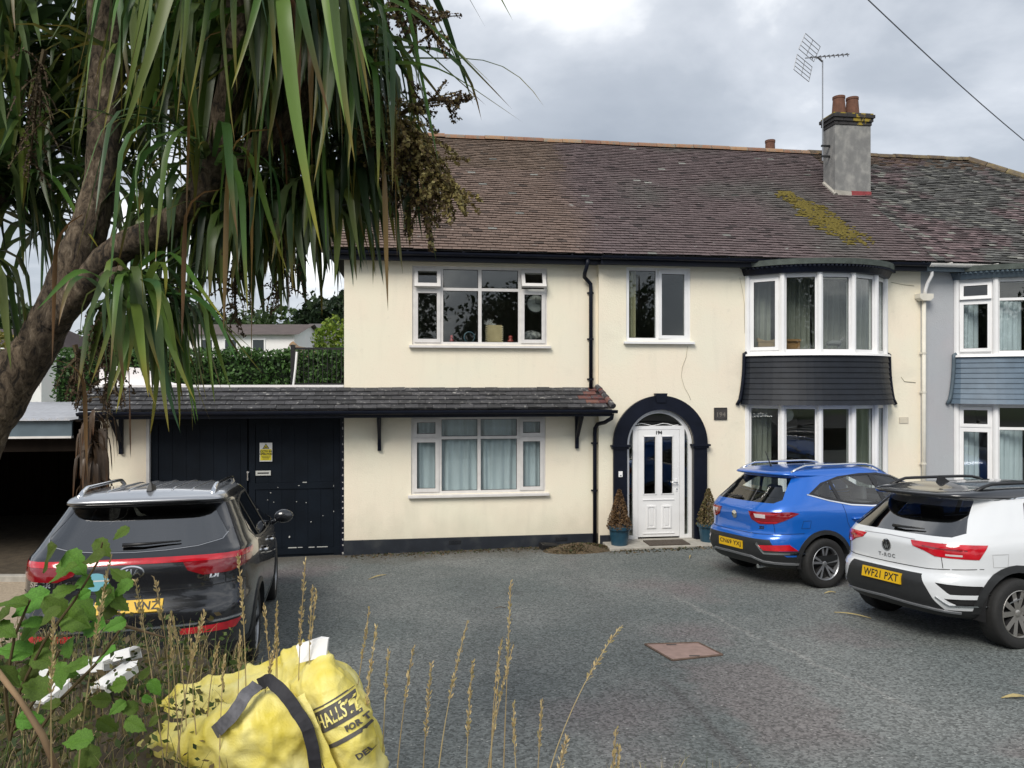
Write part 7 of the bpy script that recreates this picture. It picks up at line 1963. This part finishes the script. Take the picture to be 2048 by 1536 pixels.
for i in range(17000):
    x = rnd.uniform(-3.6, 1.7) if rnd.random() < .93 else rnd.uniform(1.7, 3.2); y = rnd.uniform(1.9, bank_edge(x) + .1)
    if x > -0.35 and rnd.random() < .62 + .2 * smooth01((x - .4) / 1.0): continue
    hmax = .20 + .12 * smooth01((-0.4 - x) / .8)
    if -1.55 < x < -.40 and y < 2.85:
        if rnd.random() < .55: continue
        hmax = .17
    if -1.35 < x < -.38 and 2.5 < y < 3.2 and rnd.random() < .6: continue
    if -2.2 < x < -.9 and y > 2.7:
        if rnd.random() < .4: continue
        hmax = min(hmax, .2)
    c = (rnd.choice(STRAW) if rnd.random() < .55 else rnd.choice(GRN)) * rnd.uniform(.7, 1.2)
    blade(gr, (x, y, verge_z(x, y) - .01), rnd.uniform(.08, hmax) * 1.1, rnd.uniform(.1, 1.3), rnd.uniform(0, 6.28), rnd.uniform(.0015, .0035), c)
# low leafy weeds among the grass
def weed_pt():
    x = rnd.uniform(-3.2, -.3); y = rnd.uniform(2.3, 3.5); return (x, y, verge_z(x, y) + rnd.random() ** 1.6 * (.24 if x < -1.3 else .13))
leaves(gr, 5200, weed_pt, .016, rnd, [(0.06, 0.10, 0.02), (0.09, 0.13, 0.03), (0.13, 0.12, 0.04), (0.17, 0.13, 0.07), (0.04, 0.07, 0.02)])
tag(gr.build('verge_grass', M['grassm']), 'dry and green grass growing on the bank', kind='stuff')

def stalk_mesh(h, lean, seed, dense, bushy):
    """straw stem with a seed head on its top third"""
    r = random.Random(seed); mb = MB(); pts = []; p = Vector((0, 0, 0)); el = math.pi / 2
    for i in range(13):
        pts.append(p.copy()); p = p + Vector((math.cos(el), 0, math.sin(el))) * h / 12; el -= lean / 12
    wg = r.uniform(-.02, .02); ph = r.uniform(0, 3)
    pts = [q + Vector((wg * h * math.sin(3.0 * i / 12 + ph) * (i / 12), wg * h * math.cos(2.2 * i / 12 + ph) * (i / 12), 0)) for i, q in enumerate(pts)]
    mb.cur = tuple(STRAW[seed % 2] * 1.05); mb.tube(pts, [.0021] * 7 + [.0016] * 6, 4, cap=False)
    for j in range(dense):
        u = 12 * (1 - .34 * bushy[0] * r.random() ** .8); i = min(int(u), 11); c = pts[i].lerp(pts[i + 1], u - i); dr = (pts[i + 1] - pts[i]).normalized()
        o = Vector((r.gauss(0, 1), r.gauss(0, 1), r.gauss(0, 1))); o = (o - dr * o.dot(dr)).normalized(); d = (dr + o * bushy[1]).normalized(); L = r.uniform(.011, .021); w = d.cross(Vector((r.gauss(0, 1), r.gauss(0, 1), r.gauss(0, 1)))).normalized() * .0029
        c = c + o * r.uniform(0, .003 + bushy[2] * (12 - u) / 12); mb.cur = tuple(STRAW[int(r.random() * 3)] * r.uniform(.9, 1.35))
        mb.poly([c, c + d * L * .5 + w, c + d * L, c + d * L * .5 - w])
    return mb.mesh('grass_stalk', M['grassm'])
SM = {}
STK = [  # top x, top y, foot x, depth, head form, label
 (490, 1112, 492, 2.75, 0, 'tall straw grass stalk rising in front of the black car tail light'), (607, 1128, 600, 2.7, 0, 'tall brown grass stalk standing left of the white bag tag'), (657, 1182, 625, 2.7, 1, 'thin grass stalk leaning right above the bag'), (706, 1222, 682, 2.75, 1, 'pale bent grass stalk at the right of the bag'),
 (712, 1278, 700, 2.6, 0, 'short brown grass stalk over the bag shoulder'), (1008, 1190, 1002, 2.65, 0, 'tallest upright brown grass stalk on the open tarmac'), (893, 1262, 862, 2.7, 0, 'straw grass stalk fifth right of the bag'), (833, 1292, 788, 2.6, 1, 'grass stalk leaning right just beside the bag'), (800, 1310, 770, 2.7, 1, 'grass stalk nearest to the bag at its right'),
 (868, 1322, 842, 2.6, 0, None), (960, 1320, 935, 2.6, 0, None), (1022, 1315, 960, 2.6, 1, None), (1038, 1340, 985, 2.5, 1, None), (1028, 1290, 990, 2.7, 1, None),
 (1226, 1266, 1062, 2.55, 2, 'long grass stalk leaning far right over the tarmac'), (1092, 1410, 1070, 2.5, 1, 'short grass stalk left of the leaning one'), (1072, 1408, 1052, 2.45, 1, 'shorter paired stalk left of the leaning one'), (1250, 1465, 1215, 2.4, 1, 'small grass stalk at the bottom edge right of centre'), (1222, 1505, 1212, 2.4, 1, 'smallest grass stalk at the bottom edge right of centre'), (1132, 1482, 1078, 2.4, 2, 'drooping grass stalk beside the leaning one'),
 (208, 1108, 150, 2.3, 0, 'tall seeding grass stalk before the black car rear lights'), (118, 1240, 108, 2.2, 0, 'thick straw grass stalk among the bramble leaves'), (300, 1160, 330, 2.5, 2, 'grass stalk leaning left over the black car number plate'), (268, 1170, 330, 2.55, 2, None), (372, 1238, 352, 2.5, 0, 'straw grass stalk in front of the car bumper'), (345, 1246, 362, 2.5, 1, None), (330, 1230, 372, 2.6, 1, None), (545, 1210, 548, 2.75, 1, None), (556, 1232, 558, 2.75, 1, None), (568, 1210, 565, 2.75, 1, None), (472, 1275, 468, 2.6, 1, None), (430, 1290, 410, 2.6, 1, None), (402, 1290, 400, 2.55, 1, None), (525, 1285, 500, 2.6, 0, None), (455, 1330, 440, 2.5, 1, None), (640, 1195, 612, 2.72, 1, None)]
for i, (tx, ty, fx, Y, form, lab) in enumerate(STK):
    f = Vector((at(fx, 1536, Y).x, Y, 0)); f.z = verge_z(f.x, Y) - .02; t = at(tx, ty, Y); dx, dz = t.x - f.x, t.z - f.z; h = math.hypot(dx, dz) * 1.03
    lean = abs(2.0 * math.atan2(abs(dx), dz)); key = (round(h, 1), round(lean, 1), form, i % 3)
    me = stalk_mesh(h, lean, 200 + i, (95, 50, 60)[form], ((1.0, .5, .006), (.75, .35, .003), (.7, .7, .010))[form])
    o = bpy.data.objects.new('grass_stalk', me); link(o); o.location = f; o.rotation_euler = (rnd.uniform(-.12, .12), rnd.uniform(-.10, .10), 0 if dx > 0 else math.pi)
    k = 'tall grass stalks on the bank'
    tag(o, lab or ('thin dry grass stalk among the cluster right of the yellow bag' if tx > 780 else 'thin dry grass stalk among the weeds before the black car'), 'grass', k)
# weed with small white seed tufts
wd = tag(empty('seeding_weed', (at(935, 1536, 2.35).x, 2.35, verge_z(-.15, 2.35))), 'low weed with tiny white seed tufts right of the bag', 'weed')
q = MB(); r_ = random.Random(12); tf = MB()
for i in range(60):
    a = r_.uniform(0, 6.28); b = Vector((r_.uniform(-.09, .09), r_.uniform(-.08, .08), 0)); t = b + Vector((r_.gauss(0, .08), r_.gauss(0, .06), r_.uniform(.18, .40)))
    q.cur = tuple(STRAW[3].lerp(GRN[2], r_.random())); q.tube([b, b.lerp(t, .6) + Vector((0, 0, .03)), t], [.0025, .002, .001], 4, cap=False)
    for k in range(2):
        c = t + Vector((r_.gauss(0, .02), r_.gauss(0, .02), r_.gauss(0, .02))); s = r_.uniform(.003, .0065)
        for j in range(5):
            u = Vector((r_.gauss(0, 1), r_.gauss(0, 1), r_.gauss(0, 1))).normalized() * s; w = u.cross(Vector((r_.gauss(0, 1), r_.gauss(0, 1), r_.gauss(0, 1)))).normalized() * s * .6
            tf.poly([c - u, c + w, c + u, c - w])
leaves(q, 260, lambda: (r_.gauss(0, .09), r_.gauss(0, .07), r_.uniform(.02, .30)), .012, r_, [(0.11, 0.085, 0.04), (0.07, 0.08, 0.025), (0.14, 0.09, 0.06)])
q.build('stems', M['grassm'], wd); tf.build('seed_tufts', mat('white_seed_fluff', (0.62, 0.58, 0.56), .9, trans=.3), wd)

# bramble with broad leaves
M['brambleleaf'] = mat('bramble_leaf', (0.095, 0.180, 0.024), 0.6, spec=.3, rnd=.5, var=.3, scale=25, bump=.3, bscale=50, trans=.28)
M['cane'] = mat('dry_cane', (0.25, 0.165, 0.09), .8, var=.3, scale=14, stretch=(1, 1, .2))
br = tag(empty('bramble', (at(60, 1500, 2.35).x, 2.35, 1.25)), 'bramble with broad green leaves growing in front of the black car', 'bramble'); BO = Vector(br.location)
def bramble_leaf(seed):
    r = random.Random(seed); mb = MB(); n = 9; L = 1.0
    ce = []
    for i in range(n + 1):
        t = i / n; ce.append(Vector((t * L, 0, -.16 * t * t + .03 * math.sin(6 * t))))
    for sg in (-1, 1):
        ed = []
        for i in range(n + 1):
            t = i / n; w = .36 * math.sin(math.pi * min(1, t * .94 + .06) ** .72) ** .85 * (1 if i % 2 else .84); w = 0.012 if i in (0, n) else w
            ed.append(ce[i] + Vector((.03 * (i % 2), sg * w, .17 * w + .03 * math.sin(9 * t + seed))))
        A = [mb.p(q) for q in ce]; mid = [mb.p(ce[i].lerp(ed[i], .5) + Vector((0, 0, .035))) for i in range(n + 1)]; B = [mb.p(q) for q in ed]
        for i in range(n): mb.face(A[i], A[i + 1], mid[i + 1], mid[i]); mb.face(mid[i], mid[i + 1], B[i + 1], B[i])
    return mb.mesh('leaf', M['brambleleaf'], True)
BL = [bramble_leaf(k) for k in range(5)]
stems = [[(20, 1480), (40, 1380), (90, 1280), (150, 1200), (195, 1125), (205, 1085)], [(20, 1480), (10, 1380), (30, 1270), (60, 1200)], [(60, 1490), (120, 1400), (190, 1330), (240, 1260)], [(20, 1470), (70, 1400), (100, 1340), (120, 1300)]]
for st_ in stems:
    q = MB(); q.cur = (.12, .09, .04); q.tube([at(x, y, 2.35 - .1 * k / 5) - BO for k, (x, y) in enumerate(st_)], [.006 - .0007 * k for k in range(len(st_))], 6); q.build('stem', M['grassm'], br)
r_ = random.Random(15)
spots = [(205, 1095, 60), (185, 1115, 75), (240, 1150, 62), (150, 1125, 85), (95, 1118, 100), (125, 1145, 80), (205, 1190, 90), (165, 1215, 95), (60, 1205, 100), (115, 1215, 85), (20, 1205, 90), (150, 1240, 100), (215, 1222, 70), (185, 1255, 85), (60, 1260, 80), (30, 1300, 90), (90, 1320, 80), (135, 1295, 70), (70, 1375, 95), (50, 1360, 80), (120, 1350, 70), (150, 1330, 75), (20, 1350, 80), (210, 1310, 70), (140, 1430, 80), (155, 1480, 80), (200, 1400, 60), (235, 1370, 62), (60, 1440, 70), (100, 1230, 60), (10, 1260, 70), (230, 1250, 55), (170, 1165, 60), (130, 1180, 60), (175, 1525, 90), (255, 1415, 55), (270, 1450, 60), (290, 1345, 45), (310, 1375, 50), (215, 1450, 60)]
spots += [(x + r_.uniform(-40, 40), y + r_.uniform(-30, 35), s * r_.uniform(.55, .85)) for x, y, s in spots[::2]]
for (x, y, s) in spots:
    Y = 2.3 + r_.uniform(-.12, .15); L = s * .78 / FOC * Y
    o = bpy.data.objects.new('leaf', r_.choice(BL)); link(o, br); a = r_.uniform(0, 6.28); o.scale = (L, L, L)
    n = Vector((r_.gauss(0, .35), -.75 + r_.gauss(0, .25), .65 + r_.gauss(0, .25))).normalized(); d = Vector((math.cos(a), 0, math.sin(a) * .6 - .35)); d = (d - n * d.dot(n)).normalized(); yv = n.cross(d)
    mt = Matrix(((d.x, yv.x, n.x), (d.y, yv.y, n.y), (d.z, yv.z, n.z))); o.rotation_euler = mt.to_euler(); o.location = at(x, y, Y) - BO - d * L * .5
q = MB(); q.tube([at(-30, 1310, 2.2), at(40, 1400, 2.2), at(85, 1470, 2.2), at(125, 1570, 2.2)], [.009, .008, .010, .010], 7)
tag(q.build('dead_cane', M['cane'], smooth=True), 'thick dry cane slanting down at the lower left corner', 'cane')
q = MB(); q.tube([at(195, 1238, 2.5), at(250, 1252, 2.5), at(330, 1275, 2.52)], [.006, .006, .003], 6)
tag(q.build('dead_cane', M['cane'], smooth=True), 'thin orange-brown cane lying across the weeds below the number plate', 'cane')

# broken white plastic trim dumped on the bank
def profile(p0, p1, w, label, tilt=0.3, ridges=3):
    a, b = Vector(p0), Vector(p1); d = (b - a); L = d.length; d.normalize(); up = Vector((0, -math.sin(tilt), math.cos(tilt))); sd = d.cross(up).normalized(); up = sd.cross(d)
    pr = [(-w / 2, 0)]
    for k in range(ridges * 2 + 1): pr.append((lerp(-w / 2, w / 2, k / (ridges * 2)), .012 if k % 2 else .004))
    pr += [(w / 2, 0), (w / 2, -.03), (w / 2 - .004, -.03), (w / 2 - .004, -.006), (-w / 2 + .004, -.006), (-w / 2 + .004, -.03), (-w / 2, -.03)]
    mb = MB(); A = [mb.p(a + sd * u + up * v_) for u, v_ in pr]; B = [mb.p(b + d * .02 * math.sin(u * 90) + sd * u + up * v_) for u, v_ in pr]; n = len(pr)
    for i in range(n): mb.face(A[i], A[(i + 1) % n], B[(i + 1) % n], B[i])
    mb.face(*A[::-1]); mb.face(*B)
    return tag(mb.build('plastic_trim', M['upvc'], fix=True), label, 'plastic trim', 'broken white plastic trim on the bank')
profile(at(150, 1335, 3.0), at(270, 1300, 3.1), .10, 'ridged white plastic trim lying uppermost below the car bumper', -.5)
profile(at(80, 1345, 2.9), at(215, 1325, 3.0), .09, 'white plastic trim half hidden by the bramble leaves', -.4)
profile(at(195, 1375, 2.9), at(262, 1328, 3.05), .08, 'white plastic trim sloping up to the right under the weeds', -.2)
profile(at(75, 1405, 2.8), at(130, 1362, 2.9), .08, 'white plastic trim end lowest beside the dry cane', -.3, 2)

# ------------------------------------------------------------------ yellow bulk bag
M['bagyellow'] = mat('yellow_woven_bag', (0.84, 0.70, 0.10), 0.45, var=.10, scale=7, bump=.25, bscale=160, trans=.12, alt=(0.86, 0.79, 0.34), altpos=(.35, .7))
M['bagprint'] = mat('grey_bag_print', (0.085, 0.08, 0.075), 0.7, var=.2, scale=30)
M['strapm'] = mat('black_webbing', (0.022, 0.022, 0.028), .7, var=.3, scale=60)
BY = 2.72
bag = tag(empty('bulk_bag', (at(640, 1500, BY).x, BY, verge_z(-.7, BY))), 'crumpled yellow bulk bag with dark printed band slumped on the bank', 'bag'); GO = Vector(bag.location)
ang = R(28); U = Vector((math.cos(ang), .10, math.sin(ang))).normalized(); N_ = Vector((.10, -1, .25)); N_ = (N_ - U * N_.dot(U)).normalized(); V = N_.cross(U) * -1
if V.z < 0: V = -V
bc = at(692, 1462, BY - .15)
def crump(p, k=1.0):
    # sharp crossing folds of stiff woven plastic
    def fold(q):
        d = noise.voronoi(q)[0]; return max(0.0, 1 - (d[1] - d[0]) * 2.6)
    a = fold(Vector((p.x * 5.5 + p.z * 3, p.y * 4, p.z * 4.5 - p.x * 2))); b = fold(Vector((p.x * 11, p.y * 9, p.z * 13)) + Vector((3, 7, 1)))
    return k * (.020 * a + .008 * b + .010 * noise.noise(p * 5) + .002 * noise.noise(p * 45))
def loft(ctrl, nu, nv, k=1.0):
    # smooth sheet through a net of control points, then creased
    C = [[at(*q) for q in row] for row in ctrl]
    def cr4(p0, p1, p2, p3, t): return 0.5 * ((2 * p1) + (p2 - p0) * t + (2 * p0 - 5 * p1 + 4 * p2 - p3) * t * t + (3 * p1 - p0 - 3 * p2 + p3) * t ** 3)
    def curve(P, u):
        m = len(P) - 1; x = u * m; i = min(int(x), m - 1); return cr4(P[max(i - 1, 0)], P[i], P[i + 1], P[min(i + 2, m)], x - i)
    R_ = [[curve([curve(row, i / nu) for row in C], j / nv) for i in range(nu + 1)] for j in range(nv + 1)]
    O = []
    for j in range(nv + 1):
        row = []
        for i in range(nu + 1):
            du = R_[j][min(i + 1, nu)] - R_[j][max(i - 1, 0)]; dv = R_[min(j + 1, nv)][i] - R_[max(j - 1, 0)][i]; nn = du.cross(dv).normalized()
            if nn.y > 0: nn = -nn
            row.append(R_[j][i] + nn * crump(R_[j][i], k) - GO)
        O.append(row)
    return O
q = MB()
q.grid(loft([[(598, 1345, 2.98), (632, 1318, 2.95), (660, 1308, 2.95), (695, 1335, 3.0), (720, 1355, 3.05)],
 [(596, 1335, 2.84), (630, 1306, 2.80), (656, 1298, 2.80), (692, 1326, 2.86), (717, 1348, 2.95)],
 [(586, 1378, 2.70), (625, 1360, 2.64), (665, 1345, 2.64), (702, 1352, 2.72), (726, 1374, 2.92)],
 [(604, 1412, 2.66), (645, 1400, 2.58), (690, 1384, 2.60), (724, 1378, 2.72), (738, 1398, 2.94)],
 [(625, 1450, 2.62), (665, 1450, 2.54), (715, 1428, 2.55), (748, 1422, 2.70), (758, 1442, 2.94)],
 [(650, 1500, 2.60), (690, 1505, 2.51), (735, 1490, 2.53), (765, 1482, 2.70), (774, 1502, 2.94)],
 [(680, 1590, 2.62), (715, 1590, 2.54), (750, 1580, 2.56), (776, 1570, 2.70), (782, 1580, 2.94)]], 110, 120, .8))
body = q.build('bag_body', M['bagyellow'], bag, smooth=True)
tmp = [v_ + GO for v_ in q.v]; bvh_b = BVHTree.FromPolygons([tuple(v_) for v_ in tmp], q.f)
def on_bag(a, b, off=.0025):
    o = bc + U * a + V * b + N_ * .6; h = bvh_b.ray_cast(o, -N_)
    if h[0] is None: return None
    nn = h[1] if h[1].dot(N_) > 0 else -h[1]
    return h[0] + nn * off - GO
def bag_patch(a0, a1, b0, b1, m, name, off=.0025, n=18, k=6):
    mb = MB(); rows = []
    for j in range(k + 1):
        rows.append([on_bag(lerp(a0, a1, i / n), lerp(b0, b1, j / k), off) for i in range(n + 1)])
    idx = {}
    for j in range(k):
        for i in range(n):
            qd = [rows[j][i], rows[j][i + 1], rows[j + 1][i + 1], rows[j + 1][i]]
            if any(x is None for x in qd): continue
            mb.poly(qd)
    return mb.build(name, m, bag)
bag_patch(-.085, .20, .035, .105, M['bagprint'], 'print_band'); bag_patch(-.08, .20, -.022, -.008, M['bagprint'], 'print_line'); bag_patch(-.085, .20, .113, .118, M['bagprint'], 'print_line')
def bag_text(body_, a0, b0, size, m, name, k=1.0):
    v_, f_ = text_mesh(body_, size, 0, .0012, align='LEFT', spacing=1.05); mb = MB(); ok = []
    for x in v_:
        p = on_bag(a0 + x[0] * k, b0 + x[1], .005); ok.append(p is not None); mb.p(p if p is not None else Vector((0, 0, 0)))
    for f in f_:
        if all(ok[i] for i in f): mb.face(*f)
    return mb.build(name, m, bag)
bag_text('HALLSTONE', -.062, .068, .060, M['bagyellow'], 'lettering', .62); bag_text('FOR TRADE', .02, .012, .027, M['bagprint'], 'lettering'); bag_text('DELIVERED', .01, -.085, .030, M['bagprint'], 'lettering')
# the slumped open mouth to the left
q = MB()
q.grid(loft([[(300, 1590, 3.10), (350, 1590, 3.15), (430, 1590, 3.15), (510, 1580, 3.15), (570, 1570, 3.1), (640, 1560, 3.05)],
 [(284, 1462, 2.98), (338, 1408, 3.03), (420, 1376, 3.05), (500, 1354, 3.05), (562, 1328, 3.02), (618, 1302, 2.95)],
 [(290, 1462, 2.93), (345, 1410, 2.96), (425, 1380, 2.98), (505, 1360, 2.98), (568, 1338, 2.94), (620, 1318, 2.88)],
 [(300, 1482, 2.84), (362, 1452, 2.86), (432, 1432, 2.88), (510, 1405, 2.88), (572, 1385, 2.84), (615, 1365, 2.80)],
 [(288, 1478, 2.72), (345, 1447, 2.69), (420, 1426, 2.67), (500, 1402, 2.65), (560, 1392, 2.65), (606, 1402, 2.67)],
 [(276, 1500, 2.66), (340, 1488, 2.59), (420, 1476, 2.55), (510, 1462, 2.53), (580, 1462, 2.56), (628, 1478, 2.61)],
 [(300, 1590, 2.68), (350, 1600, 2.62), (430, 1605, 2.58), (520, 1605, 2.56), (590, 1605, 2.58), (660, 1610, 2.63)]], 130, 110, 1.2))
q.build('bag_mouth', M['bagyellow'], bag, smooth=True)
def strap(pts, w, name='strap', m=None, nrm=Vector((0, -1, .3))):
    P = [Vector(p) for p in pts]; mb = MB(); pr = None; out_ = []
    for i in range(len(P) - 1):
        p0, p1, p2, p3 = P[max(i - 1, 0)], P[i], P[i + 1], P[min(i + 2, len(P) - 1)]
        for k in range(6):
            t = k / 6; out_.append(0.5 * ((2 * p1) + (p2 - p0) * t + (2 * p0 - 5 * p1 + 4 * p2 - p3) * t * t + (3 * p1 - p0 - 3 * p2 + p3) * t ** 3))
    out_.append(P[-1])
    for i, c in enumerate(out_):
        c = c + Vector((noise.noise(c * 30), noise.noise(c * 30 + Vector((4, 4, 4))), noise.noise(c * 26 + Vector((9, 0, 0))))) * .006
        t = (out_[min(i + 1, len(out_) - 1)] - out_[max(i - 1, 0)]).normalized(); s = t.cross(nrm).normalized() * w / 2
        a = [mb.p(c - s - GO), mb.p(c + s - GO), mb.p(c + s - nrm * .004 - GO), mb.p(c - s - nrm * .004 - GO)]
        if pr:
            for x in range(4): mb.face(pr[x], pr[(x + 1) % 4], a[(x + 1) % 4], a[x])
        pr = a
    return mb.build(name, m or M['strapm'], bag, fix=True)
F = BY - .19
strap([at(515, 1372, F + .06), at(535, 1362, F + .02), at(560, 1380, F - .02), at(592, 1420, F - .04), at(618, 1470, F - .05), at(634, 1560, F - .04)], .042)
strap([at(512, 1370, F + .05), at(490, 1395, F + .0), at(462, 1430, F - .02), at(432, 1462, F + .0), at(412, 1490, F + .08), at(405, 1500, F + .16)], .045, m=mat('grey_webbing', (0.12, 0.12, 0.135), .7, var=.3, scale=60))
strap([at(600, 1392, F + .0), at(618, 1432, F - .02), at(640, 1485, F - .03), at(672, 1560, F - .03)], .036, 'bag_seam', M['bagyellow'])
q = MB(); tp = [at(592, 1292, BY), at(640, 1276, BY), at(656, 1278, BY), at(652, 1312, BY - .02), at(600, 1326, BY - .03)]
i1 = [q.p(p - GO) for p in tp]; i2 = [q.p(p - GO + Vector((.002, .012, .002))) for p in tp]; q.face(*i1); q.face(*i2[::-1])
for k in range(5): q.face(i1[k], i1[(k + 1) % 5], i2[(k + 1) % 5], i2[k])
q.build('bag_tag', M['upvc'], bag, fix=True)
